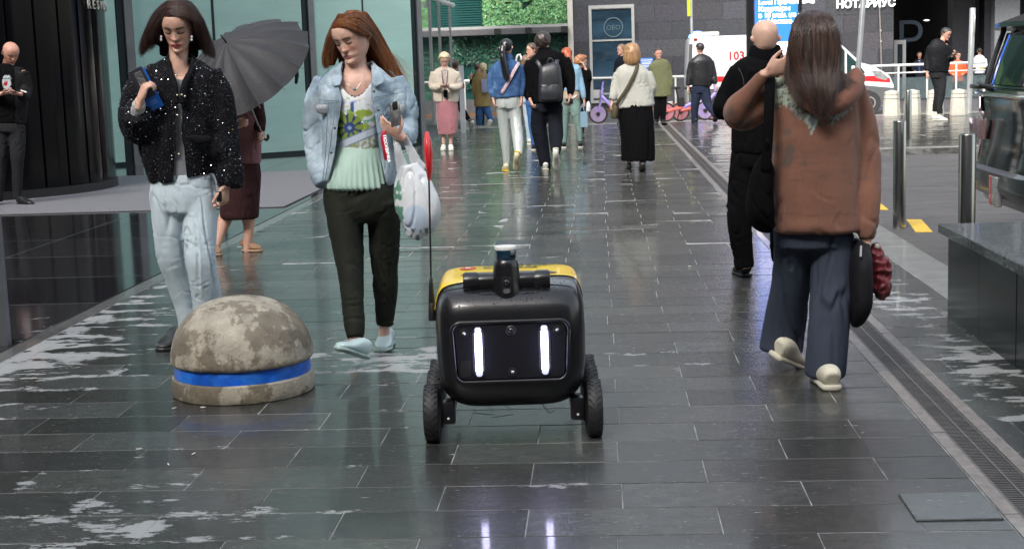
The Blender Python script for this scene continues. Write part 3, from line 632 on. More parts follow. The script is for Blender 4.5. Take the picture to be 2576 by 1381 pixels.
# ---- head
_fz = [-.5, -.475, -.44, -.40, -.36, -.335, -.30, -.27, -.24, -.20, -.1, 0, .06, .12, .2, .3, .38, .44, .48, .5]
_ff = [.20, .315, .365, .372, .350, .345, .362, .368, .360, .352, .362, .372, .392, .412, .412, .385, .325, .235, .14, .0]
_bb = [.05, .0, -.06, -.12, -.17, -.20, -.25, -.28, -.31, -.335, -.385, -.42, -.435, -.445, -.44, -.40, -.33, -.24, -.14, .0]
_ww = [.065, .118, .152, .182, .206, .220, .237, .249, .260, .274, .300, .322, .328, .333, .332, .305, .255, .185, .11, .0]
def head_geo(c, H, yaw=0, pitch=0, roll=0, male=False, nose=1.0, lips=1.0, fat=1.0, ears=True):
    """yaw 0 = facing -Y (the camera); pitch>0 looks down. returns (v, f), matrix, local function for colours"""
    nz, na = 110, 132
    t = np.linspace(0, 1, nz); z = -.5+np.clip(.5*(1-np.cos(PI*t)), 0, 1); z[0] = -.4999; z[-1] = .4999
    zf = np.interp(z, _fz, _ff); zb = np.interp(z, _fz, _bb); zw = np.interp(z, _fz, _ww)*fat
    k = np.ones(5)/5
    pad = lambda q: np.convolve(np.concatenate([[q[0]]*2, q, [q[-1]]*2]), k, 'valid')
    zf, zb, zw = pad(zf), pad(zb), pad(zw)
    a = np.linspace(-PI, PI, na, endpoint=False); A_, Z = np.meshgrid(a, z)
    yc = (zf*.15+zb*.15)[:, None]; ca, sa = np.cos(A_), np.sin(A_)
    pw_ = np.where(ca > 0, .86, 1.0)
    X = zw[:, None]*np.sign(sa)*np.abs(sa)**pw_; Yv = np.where(ca > 0, yc+(zf[:, None]-yc)*np.abs(ca)**.92, yc-(yc-zb[:, None])*np.abs(ca))
    front = np.clip(ca, 0, 1)**.5
    def gs(x0, z0, sx, sz): return np.exp(-((X-x0)/sx)**2-((Z-z0)/sz)**2)
    d = 0
    tn = np.clip((.08-Z)/.25, 0, 1); ridge = np.where(Z > -.150, .008+.088*np.clip((.08-Z)/.23, 0, 1)**1.3, .096*np.exp(-((Z+.150)/.026)**2))
    ridge = np.where(Z > .08, .012*np.exp(-((Z-.08)/.05)**2), ridge); d = d+nose*ridge*np.exp(-(X/(.030+.022*tn))**2)
    for sgn in (-1, 1):
        d = d+.026*nose*gs(sgn*.048, -.146, .024, .028)-.018*gs(sgn*.026, -.170, .014, .012)
        d = d-(.026+.012*male)*gs(sgn*.125, .02, .07, .045)+.026*gs(sgn*.138, .008, .052, .030)-.010*gs(sgn*.138, -.012, .055, .010)
        d = d+(.004+.020*male)*gs(sgn*.12, .085, .09, .03)+.022*gs(sgn*.19, -.10, .08, .08)-.004*gs(sgn*.19, -.24, .06, .07)
        d = d-.006*gs(sgn*.10, -.22, .02, .05)
    d = d+lips*(.026*gs(0, -.262, .075, .016)+.030*gs(0, -.308, .062, .018))-.020*gs(0, -.284, .085, .009)-.010*gs(0, -.345, .05, .016)+.020*gs(0, -.425, .06, .04)+.012*gs(.0, -.235, .02, .012)*0
    if male: d = d+.015*gs(0, -.44, .10, .035)
    Yv = Yv+d*front
    loc = np.stack([X.ravel(), Yv.ravel(), Z.ravel()], 1)
    f = [(i*na+j, i*na+(j+1) % na, (i+1)*na+(j+1) % na, (i+1)*na+j) for i in range(nz-1) for j in range(na)]
    f += [tuple(range(na-1, -1, -1)), tuple((nz-1)*na+j for j in range(na))]
    from mathutils import Euler
    # local face direction +y ; world: facing -Y when yaw 0
    Mr = Matrix.Rotation(yaw, 3, 'Z')@Matrix.Rotation(PI, 3, 'Z')@Matrix.Rotation(roll, 3, 'Y')@Matrix.Rotation(-pitch, 3, 'X')
    M_ = np.array(Mr)*H; c = np.array(c)
    v = loc@M_.T+c
    geos = [(v, f)]
    if ears:
        for sgn in (-1, 1):
            rows = [(sgn*.325, -.055, .075), (sgn*.352, -.085, .055), (sgn*.362, -.10, .01), (sgn*.35, -.085, -.06), (sgn*.325, -.05, -.105)]
            p = np.array(rows)@M_.T+c; vw = (np.array((sgn*1., -.35, 0))@M_.T)
            geos.append(tube_geo(p, np.array([(.035, .012), (.055, .014), (.058, .013), (.040, .014), (.02, .012)])*H, 12, view=tuple(vw), sub=3))
    inv = np.linalg.inv(M_)
    return geos, lambda co: (np.asarray(co)-c)@inv.T, M_
def face_col(loc, skin=(.60, .36, .27), lip=(.42, .10, .10), brow=(.05, .03, .02), lash=(.02, .012, .01), browamt=.9, beard=None, scalp=None, blush=.5, lipw=1.0, lid=None):
    X, Yl, Z = loc[:, 0], loc[:, 1], loc[:, 2]; n = len(X); c = np.tile(np.array(skin, float), (n, 1))
    inh = (np.abs(Z) < .62) & (np.abs(X) < .5) & (np.abs(Yl) < .62)
    c *= (1+.08*pn(loc*9)+.05*pn(loc*30))[:, None]
    def bl(m_, col): nonlocal c; m_ = (m_*inh)[:, None]; c = c*(1-m_)+np.array(col)*m_
    fr = (Yl > .12)
    g = lambda x0, z0, sx, sz: np.exp(-((X-x0)/sx)**2-((Z-z0)/sz)**2)*fr
    sk = np.array(skin)
    for s_ in (-1, 1):
        bl(blush*g(s_*.17, -.12, .09, .07), sk*np.array((1.05, .72, .72)))
        bl(.30*g(s_*.13, .03, .08, .03), sk*np.array((.72, .62, .60)))
        bl(.5*g(s_*.03, -.172, .02, .012), sk*.35)
    bl(.35*g(0, -.15, .06, .05), sk*np.array((1.05, .78, .76)))
    # lips
    hw = .105*lipw; u = np.clip(1-(X/hw)**2, 0, 1); up = .034*u**.7*(1-.25*np.exp(-(X/.015)**2)); lo = .046*u**.6
    m_ = ((Z < -.284+up) & (Z > -.284-lo) & (np.abs(X) < hw) & fr).astype(float); bl(m_*.9, lip)
    bl(np.exp(-((Z+.284+.006*(X/hw)**2)/.005)**2)*(np.abs(X) < hw)*fr*.85, np.array(lip)*.3)
    for s_ in (-1, 1):
        xx = s_*X
        # brow
        bz = .092+.022*np.sin(np.clip((xx-.05)/.17, 0, 1)*PI*.75); th = .014*(1-.5*np.clip((xx-.05)/.17, 0, 1))
        bl(np.exp(-((Z-bz)/th)**2)*sm(.04, .065, xx)*sm(.235, .20, xx)*fr*browamt, brow)
        # closed upper lid / lash line
        lz = -.002-.026*np.sin(np.clip((xx-.07)/.13, 0, 1)*PI)
        bl(np.exp(-((Z-lz)/.0095)**2)*sm(.06, .08, xx)*sm(.215, .19, xx)*fr, lash)
        bl(.55*np.exp(-((Z-lz-.040)/.006)**2)*sm(.07, .09, xx)*sm(.20, .17, xx)*fr, sk*.45)
    if beard is not None:
        m_ = sm(-.19, -.30, Z)*np.clip(1-g(0, -.285, .10, .03)*.7, 0, 1)*sm(-.25, .05, Yl)*sm(.60, .5, np.abs(Z)); jaw = sm(-.05, -.2, Z)*sm(.20, .26, np.abs(X))*sm(-.2, 0, Yl)
        mo = np.exp(-((Z+.225)/.022)**2)*(np.abs(X) < .11)*fr
        bl(np.clip(np.maximum(np.maximum(m_, jaw*.9), mo), 0, 1)*.9*(.8+.2*pn(loc*60)), beard)
    if scalp is not None:
        hl = np.where(Yl > 0, .30+.1*np.clip(Yl, 0, .4)-.0, -.12); hl = np.interp(Yl, [-.45, -.1, .05, .3, .45], [-.25, -.12, .05, .30, .33])
        bl(sm(hl-.02, hl+.03, Z), scalp)
    return c
def skin_mat(name='skin', rough=.48): return mat(name, (1, 1, 1), rough, var=.06, vs=30, attr=True, spec=.4, sss=.12, bump=.0003, bs=500)
M_skin = skin_mat()
def head_frame(M_, c):
    return lambda x, y, z: Vector(np.array((x, y, z))@M_.T+np.array(c))
# ---- hair strands
def hair_mat(name, col, col2, rough=.32, seed=0):
    if name in MC: return MC[name]
    m = bpy.data.materials.new(name); m.use_nodes = True; nt = m.node_tree; N = nt.nodes; L = nt.links; b = N['Principled BSDF']
    hi = N.new('ShaderNodeHairInfo'); mx = N.new('ShaderNodeMix'); mx.data_type = 'RGBA'; mx.inputs['A'].default_value = (*col, 1); mx.inputs['B'].default_value = (*col2, 1)
    tc = N.new('ShaderNodeTexCoord'); n = N.new('ShaderNodeTexNoise'); n.inputs['Scale'].default_value = 60; n.inputs['Detail'].default_value = 3; mp = N.new('ShaderNodeMapping'); mp.inputs['Scale'].default_value = (1, 1, .10)
    L.new(tc.outputs['Object'], mp.inputs[0]); L.new(mp.outputs[0], n.inputs['Vector'])
    ad = N.new('ShaderNodeMath'); ad.operation = 'ADD'; L.new(n.outputs[0], ad.inputs[0]); ml = N.new('ShaderNodeMath'); ml.operation = 'MULTIPLY'; ml.inputs[1].default_value = .6; L.new(hi.outputs['Random'], ml.inputs[0]); L.new(ml.outputs[0], ad.inputs[1])
    r = N.new('ShaderNodeMapRange'); r.inputs[1].default_value = .55; r.inputs[2].default_value = 1.0; L.new(ad.outputs[0], r.inputs[0]); L.new(r.outputs[0], mx.inputs[0])
    L.new(mx.outputs['Result'], b.inputs['Base Color']); b.inputs['Roughness'].default_value = rough; b.inputs['Specular IOR Level'].default_value = .7; b.inputs['Anisotropic'].default_value = .6
    MC[name] = m; return m
def strands(fig, name, sheets, m_, parent, rad=.0006, npt=16):
    """sheets: list of (guides, count, jitter0, jitter1); a guide is a list of world points; neighbours are blended"""
    allp = []; counts = []; rads = []
    for guides, cnt, j0, j1 in sheets:
        gs_ = []
        for g in guides:
            A_ = catmull(np.array([tuple(p) for p in g]), 6); L_ = np.concatenate([[0], np.cumsum(np.linalg.norm(np.diff(A_, axis=0), axis=1))]); tt = np.linspace(0, L_[-1], npt)
            gs_.append(np.stack([np.interp(tt, L_, A_[:, k]) for k in range(3)], 1))
        gs_ = np.array(gs_); K = len(gs_)
        u = rng.uniform(0, K-1.0001, cnt); i = u.astype(int); f = (u-i)[:, None, None]; base = gs_[i]*(1-f)+gs_[np.minimum(i+1, K-1)]*f
        t = np.linspace(0, 1, npt)[None, :, None]; off = rng.normal(size=(cnt, 1, 3)); off2 = rng.normal(size=(cnt, 1, 3))
        clump = 1.5*np.stack([pn(np.stack([u*11, u*0+k*9.1, u*0+cnt*.01], 1)) for k in range(3)], 1)[:, None, :]
        p = base+off*(j0+(j1-j0)*t*.55)+off2*j1*.35*t**2+clump*j1*1.3*t+.35*j1*np.sin(t*9+u[:, None, None]*5)*t
        cut = 1-.42*rng.uniform(0, 1, (cnt, 1, 1))**2; # vary length
        tt = t*cut*(npt-1); i0 = np.minimum(tt.astype(int), npt-2); fr = tt-i0; idx = np.broadcast_to(i0, (cnt, npt, 1))
        p = np.take_along_axis(p, np.broadcast_to(idx, (cnt, npt, 3)), 1)*(1-fr)+np.take_along_axis(p, np.broadcast_to(idx+1, (cnt, npt, 3)), 1)*fr
        allp.append(p.reshape(-1, 3)); counts += [npt]*cnt; rads.append((rad*(1-.75*np.linspace(0, 1, npt)**3))[None, :].repeat(cnt, 0).ravel())
    hc = bpy.data.hair_curves.new(name); hc.add_curves(counts); pos = np.vstack(allp)-np.array(fig.base)
    hc.points.foreach_set('position', pos.astype(np.float32).ravel()); hc.points.foreach_set('radius', np.concatenate(rads).astype(np.float32))
    o = bpy.data.objects.new(name, hc); COL.objects.link(o); hc.materials.append(m_); o.parent = parent; return o

def drop(me, kill):
    import bmesh
    bm = bmesh.new(); bm.from_mesh(me); bm.verts.ensure_lookup_table(); bmesh.ops.delete(bm, geom=[bm.verts[i] for i in np.nonzero(kill)[0]], context='VERTS')
    bv = [v for v in bm.verts if v.is_boundary]
    for _ in range(5):
        new = []
        for v in bv:
            nb = [e.other_vert(v).co for e in v.link_edges if e.is_boundary]
            new.append(v.co*.4+sum(nb, Vector())*(.6/len(nb)) if len(nb) == 2 else v.co.copy())
        for v, q in zip(bv, new): v.co = q
    bm.to_mesh(me); bm.free(); return me
def inpoly(x, y, poly):
    r = np.zeros(len(x), bool); n = len(poly)
    for i in range(n):
        x0, y0 = poly[i]; x1, y1 = poly[(i+1) % n]
        if y0 == y1: continue
        c = ((y0 > y) != (y1 > y)) & (x < (x1-x0)*(y-y0)/(y1-y0)+x0); r ^= c
    return r
def cutpoly(*polys, front=True):
    def f(co, no):
        x, y = topx(co); k = np.zeros(len(co), bool)
        for p in polys: k |= inpoly(x, y, p)
        return k & ((no[:, 1] < .15) if front else (no[:, 1] > -9))
    return f
def cap_geo(geos, inv, M_, c, out=.045, line=None, low=None, rough=0.0):
    """hair cap grown from the head surface; line(Y)->hairline height, in head units"""
    v, f = geos[0]; L_ = inv(np.array(v)); yl = L_[:, 1]
    ys, zs = line or ([-.45, -.2, -.02, .12, .28, .45], [-.27, -.22, -.05, .16, .30, .335])
    hl = np.interp(yl, ys, zs); m_ = sm(hl-.02, hl+.035, L_[:, 2])
    if low is not None: m_ = np.maximum(m_, low(L_))
    r = L_/np.linalg.norm(L_, axis=1)[:, None]; k = out*m_-.05*(1-m_)
    if rough: k = k+m_*rough*pn(L_*9)+m_*rough*.6*pn(L_*22)
    return ((L_+r*k[:, None])@M_.T+np.array(c), f)
def colc(*c): return lambda co: np.tile(np.array(c, float), (len(co), 1))
M_hairmesh = lambda nm, col, rough=.42, var=.5, spec=.6: mat(nm, col, rough, var=var, vs=45, stretch=(1, 1, .12), bump=.002, bs=160, spec=spec)
def face_bits(f, geos, M_, c, brow=(.03, .018, .012), lash=(.012, .008, .006), up=1.0, bth=1.0):
    v = np.array(geos[0][0]); L_ = (v-np.array(c))@np.linalg.inv(M_).T; fr = L_[:, 1] > .1; Lf = L_[fr]
    def surf(x, z, lift):
        d = np.hypot(Lf[:, 0]-x, Lf[:, 2]-z); i = np.argsort(d)[:4]; w_ = 1/(d[i]+1e-4); return Vector(np.array((x, (Lf[i, 1]*w_).sum()/w_.sum()+lift, z))@M_.T+np.array(c))
    mb, ml = C0('brow_hair', brow), C0('lash_hair', lash)
    for s_ in (-1, 1):
        p = [surf(s_*x, .074*up+.026*math.sin((x-.05)/.17*PI*.72), .002) for x in np.linspace(.055, .225, 8)]
        f.build('eyebrow', [tube_geo(p, [(w_*bth, .0014) for w_ in (.0024, .0034, .0036, .0034, .0030, .0025, .0018, .0010)], 8, sub=2, view=(0, 1, 0))], mb, rem=False)
        p = [surf(s_*x, -.008-.022*math.sin((x-.065)/.145*PI), .004) for x in np.linspace(.065, .21, 8)]
        f.build('eyelashes', [tube_geo(p, [(w_, .0016) for w_ in (.0008, .0015, .0020, .0024, .0026, .0026, .0020, .0010)], 8, sub=2, view=(0, 1, 0))], ml, rem=False)
def C0(n, c): return mat(n, c, .6, var=0, spec=.2)
# ================================================================ the two women walking towards us
def densefold(*ds): return list(ds)
# ---------------- woman in the black sequin jacket
A_ = Fig(7.5, (470, 893), '', vox=.0065)
hc = A_.pt(448, 69, -.02); geos, loc, M_ = head_geo(hc, .238, 0.02, .34, -.02, lips=1.25, fat=.97)
handL = hand_geo(A_.pt(351, 258, -.22), (.38, 0, .90), (.78, .60, -.25), (-.7, .5, .4), .98, curl=(42, 46, 50, 54), thumb=(6, 5), wr=.025)
handR = hand_geo(A_.pt(566, 466, -.05), (-.08, -.05, -1), (-1, .3, 0), (-.3, -1, 0), .95, curl=(35, 40, 45, 50))
body = [A_.tube([(456, 230, .02, 60, .08), (455, 195, .02, 55, .07), (452, 172, .01, 26, .055), (450, 150, .01, 23, .052), (450, 118, .03, 24, .055), (450, 90, .05, 24, .05)]),
        A_.tube([(456, 200, .02, 70, .08), (455, 280, .02, 72, .09), (458, 350, .02, 58, .085), (460, 440, .02, 62, .09), (462, 490, .02, 70, .10)]),
        A_.tube([(385, 205, .02, 20), (352, 315, 0, 17), (350, 300, -.1, 16), (351, 262, -.2, 13), (351, 256, -.22, 12)]),
        A_.tube([(525, 205, .02, 20), (560, 330, .02, 17), (570, 420, -.02, 15), (567, 470, -.05, 12)]),
        A_.tube([(430, 490, .02, 28), (440, 640, .05, 20), (466, 770, .11, 15), (458, 880, .14, 17)]),
        A_.tube([(500, 490, .0, 28), (506, 650, -.07, 20), (522, 780, .0, 15), (520, 875, .0, 17)])]+handL+handR
pb = A_.build('person', body, M_skin, smooth=3, vox=.0034, extra=geos, col=lambda co: face_col(loc(co), skin=(.62, .375, .28), lip=(.48, .04, .06), brow=(.05, .025, .015), lash=(.015, .01, .008), browamt=1.0, blush=.5, lipw=1.12))
tag(pb, 'woman in a black sequin jacket and pale jeans looking down, blue booklet in hand', 'person'); A_.body = pb; face_bits(A_, geos, M_, hc)
# shirt
A_.build('shirt', [A_.tube([(455, 192, -.005, 45, .085), (456, 250, 0, 72, .10), (457, 350, 0, 66, .10), (459, 455, 0, 68, .105)])], mat('grey_shirt', (.20, .21, .23), .8, var=.1), cut=cutpoly([(420, 150), (485, 150), (476, 192), (455, 200), (434, 192)]), disp=foldf(.003, 14, (1, 1, .3)))
A_.build('shirt_cuff', [A_.tube([(348, 300, -.14, 19), (347, 282, -.18, 18), (350, 262, -.205, 16.5)])], mat('grey_knit', (.42, .42, .42), .8, var=.1), disp=foldf(.003, 30), vox=.005)
# jacket
M_jack = mat('black_boucle', (.008, .008, .010), .85, var=.8, vs=160, bump=.005, bs=170, spec=.12)
jt = [A_.tube([(453, 150, .03, 40, .05), (453, 168, .02, 78, .08), (453, 190, .02, 92, .11), (452, 240, .01, 100, .13), (450, 310, 0, 99, .14), (450, 370, 0, 96, .14), (455, 420, 0, 86, .13), (459, 446, 0, 80, .125)], 28, ex=2.3),
      A_.tube([(378, 188, .02, 32), (350, 240, .0, 37), (342, 300, -.01, 40), (352, 328, -.06, 36), (350, 300, -.13, 39), (343, 282, -.17, 38)], 20),
      A_.tube([(528, 186, .02, 33), (552, 240, .02, 35), (562, 310, .02, 36), (568, 380, .0, 37), (574, 440, -.02, 37), (575, 470, -.03, 34)], 20)]
opening = [(428, 140), (482, 140), (472, 188), (459, 222), (454, 330), (472, 470), (436, 470), (447, 330), (443, 222), (432, 188)]
jk = A_.build('jacket', jt, M_jack, vox=.0085, smooth=3, disp=[foldf(.016, 5, (1, 1, .5), 3), foldf(.004, 26, (1, 1, .8), 5, fine=.6)], cut=cutpoly(opening))
for pts in ([(437, 128, .05), (424, 150, .0), (427, 178, -.07), (438, 212, -.13), (444, 260, -.145)], [(470, 128, .05), (485, 150, .0), (480, 178, -.07), (464, 212, -.13), (458, 260, -.145)]):
    A_.build('collar', [A_.tube([(x, y, d, 8-.0*i, .012) for i, (x, y, d) in enumerate(pts)])], M_jack, parent=jk, vox=.006, disp=foldf(.003, 30))
A_.build('pocket_flap', [A_.tube([(478, 345, -.145, 7, .012), (500, 352, -.150, 11, .012), (530, 350, -.135, 9, .012)])], M_jack, parent=jk, vox=.006, disp=foldf(.003, 30))
# sequins scattered over the cloth
def scatter(o_mesh, n, size, name, m_, parent, fig, pred=None, seed=1, flat=.35):
    me = o_mesh.data; co = get_co(me)+np.array(fig.base); no = get_no(me); r = np.random.default_rng(seed); idx = r.integers(0, len(co), n*3)
    if pred is not None: idx = idx[pred(co[idx], no[idx])]
    idx = idx[:n]; c_ = co[idx]+no[idx]*.004; nn = no[idx]+r.normal(size=(len(idx), 3))*flat; nn /= np.linalg.norm(nn, axis=1)[:, None]
    a = np.cross(nn, r.normal(size=nn.shape)); a /= np.linalg.norm(a, axis=1)[:, None]; b = np.cross(nn, a); s_ = size*r.uniform(.5, 1.25, (len(idx), 1)); g = MB()
    k6 = [(math.cos(q), math.sin(q)) for q in np.linspace(0, 2*PI, 6, endpoint=False)]
    V = np.stack([c_+a*s_*x+b*s_*y for x, y in k6], 1).reshape(-1, 3)-np.array(fig.base); F_ = [tuple(range(i*6, i*6+6)) for i in range(len(idx))]
    m2 = bpy.data.meshes.new(name); m2.from_pydata([tuple(q) for q in V], [], F_); o = link(name, m2, m_, parent); tag(o, kind='stuff'); return o
scatter(jk, 650, .0028, 'sequins', mat('silver_sequin', (.80, .84, .9), .22, 1, var=0), jk, A_, pred=lambda c, n: n[:, 1] < .3, seed=3, flat=.5)
scatter(jk, 4200, .0022, 'tweed_flecks', mat('grey_fleck', (.055, .06, .075), .35, .3, var=0), jk, A_, pred=lambda c, n: n[:, 1] < .3, seed=4, flat=.6)
for x, y in ((443, 190), (457, 239), (465, 243), (446, 240), (446, 290), (450, 388)): A_.build('button', [tube_geo([A_.pt(x, y, -.150), A_.pt(x, y, -.158)], [.006, .005], 10)], mat('pearl', (.7, .68, .5), .2, .6, var=0), parent=jk, rem=False)
# jeans
M_jean = mat('pale_jeans', (.50, .59, .64), .85, var=.10, vs=5, bump=.001, bs=420, spec=.2)
jn = [A_.tube([(461, 436, 0, 76, .115), (461, 465, 0, 82, .12), (462, 500, 0, 84, .125), (463, 530, 0, 76, .12)], 24),
      A_.tube([(424, 490, 0, 43, .10), (428, 560, 0, 42, .095), (438, 640, .03, 41, .09), (455, 710, .08, 37, .08), (470, 770, .11, 33, .075), (474, 820, .12, 27, .07), (462, 868, .13, 27, .07)], 20),
      A_.tube([(503, 490, 0, 46, .10), (504, 560, -.03, 43, .095), (504, 640, -.07, 42, .09), (511, 690, -.06, 39, .085), (520, 750, -.02, 36, .08), (524, 820, .0, 34, .08), (520, 862, .0, 32, .08)], 20)]
A_.build('jeans', jn, M_jean, vox=.0075, smooth=4, disp=[foldf(.015, 4.5, (1.7, 1.7, .45), 8, .2), foldf(.007, 8, (.8, .8, 1.7), 2, .3)])
M_blkshoe = mat('black_shoe', (.02, .02, .02), .35, var=.1)
for x, y, dx in ((445, 893, -.03), (520, 893, .02)):
    q = A_.pt(x, y, .1); q.z = 0; A_.shoe(q+Vector((0, .06, 0)), q+Vector((dx, -.18, 0)), M_blkshoe)
for x in (405.5, 482): 
    A_.build('earring', [tube_geo([A_.pt(x, 92, -.075), A_.pt(x, 96, -.075)], [.0055, .005], 10), tube_geo([A_.pt(x, 99, -.075), A_.pt(x, 103, -.075)], [.005, .0055], 10)], mat('pearl_white', (.85, .85, .85), .12, .3, var=0), rem=False)
# hair
hA = hair_mat('dark_brown_hair', (.016, .006, .004), (.085, .033, .02)); hAm = M_hairmesh('dark_brown_hair_mass', (.020, .009, .007), .75, spec=.1)
lk = [A_.tube([(440, 30, .05, 30, .07), (420, 70, .07, 30, .06), (404, 98, .09, 20, .045), (398, 110, .09, 12, .03)]), A_.tube([(455, 30, .05, 30, .07), (480, 70, .07, 28, .06), (498, 100, .09, 22, .045), (508, 118, .09, 14, .03)]),
      A_.tube([(450, 50, .09, 48, .06), (450, 100, .11, 50, .05), (450, 140, .12, 50, .04)])]
hm = A_.build('hair', [cap_geo(geos, loc, M_, hc, .018)]+lk, hAm, vox=.006, smooth=3)
def gd(fig, rows): return [fig.pt(*r) for r in rows]
L = [[(447, 41, -.125), (426, 43, -.12), (408, 56, -.095), (399, 80, -.04), (398, 96, .02), (396, 108, .04)],
     [(447, 30, -.12), (420, 33, -.105), (396, 55, -.06), (384, 88, .0), (380, 108, .04), (378, 122, .06)],
     [(447, 18, -.09), (418, 20, -.07), (391, 46, -.02), (373, 84, .04), (363, 112, .07), (358, 136, .08)],
     [(447, 8, -.04), (416, 12, -.01), (386, 42, .04), (368, 82, .07), (359, 112, .09), (356, 141, .10)],
     [(447, 4, .05), (420, 8, .09), (394, 45, .12), (386, 85, .13), (386, 108, .13), (390, 120, .13)]]
R_ = [[(449, 41, -.125), (472, 44, -.12), (488, 56, -.095), (496, 82, -.04), (506, 110, .02), (514, 130, .04)],
      [(449, 30, -.12), (476, 32, -.105), (498, 55, -.06), (510, 88, .0), (520, 115, .04), (528, 138, .06)],
      [(449, 18, -.09), (478, 20, -.07), (503, 50, -.02), (517, 88, .04), (528, 118, .07), (535, 142, .08)],
      [(449, 8, -.04), (476, 10, -.01), (503, 45, .04), (519, 85, .07), (530, 116, .09), (540, 145, .10)],
      [(449, 4, .05), (476, 8, .09), (500, 45, .12), (508, 90, .13), (512, 125, .13), (518, 145, .13)]]
strands(A_, 'hair_strands', [([gd(A_, g) for g in L], 4200, .0025, .010), ([gd(A_, g) for g in R_], 4200, .0025, .010)], hA, hm, rad=.00055)
# what she carries
ph = empty('phone_with_booklet', A_.pt(368, 222, -.185), 'phone and blue booklet held in the hand of the sequin jacket woman', 'phone')
Mx = Matrix.Rotation(math.radians(22), 3, 'Y'); ph.rotation_euler = (math.radians(8), math.radians(-23), math.radians(6))
rbox('booklet', (-.043, .006, -.115), (.036, .012, .095), mat('bright_blue', (.01, .13, .55), .35, var=.1), ph, .003)
rbox('phone_body', (-.047, -.008, -.05), (.028, .004, .108), mat('grey_phone', (.05, .05, .07), .2, .4, var=.2), ph, .004)
rbox('camera_bump', (-.022, -.014, .02), (.018, -.008, .09), mat('lens_silver', (.6, .6, .58), .12, .9, var=.2), ph, .003)
rbox('booklet_print', (-.02, .003, -.09), (.018, .0055, -.065), mat('mid_blue', (.08, .22, .6), .4, var=0), ph, .001)
kf = empty('key_fob', A_.pt(551, 493, -.09), 'small black fob held low by the sequin jacket woman', 'key fob'); rbox('fob_body', (-.012, -.008, -.03), (.014, .008, .025), mat('black_gloss', (.01, .01, .01), .1, var=0), kf, .006); MB().tube([(0, 0, .02), (0, 0, .034)], .004, 8).obj('fob_ring', M_frame, kf)
# ---------------- red haired woman
B_ = Fig(7.3, (925, 893), '', vox=.0065)
hb = B_.pt(887, 97, -.01); geosB, locB, MB_ = head_geo(hb, .236, -.50, .30, .10, lips=.8, fat=1.08)
handB = hand_geo(B_.pt(1006, 342, -.27), (-.72, -.1, .55), (.5, .8, .25), (.5, 0, 1), .84, curl=(10, 14, 18, 22), thumb=(50, 60), wr=.026)
bodyB = [B_.tube([(903, 260, .02, 60, .09), (900, 215, .015, 60, .085), (898, 192, .02, 44, .07), (896, 172, .02, 29, .06), (894, 150, .02, 27, .055), (892, 120, .04, 27, .055)]),
         B_.tube([(903, 215, .02, 66, .085), (903, 300, .02, 62, .09), (905, 370, .02, 54, .085), (908, 450, .02, 66, .10), (910, 500, .02, 74, .105)]),
         B_.tube([(815, 215, .02, 21), (796, 330, .05, 18), (806, 440, -.02, 14), (815, 462, -.04, 14)]), B_.tube([(990, 215, .02, 21), (1018, 325, -.02, 18), (1015, 345, -.15, 14), (1006, 342, -.26, 12)]),
         B_.tube([(870, 500, .0, 28), (880, 650, -.10, 19), (888, 760, -.18, 15), (893, 862, -.26, 14), (890, 885, -.27, 13)]), B_.tube([(955, 500, .02, 28), (968, 650, .05, 19), (970, 760, .09, 15), (966, 840, .12, 14), (969, 872, .12, 15)])]+handB
pbB = B_.build('person', bodyB, M_skin, smooth=3, vox=.0034, extra=geosB, col=lambda co: face_col(locB(co), skin=(.68, .42, .33), lip=(.46, .13, .12), brow=(.13, .06, .035), lash=(.03, .015, .012), browamt=.85, blush=.7, lipw=.85))
tag(pbB, 'red-haired woman in a light denim jacket and mint top carrying a white plastic bag', 'person'); B_.body = pbB; face_bits(B_, geosB, MB_, hb, brow=(.10, .045, .025), bth=.85)
PR = np.array
def shirtcol(co):
    x, y = topx(co); n = len(x); c = np.tile(PR((.72, .76, .80)), (n, 1)); nz_ = pn(np.stack([x*.045, y*.045, x*0], 1)); nz2 = pn(np.stack([x*.11, y*.11, x*0+4], 1))
    c[nz_ > .28] = (.45, .50, .72); c[(nz_ < -.33)] = (.10, .42, .33); c[(nz2 > .42)] = (.55, .55, .30)
    dx, dy = x-879, y-322; r = np.hypot(dx, dy*1.0); a = np.arctan2(dy, dx)
    pet = (r < 42+10*np.cos(a*9+.6)) & (r > 12); c[pet] = (.22, .32, .05); c[pet & (np.cos(a*9+.6) < -.45)] = (.03, .05, .12); c[pet & (r > 36)] = (.34, .45, .08)
    c[(r < 14)] = (.03, .06, .20); c[r < 5] = (.3, .4, .7); c[np.hypot((x-915)/22, (y-285)/9) < 1] = (.30, .42, .06); c[np.hypot((x-886)/5, (y-270)/14) < 1] = (.04, .10, .25)
    band = np.abs(y-(368-(x-850)*.42)) ; c[band < 10] = (.62, .68, .80); c[(np.abs(band-10) < 1.6)] = (.2, .3, .4); c[(y > 368-(x-850)*.42+12) & (nz2 > 0)] = (.38, .42, .25)
    nl = 240-((x-893)/33.)**2*26; c[(y < nl+13)] = (.80, .80, .80); c[y < nl+4.5] = (.02, .012, .015); return c
def neckcut(co, no):
    x, y = topx(co); return (y < 240-((x-893)/33.)**2*26) | (y < 196)
B_.build('printed_top', [B_.tube([(898, 190, .01, 42, .085), (900, 215, -.01, 58, .098), (902, 260, -.02, 64, .11), (904, 330, -.01, 60, .105), (906, 376, -.0, 57, .10)])], mat('print_cloth', (1, 1, 1), .7, var=.06, attr=True), vox=.0045, disp=foldf(.003, 12, (1, 1, .5)), col=shirtcol, cut=neckcut)
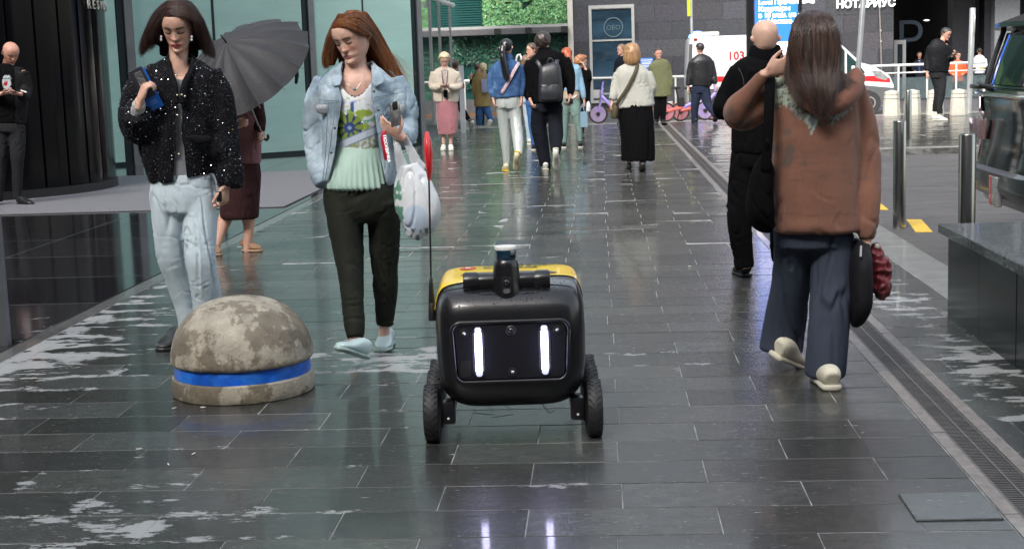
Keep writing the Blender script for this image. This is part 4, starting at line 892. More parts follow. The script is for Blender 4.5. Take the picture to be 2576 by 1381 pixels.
B_.build('pleated_peplum', [B_.tube([(905, 366, .0, 57, .10), (905, 395, .0, 66, .115), (903, 430, .0, 76, .13), (901, 460, .0, 83, .14), (901, 470, .0, 84, .14)], 32)], mat('mint_satin', (.43, .60, .52), .5, var=.07, sheen=.2), vox=.0055, smooth=2, disp=pleatf(B_.pt(903, 400).x, 7.3, 32, .0045, B_.pt(903, 470).z, B_.pt(903, 375).z))
pend = [tube_geo([B_.pt(x, y, d) for x, y, d in ((868, 190, -.06), (876, 212, -.095), (893, 226, -.105), (908, 208, -.095), (920, 188, -.06))], .0012, 6, sub=4)]
nk = B_.build('necklace', pend, mat('fine_silver', (.6, .6, .62), .2, 1, var=0), rem=False); B_.build('pendant', [tube_geo([B_.pt(892, 225, -.112), B_.pt(892, 225, -.118)], [.009, .008], 6)], mat('pendant_teal', (.2, .35, .33), .2, .4, var=0), parent=nk, rem=False)
M_den = mat('light_denim', (.24, .325, .395), .85, var=.28, vs=10, bump=.002, bs=330, col2=(.44, .525, .585), thr=(.40, .65), spec=.2)
dt = [B_.tube([(899, 166, .03, 44, .05), (899, 182, .02, 72, .08), (899, 204, .02, 92, .11), (900, 250, .0, 93, .135), (901, 330, 0, 90, .135), (903, 400, 0, 92, .135), (905, 440, 0, 94, .135), (905, 462, 0, 90, .13)], 28, ex=2.3),
      B_.tube([(818, 205, .02, 32), (802, 260, .03, 36), (796, 320, .05, 34), (797, 380, .02, 30), (805, 430, -.03, 27), (814, 460, -.06, 22)], 20),
      B_.tube([(988, 205, .02, 32), (1008, 260, .0, 36), (1015, 310, -.03, 34), (1018, 338, -.09, 30), (1014, 345, -.17, 25), (1008, 344, -.21, 21)], 20)]
opB = [(862, 150), (936, 150), (934, 205), (931, 235), (938, 277), (947, 326), (957, 408), (976, 480), (820, 480), (843, 392), (853, 310), (862, 248), (852, 215), (860, 190)]
jb = B_.build('denim_jacket', dt, M_den, vox=.0075, smooth=3, disp=[foldf(.014, 6, (1, 1, .7), 13, .4), foldf(.005, 14, (1, 1, 1), 15, .4)], cut=cutpoly(opB))
for q in ([(862, 156, .05, 5), (851, 178, -.02, 11), (847, 200, -.08, 15), (849, 216, -.115, 10)], [(934, 156, .05, 5), (944, 178, -.02, 12), (950, 200, -.09, 17), (954, 214, -.12, 13)]):
    B_.build('collar', [B_.tube([(x, y, d, r, .007) for x, y, d, r in q])], M_den, parent=jb, vox=.005, disp=foldf(.002, 30))
M_dst = mat('denim_stitch', (.13, .20, .27), .9, var=.2)
for q in ([(800, 250, -.105), (825, 254, -.125), (852, 252, -.142)], [(941, 246, -.142), (970, 240, -.125), (996, 236, -.10)], [(826, 262, -.132), (822, 330, -.136), (818, 400, -.136), (812, 455, -.130)], [(845, 255, -.142), (836, 330, -.145), (826, 400, -.142), (818, 455, -.135)], [(962, 250, -.135), (968, 330, -.140), (980, 420, -.136)], [(828, 175, -.02), (806, 200, -.03), (797, 225, -.05)], [(980, 178, -.02), (1000, 200, -.02), (1008, 225, -.04)]):
    B_.build('seam', [tube_geo([B_.pt(x, y, d) for x, y, d in q], .0019, 6, sub=4)], M_dst, parent=jb, rem=False)
for x in (811, 1003):
    fl = B_.build('pocket_flap', [B_.tube([(x, 266, -.106, 16, .010), (x, 273, -.110, 16, .010), (x, 282, -.108, 15, .010), (x, 286, -.106, 11, .008)], ex=4)], mat('beaded_white', (.30, .32, .34), .25, .2, var=.5, vs=160, bump=.003, bs=260), parent=jb, vox=.005)
for x, y in ((941, 231), (952, 278), (842, 323), (833, 385)): B_.build('button', [tube_geo([B_.pt(x, y, -.150), B_.pt(x, y, -.156)], [.0065, .005], 10)], mat('copper_button', (.10, .06, .04), .3, .8, var=0), parent=jb, rem=False)
M_trg = mat('dark_olive_trousers', (.014, .016, .011), .8, var=.2, vs=7, spec=.2)
tb = [B_.tube([(908, 462, .0, 90, .12), (910, 490, 0, 95, .13), (912, 530, 0, 92, .13), (915, 556, 0, 78, .11)], 24),
      B_.tube([(866, 500, 0, 47, .11), (871, 580, -.05, 43, .10), (881, 660, -.10, 36, .085), (886, 720, -.15, 31, .075), (890, 790, -.21, 28, .065), (894, 845, -.25, 22, .055)], 20),
      B_.tube([(962, 500, .0, 48, .11), (968, 580, .03, 41, .10), (968, 660, .05, 36, .085), (970, 720, .07, 32, .075), (970, 780, .10, 28, .065), (968, 814, .11, 25, .058)], 20)]
B_.build('trousers', tb, M_trg, vox=.0075, smooth=4, disp=[foldf(.013, 5, (1.7, 1.7, .45), 18, .2), foldf(.006, 9, (.8, .8, 1.8), 22, .3)])
M_mloaf = mat('pale_mint_leather', (.42, .54, .54), .45, var=.08); M_msole = mat('mint_sole', (.30, .40, .38), .7, var=.3, vs=60, bump=.003, bs=200)
B_.shoe(B_.pt(917, 903, -.34), B_.pt(848, 880, -.50), M_mloaf, w=.045, h=.075, sole=M_msole, up=(.25, .35, .9))
q = B_.pt(972, 880, .14); q.z = 0; B_.shoe(q+Vector((.0, .08, 0)), q+Vector((.0, -.16, 0)), M_mloaf, w=.045, h=.07, sole=M_msole)
hB = hair_mat('copper_hair', (.085, .022, .006), (.36, .135, .035)); hBm = M_hairmesh('copper_hair_mass', (.10, .030, .010), .75, spec=.1)
lkB = [B_.tube([(870, 50, .02, 25, .06), (848, 90, .03, 18, .05), (838, 130, .05, 17, .04), (834, 160, .05, 10, .03)]), B_.tube([(900, 50, .05, 30, .07), (930, 90, .08, 28, .06), (955, 135, .10, 28, .05), (985, 180, .10, 22, .04), (1005, 205, .10, 12, .03)]),
       B_.tube([(895, 60, .09, 45, .06), (900, 120, .12, 55, .05), (915, 165, .13, 60, .04)])]
hmB = B_.build('hair', [cap_geo(geosB, locB, MB_, hb, .018)]+lkB, hBm, vox=.006, smooth=3)
LB = [[(867, 68, -.12), (856, 72, -.10), (845, 86, -.07), (838, 110, -.03), (834, 135, .01), (838, 160, .04)],
      [(868, 58, -.12), (850, 64, -.09), (836, 88, -.04), (828, 115, .0), (824, 142, .03), (828, 168, .05)],
      [(869, 45, -.09), (848, 56, -.05), (832, 85, .0), (823, 115, .03), (817, 145, .05), (818, 170, .06)],
      [(870, 36, -.05), (850, 48, .0), (833, 82, .05), (824, 118, .07), (818, 148, .08), (822, 172, .09)]]
RB = [[(868, 68, -.12), (890, 76, -.12), (908, 88, -.09), (922, 92, -.04), (936, 104, .01), (960, 150, .06), (985, 190, .07)],
      [(868, 58, -.12), (895, 62, -.11), (918, 78, -.06), (938, 98, -.0), (958, 135, .04), (985, 180, .06), (1006, 208, .06)],
      [(869, 45, -.09), (900, 45, -.07), (928, 66, -.02), (948, 98, .04), (970, 138, .07), (998, 185, .08), (1018, 214, .08)],
      [(870, 35, -.05), (900, 32, -.02), (928, 56, .04), (948, 92, .08), (974, 138, .10), (1004, 188, .10), (1026, 218, .1)],
      [(872, 32, .05), (905, 34, .08), (925, 70, .12), (940, 115, .13), (960, 160, .14), (985, 200, .13)]]
strands(B_, 'hair_strands', [([gd(B_, g) for g in LB], 3200, .0025, .008), ([gd(B_, g) for g in RB], 5600, .0025, .010), ([gd(B_, [(940, 90, .05), (985, 150, .08), (1015, 180, .08), (1032, 186, .07)]), gd(B_, [(945, 100, .05), (990, 160, .08), (1022, 200, .08), (1036, 216, .07)])], 60, .004, .03)], hB, hmB, rad=.00055)
# plastic bag
pg = Fig(7.3, (1045, 598), '', gz=0); pg.Y = 7.05
bb = empty('plastic_bag', pg.pt(1045, 598), 'crumpled white plastic carrier bag hanging from the red-haired woman\'s wrist', 'bag'); pg.base = bb.location.copy(); pg.body = bb
M_pl = mat('white_film', (.72, .75, .78), .28, var=.08, vs=14, trans=.25, coat=.2); M_pl.node_tree.nodes['Principled BSDF'].inputs['Alpha'].default_value = .93
def bagcol(co):
    x, y = topx(co); c = np.tile(PR((.74, .77, .80)), (len(x), 1)); n = pn(np.stack([x*.09, y*.05, x*0], 1))
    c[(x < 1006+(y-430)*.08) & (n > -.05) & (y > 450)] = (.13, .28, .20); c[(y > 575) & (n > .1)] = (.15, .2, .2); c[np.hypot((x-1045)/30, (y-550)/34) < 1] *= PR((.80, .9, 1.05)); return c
pg.build('bag_body', [pg.tube([(1028, 420, 0, 26, .03), (1034, 450, 0, 42, .05), (1042, 490, 0, 52, .07), (1052, 530, 0, 54, .08), (1050, 565, 0, 42, .07), (1040, 592, 0, 20, .04)], 24)], mat('bag_film', (1, 1, 1), .3, var=.05, attr=True, coat=.2, trans=.12), vox=.006, smooth=2, disp=[foldf(.012, 6, (1.8, 1.8, .3), 31, .3), foldf(.002, 16, (1.3, 1.3, .4), 33)], col=bagcol)
for q in ([(994, 346, .02, 8), (1000, 372, .0, 10), (1006, 400, .0, 13), (1014, 430, 0, 18)], [(1017, 342, .0, 9), (1030, 372, .0, 11), (1043, 400, 0, 14), (1055, 430, 0, 22)]):
    pg.build('handle', [pg.tube([(x, y, d, r, .006) for x, y, d, r in q])], M_pl, vox=.005, disp=foldf(.004, 16, (1, 1, .3)))
# phone, key strap
fp = empty('phone', B_.pt(995, 292, -.32), 'silver phone held upright by the red-haired woman', 'phone'); fp.rotation_euler = (.1, -.14, .9)
rbox('phone_body', (-.032, -.005, -.05), (.032, .005, .062), mat('silver_phone', (.42, .41, .39), .25, .7, var=.3, vs=40), fp, .004); rbox('lens', (-.02, -.009, .03), (.012, -.005, .07), M_black, fp, .003)
ks = empty('key_strap', B_.pt(966, 335, -.36), 'red wrist strap with white lettering below the red-haired woman\'s hand', 'strap')
a = B_.pt(966, 332, -.36); pts = [B_.pt(x, y, -.36)-a for x, y in ((967, 330), (963, 348), (968, 375), (973, 402))]; kb_ = Vector(ks.location)-a
MB().tube([p-kb_ for p in pts], np.array([(.0115, .003)]*4), 8).obj('strap_band', mat('crimson', (.45, .008, .03), .5, var=.1), ks, smooth=True)
tx = text('strap_lettering', 'МОСКВИЧКА', .020, M_wlet, ks, loc=(0, 0, 0), ext=.0006); tx.location = (.004, -.005, -.075); tx.rotation_euler = (0, math.radians(82), 0)
# ================================================================ delivery robot
rb0 = G(1291, 1112); RBX = empty('delivery_robot', (rb0.x, rb0.y+.06, 0), 'six-wheeled black and yellow delivery robot with two glowing white light bars', 'robot', rz=math.radians(3.4))
M_rb = mat('black_robot_plastic', (.010, .010, .012), .30, var=.15, vs=30, coat=.35, spec=.4, bump=.0002, bs=900)
M_rb2 = mat('matte_black_plastic', (.014, .014, .015), .45, var=.1)
M_yell = mat('yellow_plastic', (.95, .62, .008), .28, var=.05, coat=.5)
def rloft(off=0.0, n=96):
    Z = [.125, .130, .150, .19, .24, .30, .40, .48, .53, .565, .588, .602, .610, .6125]
    Wd = [.150, .185, .226, .262, .280, .287, .289, .288, .283, .274, .264, .246, .19, .01]
    Fy = [.06, .00, -.050, -.092, -.112, -.118, -.120, -.114, -.102, -.078, -.040, .03, .12, .22]
    Ry = [.36, .40, .440, .480, .505, .517, .525, .523, .518, .512, .502, .485, .42, .26]
    A = catmull(np.array([Z, Wd, Fy, Ry]).T, 5); rows = []
    for z, w_, fy, ry in A:
        yc, hy = (fy+ry)/2, (ry-fy)/2; a = np.linspace(0, 2*PI, n, endpoint=False); e = 2/5.5
        x = np.sign(np.cos(a))*np.abs(np.cos(a))**e*(w_+off); y = yc+np.sign(np.sin(a))*np.abs(np.sin(a))**e*(hy+off)
        rows.append([(x[k], y[k], z+(off if z > .45 else 0)) for k in range(n)])
    return rows
g = MB().grid(rloft(), True); n_ = 96; g.f += [tuple(range(n_-1, -1, -1)), tuple((len(g.v)//n_-1)*n_+k for k in range(n_))]; g.mi += [0, 0]
g.obj('body_shell', M_rb, RBX, smooth=50)
# yellow cover: the rear upper shell, 3 mm proud
R2 = rloft(.004); gy = MB(); K = len(R2)
def yb(x, z): return .120-.10*max(0, -x)/.28-.3*max(0, .56-z)+.02*max(0, x)/.28
keep = []
for i in range(K-1):
    for k in range(96):
        q = [R2[i][k], R2[i][(k+1) % 96], R2[i+1][(k+1) % 96], R2[i+1][k]]; c = np.mean(q, axis=0)
        if c[2] > .492 and c[1] > yb(c[0], c[2]): keep.append((i*96+k, i*96+(k+1) % 96, (i+1)*96+(k+1) % 96, (i+1)*96+k))
gy.add([p for r in R2 for p in r], keep); yc_ = gy.obj('yellow_cover', M_yell, RBX, smooth=50)
import bmesh as _bm
b_ = _bm.new(); b_.from_mesh(yc_.data); _bm.ops.delete(b_, geom=[v for v in b_.verts if not v.link_faces], context='VERTS'); 
bvs = [v for v in b_.verts if v.is_boundary]
for _ in range(30):
    nw = []
    for v in bvs:
        nb = [e.other_vert(v).co for e in v.link_edges if e.is_boundary]; nw.append((nb[0]+nb[1])*.25+v.co*.5 if len(nb) == 2 else v.co.copy())
    for v, q in zip(bvs, nw): v.co = q
b_.to_mesh(yc_.data); b_.free(); shade(yc_.data, 60)
def disc(name, cx, cy, rx, ry, z, m_, par, h=.0015, ring=0):
    g = MB(); n = 40; o = [(cx+rx*math.cos(2*PI*k/n), cy+ry*math.sin(2*PI*k/n)) for k in range(n)]
    if ring:
        i_ = [(cx+(rx-ring)*math.cos(2*PI*k/n), cy+(ry-ring)*math.sin(2*PI*k/n)) for k in range(n)]
        g.v = [(x, y, z+h) for x, y in o]+[(x, y, z+h) for x, y in i_]; g.f = [(k, (k+1) % n, n+(k+1) % n, n+k) for k in range(n)]; g.mi = [0]*n
    else: g.v = [(x, y, z+h) for x, y in o]+[(x, y, z-.004) for x, y in o]; g.f = [tuple(range(n))]+[(k, n+k, n+(k+1) % n, (k+1) % n) for k in range(n)]; g.mi = [0]*len(g.f)
    return g.obj(name, m_, par)

def drape(name, cx, cy, rx, ry, lift, m_, inner=0):
    n = 32; o = proj_up([(cx+rx*math.cos(2*PI*k/n), cy+ry*math.sin(2*PI*k/n)) for k in range(n)], lift); i_ = proj_up([(cx+rx*inner*math.cos(2*PI*k/n), cy+ry*inner*math.sin(2*PI*k/n)) for k in range(n)], lift) if inner else proj_up([(cx, cy)], lift)
    g = MB(); g.v = o+i_; g.f = [(k, (k+1) % n, n+(k+1) % n, n+k) for k in range(n)] if inner else [(k, (k+1) % n, n) for k in range(n)]; g.mi = [0]*n; return g.obj(name, m_, RBX, smooth=60)
def proj_up(pts, lift=.0012):   # drop a line on the shell top
    rows = rloft(); allp = np.array([p for r in rows for p in r]); out = []
    for x, y in pts:
        d = np.hypot(allp[:, 0]-x, allp[:, 1]-y)+np.where(allp[:, 2] < .45, 9, 0); i = np.argsort(d)[:4]; wgt = 1/(d[i]+1e-4); out.append((x, y, float((allp[i, 2]*wgt).sum()/wgt.sum())+lift))
    return out
zt_ = proj_up([(-.155, .36), (.12, .37)], .0075)
drape('red_logo', -.165, .37, .034, .040, .0068, mat('logo_red', (.62, .03, .01), .3, var=0))
M_wht = mat('logo_white', (.8, .8, .8), .4, var=0); M_blp = mat('logo_black', (.015, .015, .015), .4, var=0)
text('logo_mark', 'Б', .035, M_wht, RBX, loc=(-.165, .352, zt_[0][2]+.001), rot=(0, 0, 0), ext=.0005, bold=.001)
drape('ring_logo', -.070, .37, .034, .040, .0072, M_blp, .80); drape('ring_logo', -.070, .37, .018, .022, .0072, M_blp, .7)
text('brand_text', 'Яндекс', .052, M_blp, RBX, loc=(.125, .385, zt_[1][2]+.001), rot=(0, 0, 0), ext=.0004, bold=.0008); text('brand_text', 'Еда', .05, M_blp, RBX, loc=(.075, .325, zt_[1][2]+.001), rot=(0, 0, 0), ext=.0004, bold=.0008)
# seam over the nose and hatch outline
sm_pts = [(-.268, -.02, .545), (-.24, -.055, .568), (-.18, -.066, .578), (0, -.070, .580), (.18, -.066, .578), (.24, -.055, .568), (.268, -.02, .545)]
def proj_up(pts, lift=.0012):   # drop a line on the shell top
    rows = rloft(); allp = np.array([p for r in rows for p in r]); out = []
    for x, y in pts:
        d = np.hypot(allp[:, 0]-x, allp[:, 1]-y)+np.where(allp[:, 2] < .45, 9, 0); i = np.argsort(d)[:4]; wgt = 1/(d[i]+1e-4); out.append((x, y, float((allp[i, 2]*wgt).sum()/wgt.sum())+lift))
    return out
go = proj_up([(.19*math.cos(2*PI*k/48), .185+.055*math.sin(2*PI*k/48)) for k in range(48)], .0065); gi = proj_up([(.10*math.cos(2*PI*k/48), .185+.028*math.sin(2*PI*k/48)) for k in range(48)], .0065)
g = MB(); g.v = go+gi+[proj_up([(0, .185)], .0065)[0]]; g.f = [(k, (k+1) % 48, 48+(k+1) % 48, 48+k) for k in range(48)]+[(48+k, 48+(k+1) % 48, 96) for k in range(48)]; g.mi = [0]*96; g.obj('grey_oval', mat('slate_plastic', (.045, .045, .052), .35, var=.05), RBX, smooth=60)
l1 = [(x, y) for x, y in zip(np.linspace(-.245, .245, 31), .0+.012*np.cos(np.linspace(-PI, PI, 31)))]
MB().tube(proj_up(l1), .0016, 6).obj('shell_seam', M_black, RBX)
l2 = [(-.125, .0), (-.125, -.035), (-.118, -.055), (-.10, -.064), (0, -.067), (.10, -.064), (.118, -.055), (.125, -.035), (.125, .0)]
MB().tube(proj_up([tuple(p) for p in catmull(np.array(l2), 5)]), .0012, 6).obj('hatch_seam', M_black, RBX)
# front panel
def rrect(w, h, r, n=8, taper=0):
    pts = []
    for cx, cz, a0 in ((w/2-r, h/2-r, 0), (-w/2+r, h/2-r, 90), (-w/2+r, -h/2+r, 180), (w/2-r, -h/2+r, 270)):
        for k in range(n+1):
            a = math.radians(a0+90*k/n); x = cx+r*math.cos(a); z = cz+r*math.sin(a); pts.append((x*(1+taper*z/h), z))
    return pts
zp_, yp_ = .367, -.1215
fp_ = MB().prism([(x, z+zp_) for x, z in rrect(.408, .205, .026, taper=.05)], yp_-.004, yp_+.02).obj('front_panel', mat('dark_face_plate', (.012, .012, .016), .22, var=.1, coat=.3), RBX, smooth=40)
rim = [(x, yp_-.004, z+zp_) for x, z in rrect(.432, .228, .036, taper=.05)]; rim.append(rim[0])
MB().tube(rim, .0075, 8).obj('panel_rim', M_rb, RBX, smooth=True)
M_led = mat('white_led', (.9, .9, 1), .4, var=0, emit=(.62, .60, 1.0), es=9.0); M_ledx = mat('led_end', (.5, .5, .62), .2, var=0, emit=(.4, .42, .7), es=.6)
for x in (-.121, .127):
    MB().prism([(px_+x, z+.369) for px_, z in rrect(.046, .186, .0225)], yp_-.0055, yp_).obj('light_recess', M_black, RBX, smooth=40)
    MB().tube([(x, yp_-.007, .297), (x, yp_-.007, .441)], .0128, 16).obj('light_bar', M_led, RBX, smooth=40)
    for z0, z1 in ((.283, .296), (.442, .456)): MB().tube([(x, yp_-.006, z0), (x, yp_-.006, z1)], .0126, 16).obj('light_bar_end', M_ledx, RBX, smooth=40)
def lens(x, z, r, y=yp_-.004):
    l = MB().lathe([(r*1.5, 0), (r*1.5, -.004), (r*1.15, -.007), (r, -.004)], 24, Matrix.Translation((x, y, z)), 'y').obj('sensor_ring', M_rb2, RBX, smooth=30)
    MB().lathe([(r*.95, -.002), (r*.85, -.006), (r*.4, -.009), (.0005, -.010)], 20, Matrix.Translation((x, y, z)), 'y').obj('sensor_lens', mat('lens_black', (.02, .022, .03), .05, var=0, coat=1), l, smooth=True); return l
lens(.003, .447, .013); 
for x, z in ((-.173, .442), (.176, .445), (.004, .289)):
    MB().lathe([(.0165, 0), (.0165, -.003), (.012, -.004)], 20, Matrix.Translation((x, yp_-.004, z)), 'y').obj('sensor_ring', M_rb2, RBX, smooth=30)
    MB().lathe([(.0062, -.003), (.0055, -.007), (.001, -.0085)], 16, Matrix.Translation((x, yp_-.004, z)), 'y').obj('sensor_dot', mat('pale_dot', (.6, .6, .6), .15, .3, var=0), RBX, smooth=True)
MB().prism([(x-.172, z+.306) for x, z in rrect(.040, .062, .010)], yp_-.0065, yp_).obj('side_port', M_rb2, RBX, smooth=40)
# sensor tower
tw = MB().lathe([(.062, .50), (.060, .575), (.056, .60), (.052, .63), (.048, .675), (.046, .690), (.040, .700), (.038, .703)], 40, Matrix.Translation((-.008, -.022, 0))@Matrix.Scale(1.0, 4)).obj('sensor_tower', M_rb, RBX, smooth=50)
MB().lathe([(.0385, .701), (.0395, .703), (.0395, .738), (.0385, .740)], 40, Matrix.Translation((-.008, -.022, 0))).obj('lidar_band', mat('blue_black_glass', (.004, .025, .05), .05, var=.0, coat=1, spec=1), tw, smooth=50)
MB().lathe([(.041, .740), (.0415, .742), (.0415, .750), (.040, .753), (.001, .754)], 40, Matrix.Translation((-.008, -.022, 0))).obj('lidar_cap', mat('satin_white', (.72, .72, .70), .35, var=0), tw, smooth=30)
MB().prism([(x-.008, z+.612) for x, z in rrect(.036, .062, .012)], -.084, -.06).obj('camera_recess', M_black, tw, smooth=30)
MB().lathe([(.011, -.085), (.011, -.090), (.008, -.092), (.0005, -.093)], 20, Matrix.Translation((-.008, 0, .622)), 'y').obj('tower_lens', mat('lens_black', (.02, .022, .03), .05), tw, smooth=True)
MB().prism([(x-.008, z+.590) for x, z in rrect(.024, .018, .006)], -.0855, -.07).obj('camera_hood', mat('grey_gloss', (.12, .12, .12), .2, var=0), tw, smooth=30)
for sx in (-1, 1):
    MB().lathe([(.030, .03), (.031, .09)], 24, Matrix.Translation((-.008, -.005, .622)), 'x').obj('x', M_rb) if False else None
    o = MB().tube([(-.008+sx*.03, -.005, .618), (-.008+sx*.112, -.005, .618)], .031, 24).obj('sensor_arm', M_rb, RBX, smooth=50)
    MB().tube([(-.008+sx*.116, -.005, .618), (-.008+sx*.155, -.005, .618)], .037, 24).obj('arm_end_cap', M_rb, o, smooth=50)
# wheels
M_tyre = mat('rubber', (.022, .022, .023), .55, var=.3, vs=60, bump=.0006, bs=400)
def wheel(name, r, w_, m_, hubm, tread=26):
    k = Matrix.Identity(4); prof = [(r*.62, -w_*.42), (r*.80, -w_*.5), (r*.93, -w_*.44), (r*.97, -w_*.3), (r*.985, 0), (r*.97, w_*.3), (r*.93, w_*.44), (r*.80, w_*.5), (r*.62, w_*.42)]
    t = MB().lathe(prof, 48, None, 'x')
    for i in range(tread):
        for s_ in (-1, 1):
            a = 2*PI*i/tread+(.5*2*PI/tread if s_ > 0 else 0)
            for x0, x1, da, h in ((.05, .26, .55, .005), (.26, .46, .25, .002)):
                Mx_ = Matrix.Rotation(a+da*.18*(x0-.05), 4, 'X')
                t.add([Mx_@Vector(q) for q in ((s_*x0*w_, (x0-.05)*.06-.0045, r*.95), (s_*x1*w_, (x1)*.05-.0045, r*.93), (s_*x1*w_, x1*.05+.0045, r*.93), (s_*x0*w_, (x0-.05)*.06+.0045, r*.95), (s_*x0*w_, (x0-.05)*.06-.004, r*1.005), (s_*x1*w_, x1*.05-.004, r*(1.0-.9*x1*x1*.35)), (s_*x1*w_, x1*.05+.004, r*(1.0-.9*x1*x1*.35)), (s_*x0*w_, (x0-.05)*.06+.004, r*1.005))], [(0, 3, 2, 1), (4, 5, 6, 7), (0, 1, 5, 4), (1, 2, 6, 5), (2, 3, 7, 6), (3, 0, 4, 7)])
    return t.mesh('tyre', 40), MB().lathe([(r*.64, -w_*.36), (r*.60, -w_*.30), (r*.2, -w_*.22), (r*.12, -w_*.4), (.002, -w_*.4), (r*.12, w_*.4), (r*.2, w_*.22), (r*.6, w_*.3), (r*.64, w_*.36)], 32, None, 'x').mesh('rim', 40)
tm, hm_ = wheel('wheel', .112, .060, None, None)
tm.materials.append(M_tyre); hm_.materials.append(M_rb2)
for sx in (-1, 1):
    for y in (0, .26, .47):
        w_ = empty('wheel', (sx*.313, y, .112)); w_.parent = RBX; w_.rotation_euler.x = random.random()*6; link('tyre', tm, None, w_); link('rim', hm_, None, w_)
    rbox('wheel_bracket', (sx*.248-.027, -.055, .075), (sx*.248+.027, .03, .165), M_rb, RBX, .010)
    rbox('bogie_beam', (sx*.235-.012, -.02, .10), (sx*.235+.012, .5, .145), M_rb2, RBX, .006)
    MB().lathe([(.005, -.056), (.004, -.059)], 10, Matrix.Translation((sx*.248, 0, .10)), 'y').obj('bracket_bolt', M_wht, RBX)
for x, l in ((-.10, .05), (-.03, .09), (.11, .05)): MB().tube([(x, .03, .13), (x+.03, .02, .09), (x+.05*np.sign(x), .02, .125-l*.5)], .0016, 5).obj('dangling_cable', M_black, RBX)
# flag
MB().tube([(-.300, .06, .47), (-.300, .06, .53)], [.016, .013], 12).obj('flag_mount', M_rb2, RBX, smooth=40)
MB().tube([(-.300, .06, .53), (-.300, .06, .60), (-.299, .06, .63)], [.012, .009, .005], 12).obj('flag_socket', M_rb2, RBX, smooth=40)
MB().tube([(-.299, .06, .62), (-.293, .06, .90), (-.288, .06, 1.19)], .0035, 8).obj('flag_pole', M_black, RBX, smooth=True)
gf = MB(); gf.tube([(-.290, .06, 1.005), (-.288, .06, 1.04), (-.289, .06, 1.10), (-.290, .06, 1.15), (-.291, .06, 1.185)], np.array([(.006, .02), (.0125, .05), (.016, .06), (.015, .05), (.008, .02)]), 18)
gf.obj('red_flag', mat('flag_red', (.75, .012, .02), .3, var=.08, coat=.3), RBX, smooth=True)
# rain drops on the shell
co = np.array(rloft(.0, 96)).reshape(-1, 3); g = MB(); r_ = np.random.default_rng(5); cnt = 0
while cnt < 620:
    x = r_.uniform(-.25, .25); y = r_.uniform(-.10, .10 if r_.random() < .8 else .45); z = proj_up([(x, y)], 0)[0][2]
    if z < .5: continue
    s_ = r_.uniform(.0012, .0034)*(1.4 if r_.random() < .15 else 1); cnt += 1
    nv = [(x+s_*math.cos(a)*r_.uniform(.8, 1.2), y+s_*math.sin(a)*r_.uniform(.8, 1.2), z-.0006) for a in np.linspace(0, 2*PI, 7)[:-1]]+[(x+s_*.55*math.cos(a), y+s_*.55*math.sin(a), z+s_*.30) for a in np.linspace(0, 2*PI, 7)[:-1]]
    g.add(nv, [(k, (k+1) % 6, 6+(k+1) % 6, 6+k) for k in range(6)]+[tuple(range(6, 12))])
tag(g.obj('rain_drops', mat('water_drop', (.008, .008, .01), .04, var=0, coat=1), RBX, smooth=True), kind='stuff')
# ================================================================ concrete dome bollard
dc = P(616, 1000, 6.48); dm_ = empty('dome_bollard', (dc.x, 6.48, 0), 'round concrete dome bollard with a painted blue band, mottled by rain', 'bollard')
M_con = mat('mottled_concrete', (.165, .138, .100), .6, var=.35, vs=9, bump=.004, bs=60, col2=(.34, .305, .24), thr=(.485, .53))
def lath_noise(prof, n, amp, name, m_, seed):
    g = MB().lathe(prof, n); co = np.array(g.v); r = np.hypot(co[:, 0], co[:, 1])+1e-6
    d = amp*pn(co*9+seed)+amp*.6*pn(co*30+seed)-amp*1.6*np.clip(pn(co*55+seed)-.30, 0, 1)
    co[:, 0] += co[:, 0]/r*d; co[:, 1] += co[:, 1]/r*d; g.v = [tuple(q) for q in co]; return g.obj(name, m_, dm_, smooth=45)
R0 = .320
lath_noise([(R0-.02, 0), (R0-.004, .004), (R0, .02), (R0, .04), (R0, .06), (R0-.003, .080), (R0-.016, .086)], 140, .004, 'base', M_con, 1)
lath_noise([(R0-.03, .08), (R0-.014, .086), (R0-.015, .11), (R0-.016, .14), (R0-.02, .150)], 140, .0015, 'blue_band', mat('blue_paint', (.006, .10, .55), .4, var=.3, vs=12, bump=.001, bs=60, col2=(.02, .16, .66)), 2)
pr = [(R0-.03, .140), (R0-.006, .146)]+[((R0+.002)*math.cos(a)**.85, .150+.282*math.sin(a)**1.0) for a in np.linspace(0.02, 1.555, 34)]
lath_noise(pr, 160, .003, 'dome', M_con, 3)
a = math.radians(-84); MB().tube([(R0*1.004*math.cos(q)*math.cos(a), R0*1.004*math.cos(q)*math.sin(a), .150+.281*math.sin(q)) for q in np.linspace(.05, 1.3, 20)], .0015, 5).obj('mould_seam', mat('seam_brown', (.10, .085, .06), .8, var=.3), dm_)  # thin darker brown line along the mould seam
# ================================================================ granite planter block
pc = empty('granite_planter', (3.9, 5.4, 0), 'low black polished granite block with a wet overhanging top slab', 'planter'); pl = (-3.9, -5.4, 0)
MB().box((1.89, 2.6, 0), (6, 7.93, .44)).obj('core', M_black, pc, loc=pl)
M_pol2 = mat('polished_black_granite', (.010, .011, .012), .22, var=.8, vs=25, spec=.22); M_top = mat('wet_granite_top', (.012, .013, .015), .22, var=.8, vs=75, coat=.4, bump=.004, bs=45, stretch=(1, 2.2, 1), col2=(.15, .155, .165), thr=(.53, .57))
y = 7.95
while y > 2.7:
    y2 = y-.66; MB().box((1.84+random.uniform(0, .003), y2+.004, .0), (1.888, y-.004, .445)).obj('panel', M_pol2, pc, bevel=.002, seg=1, loc=pl); y = y2
for i in range(6): MB().box((1.89+i*.68, 7.93, 0), (1.89+i*.68+.674, 7.965, .445)).obj('panel', M_pol2, pc, bevel=.002, seg=1, loc=pl)
y = 8.0
while y > 2.7:
    y2 = y-1.32; MB().box((1.80, y2+.003, .447), (6, y-.003, .497)).obj('top_slab', M_top, pc, bevel=.003, seg=1, loc=pl); y = y2
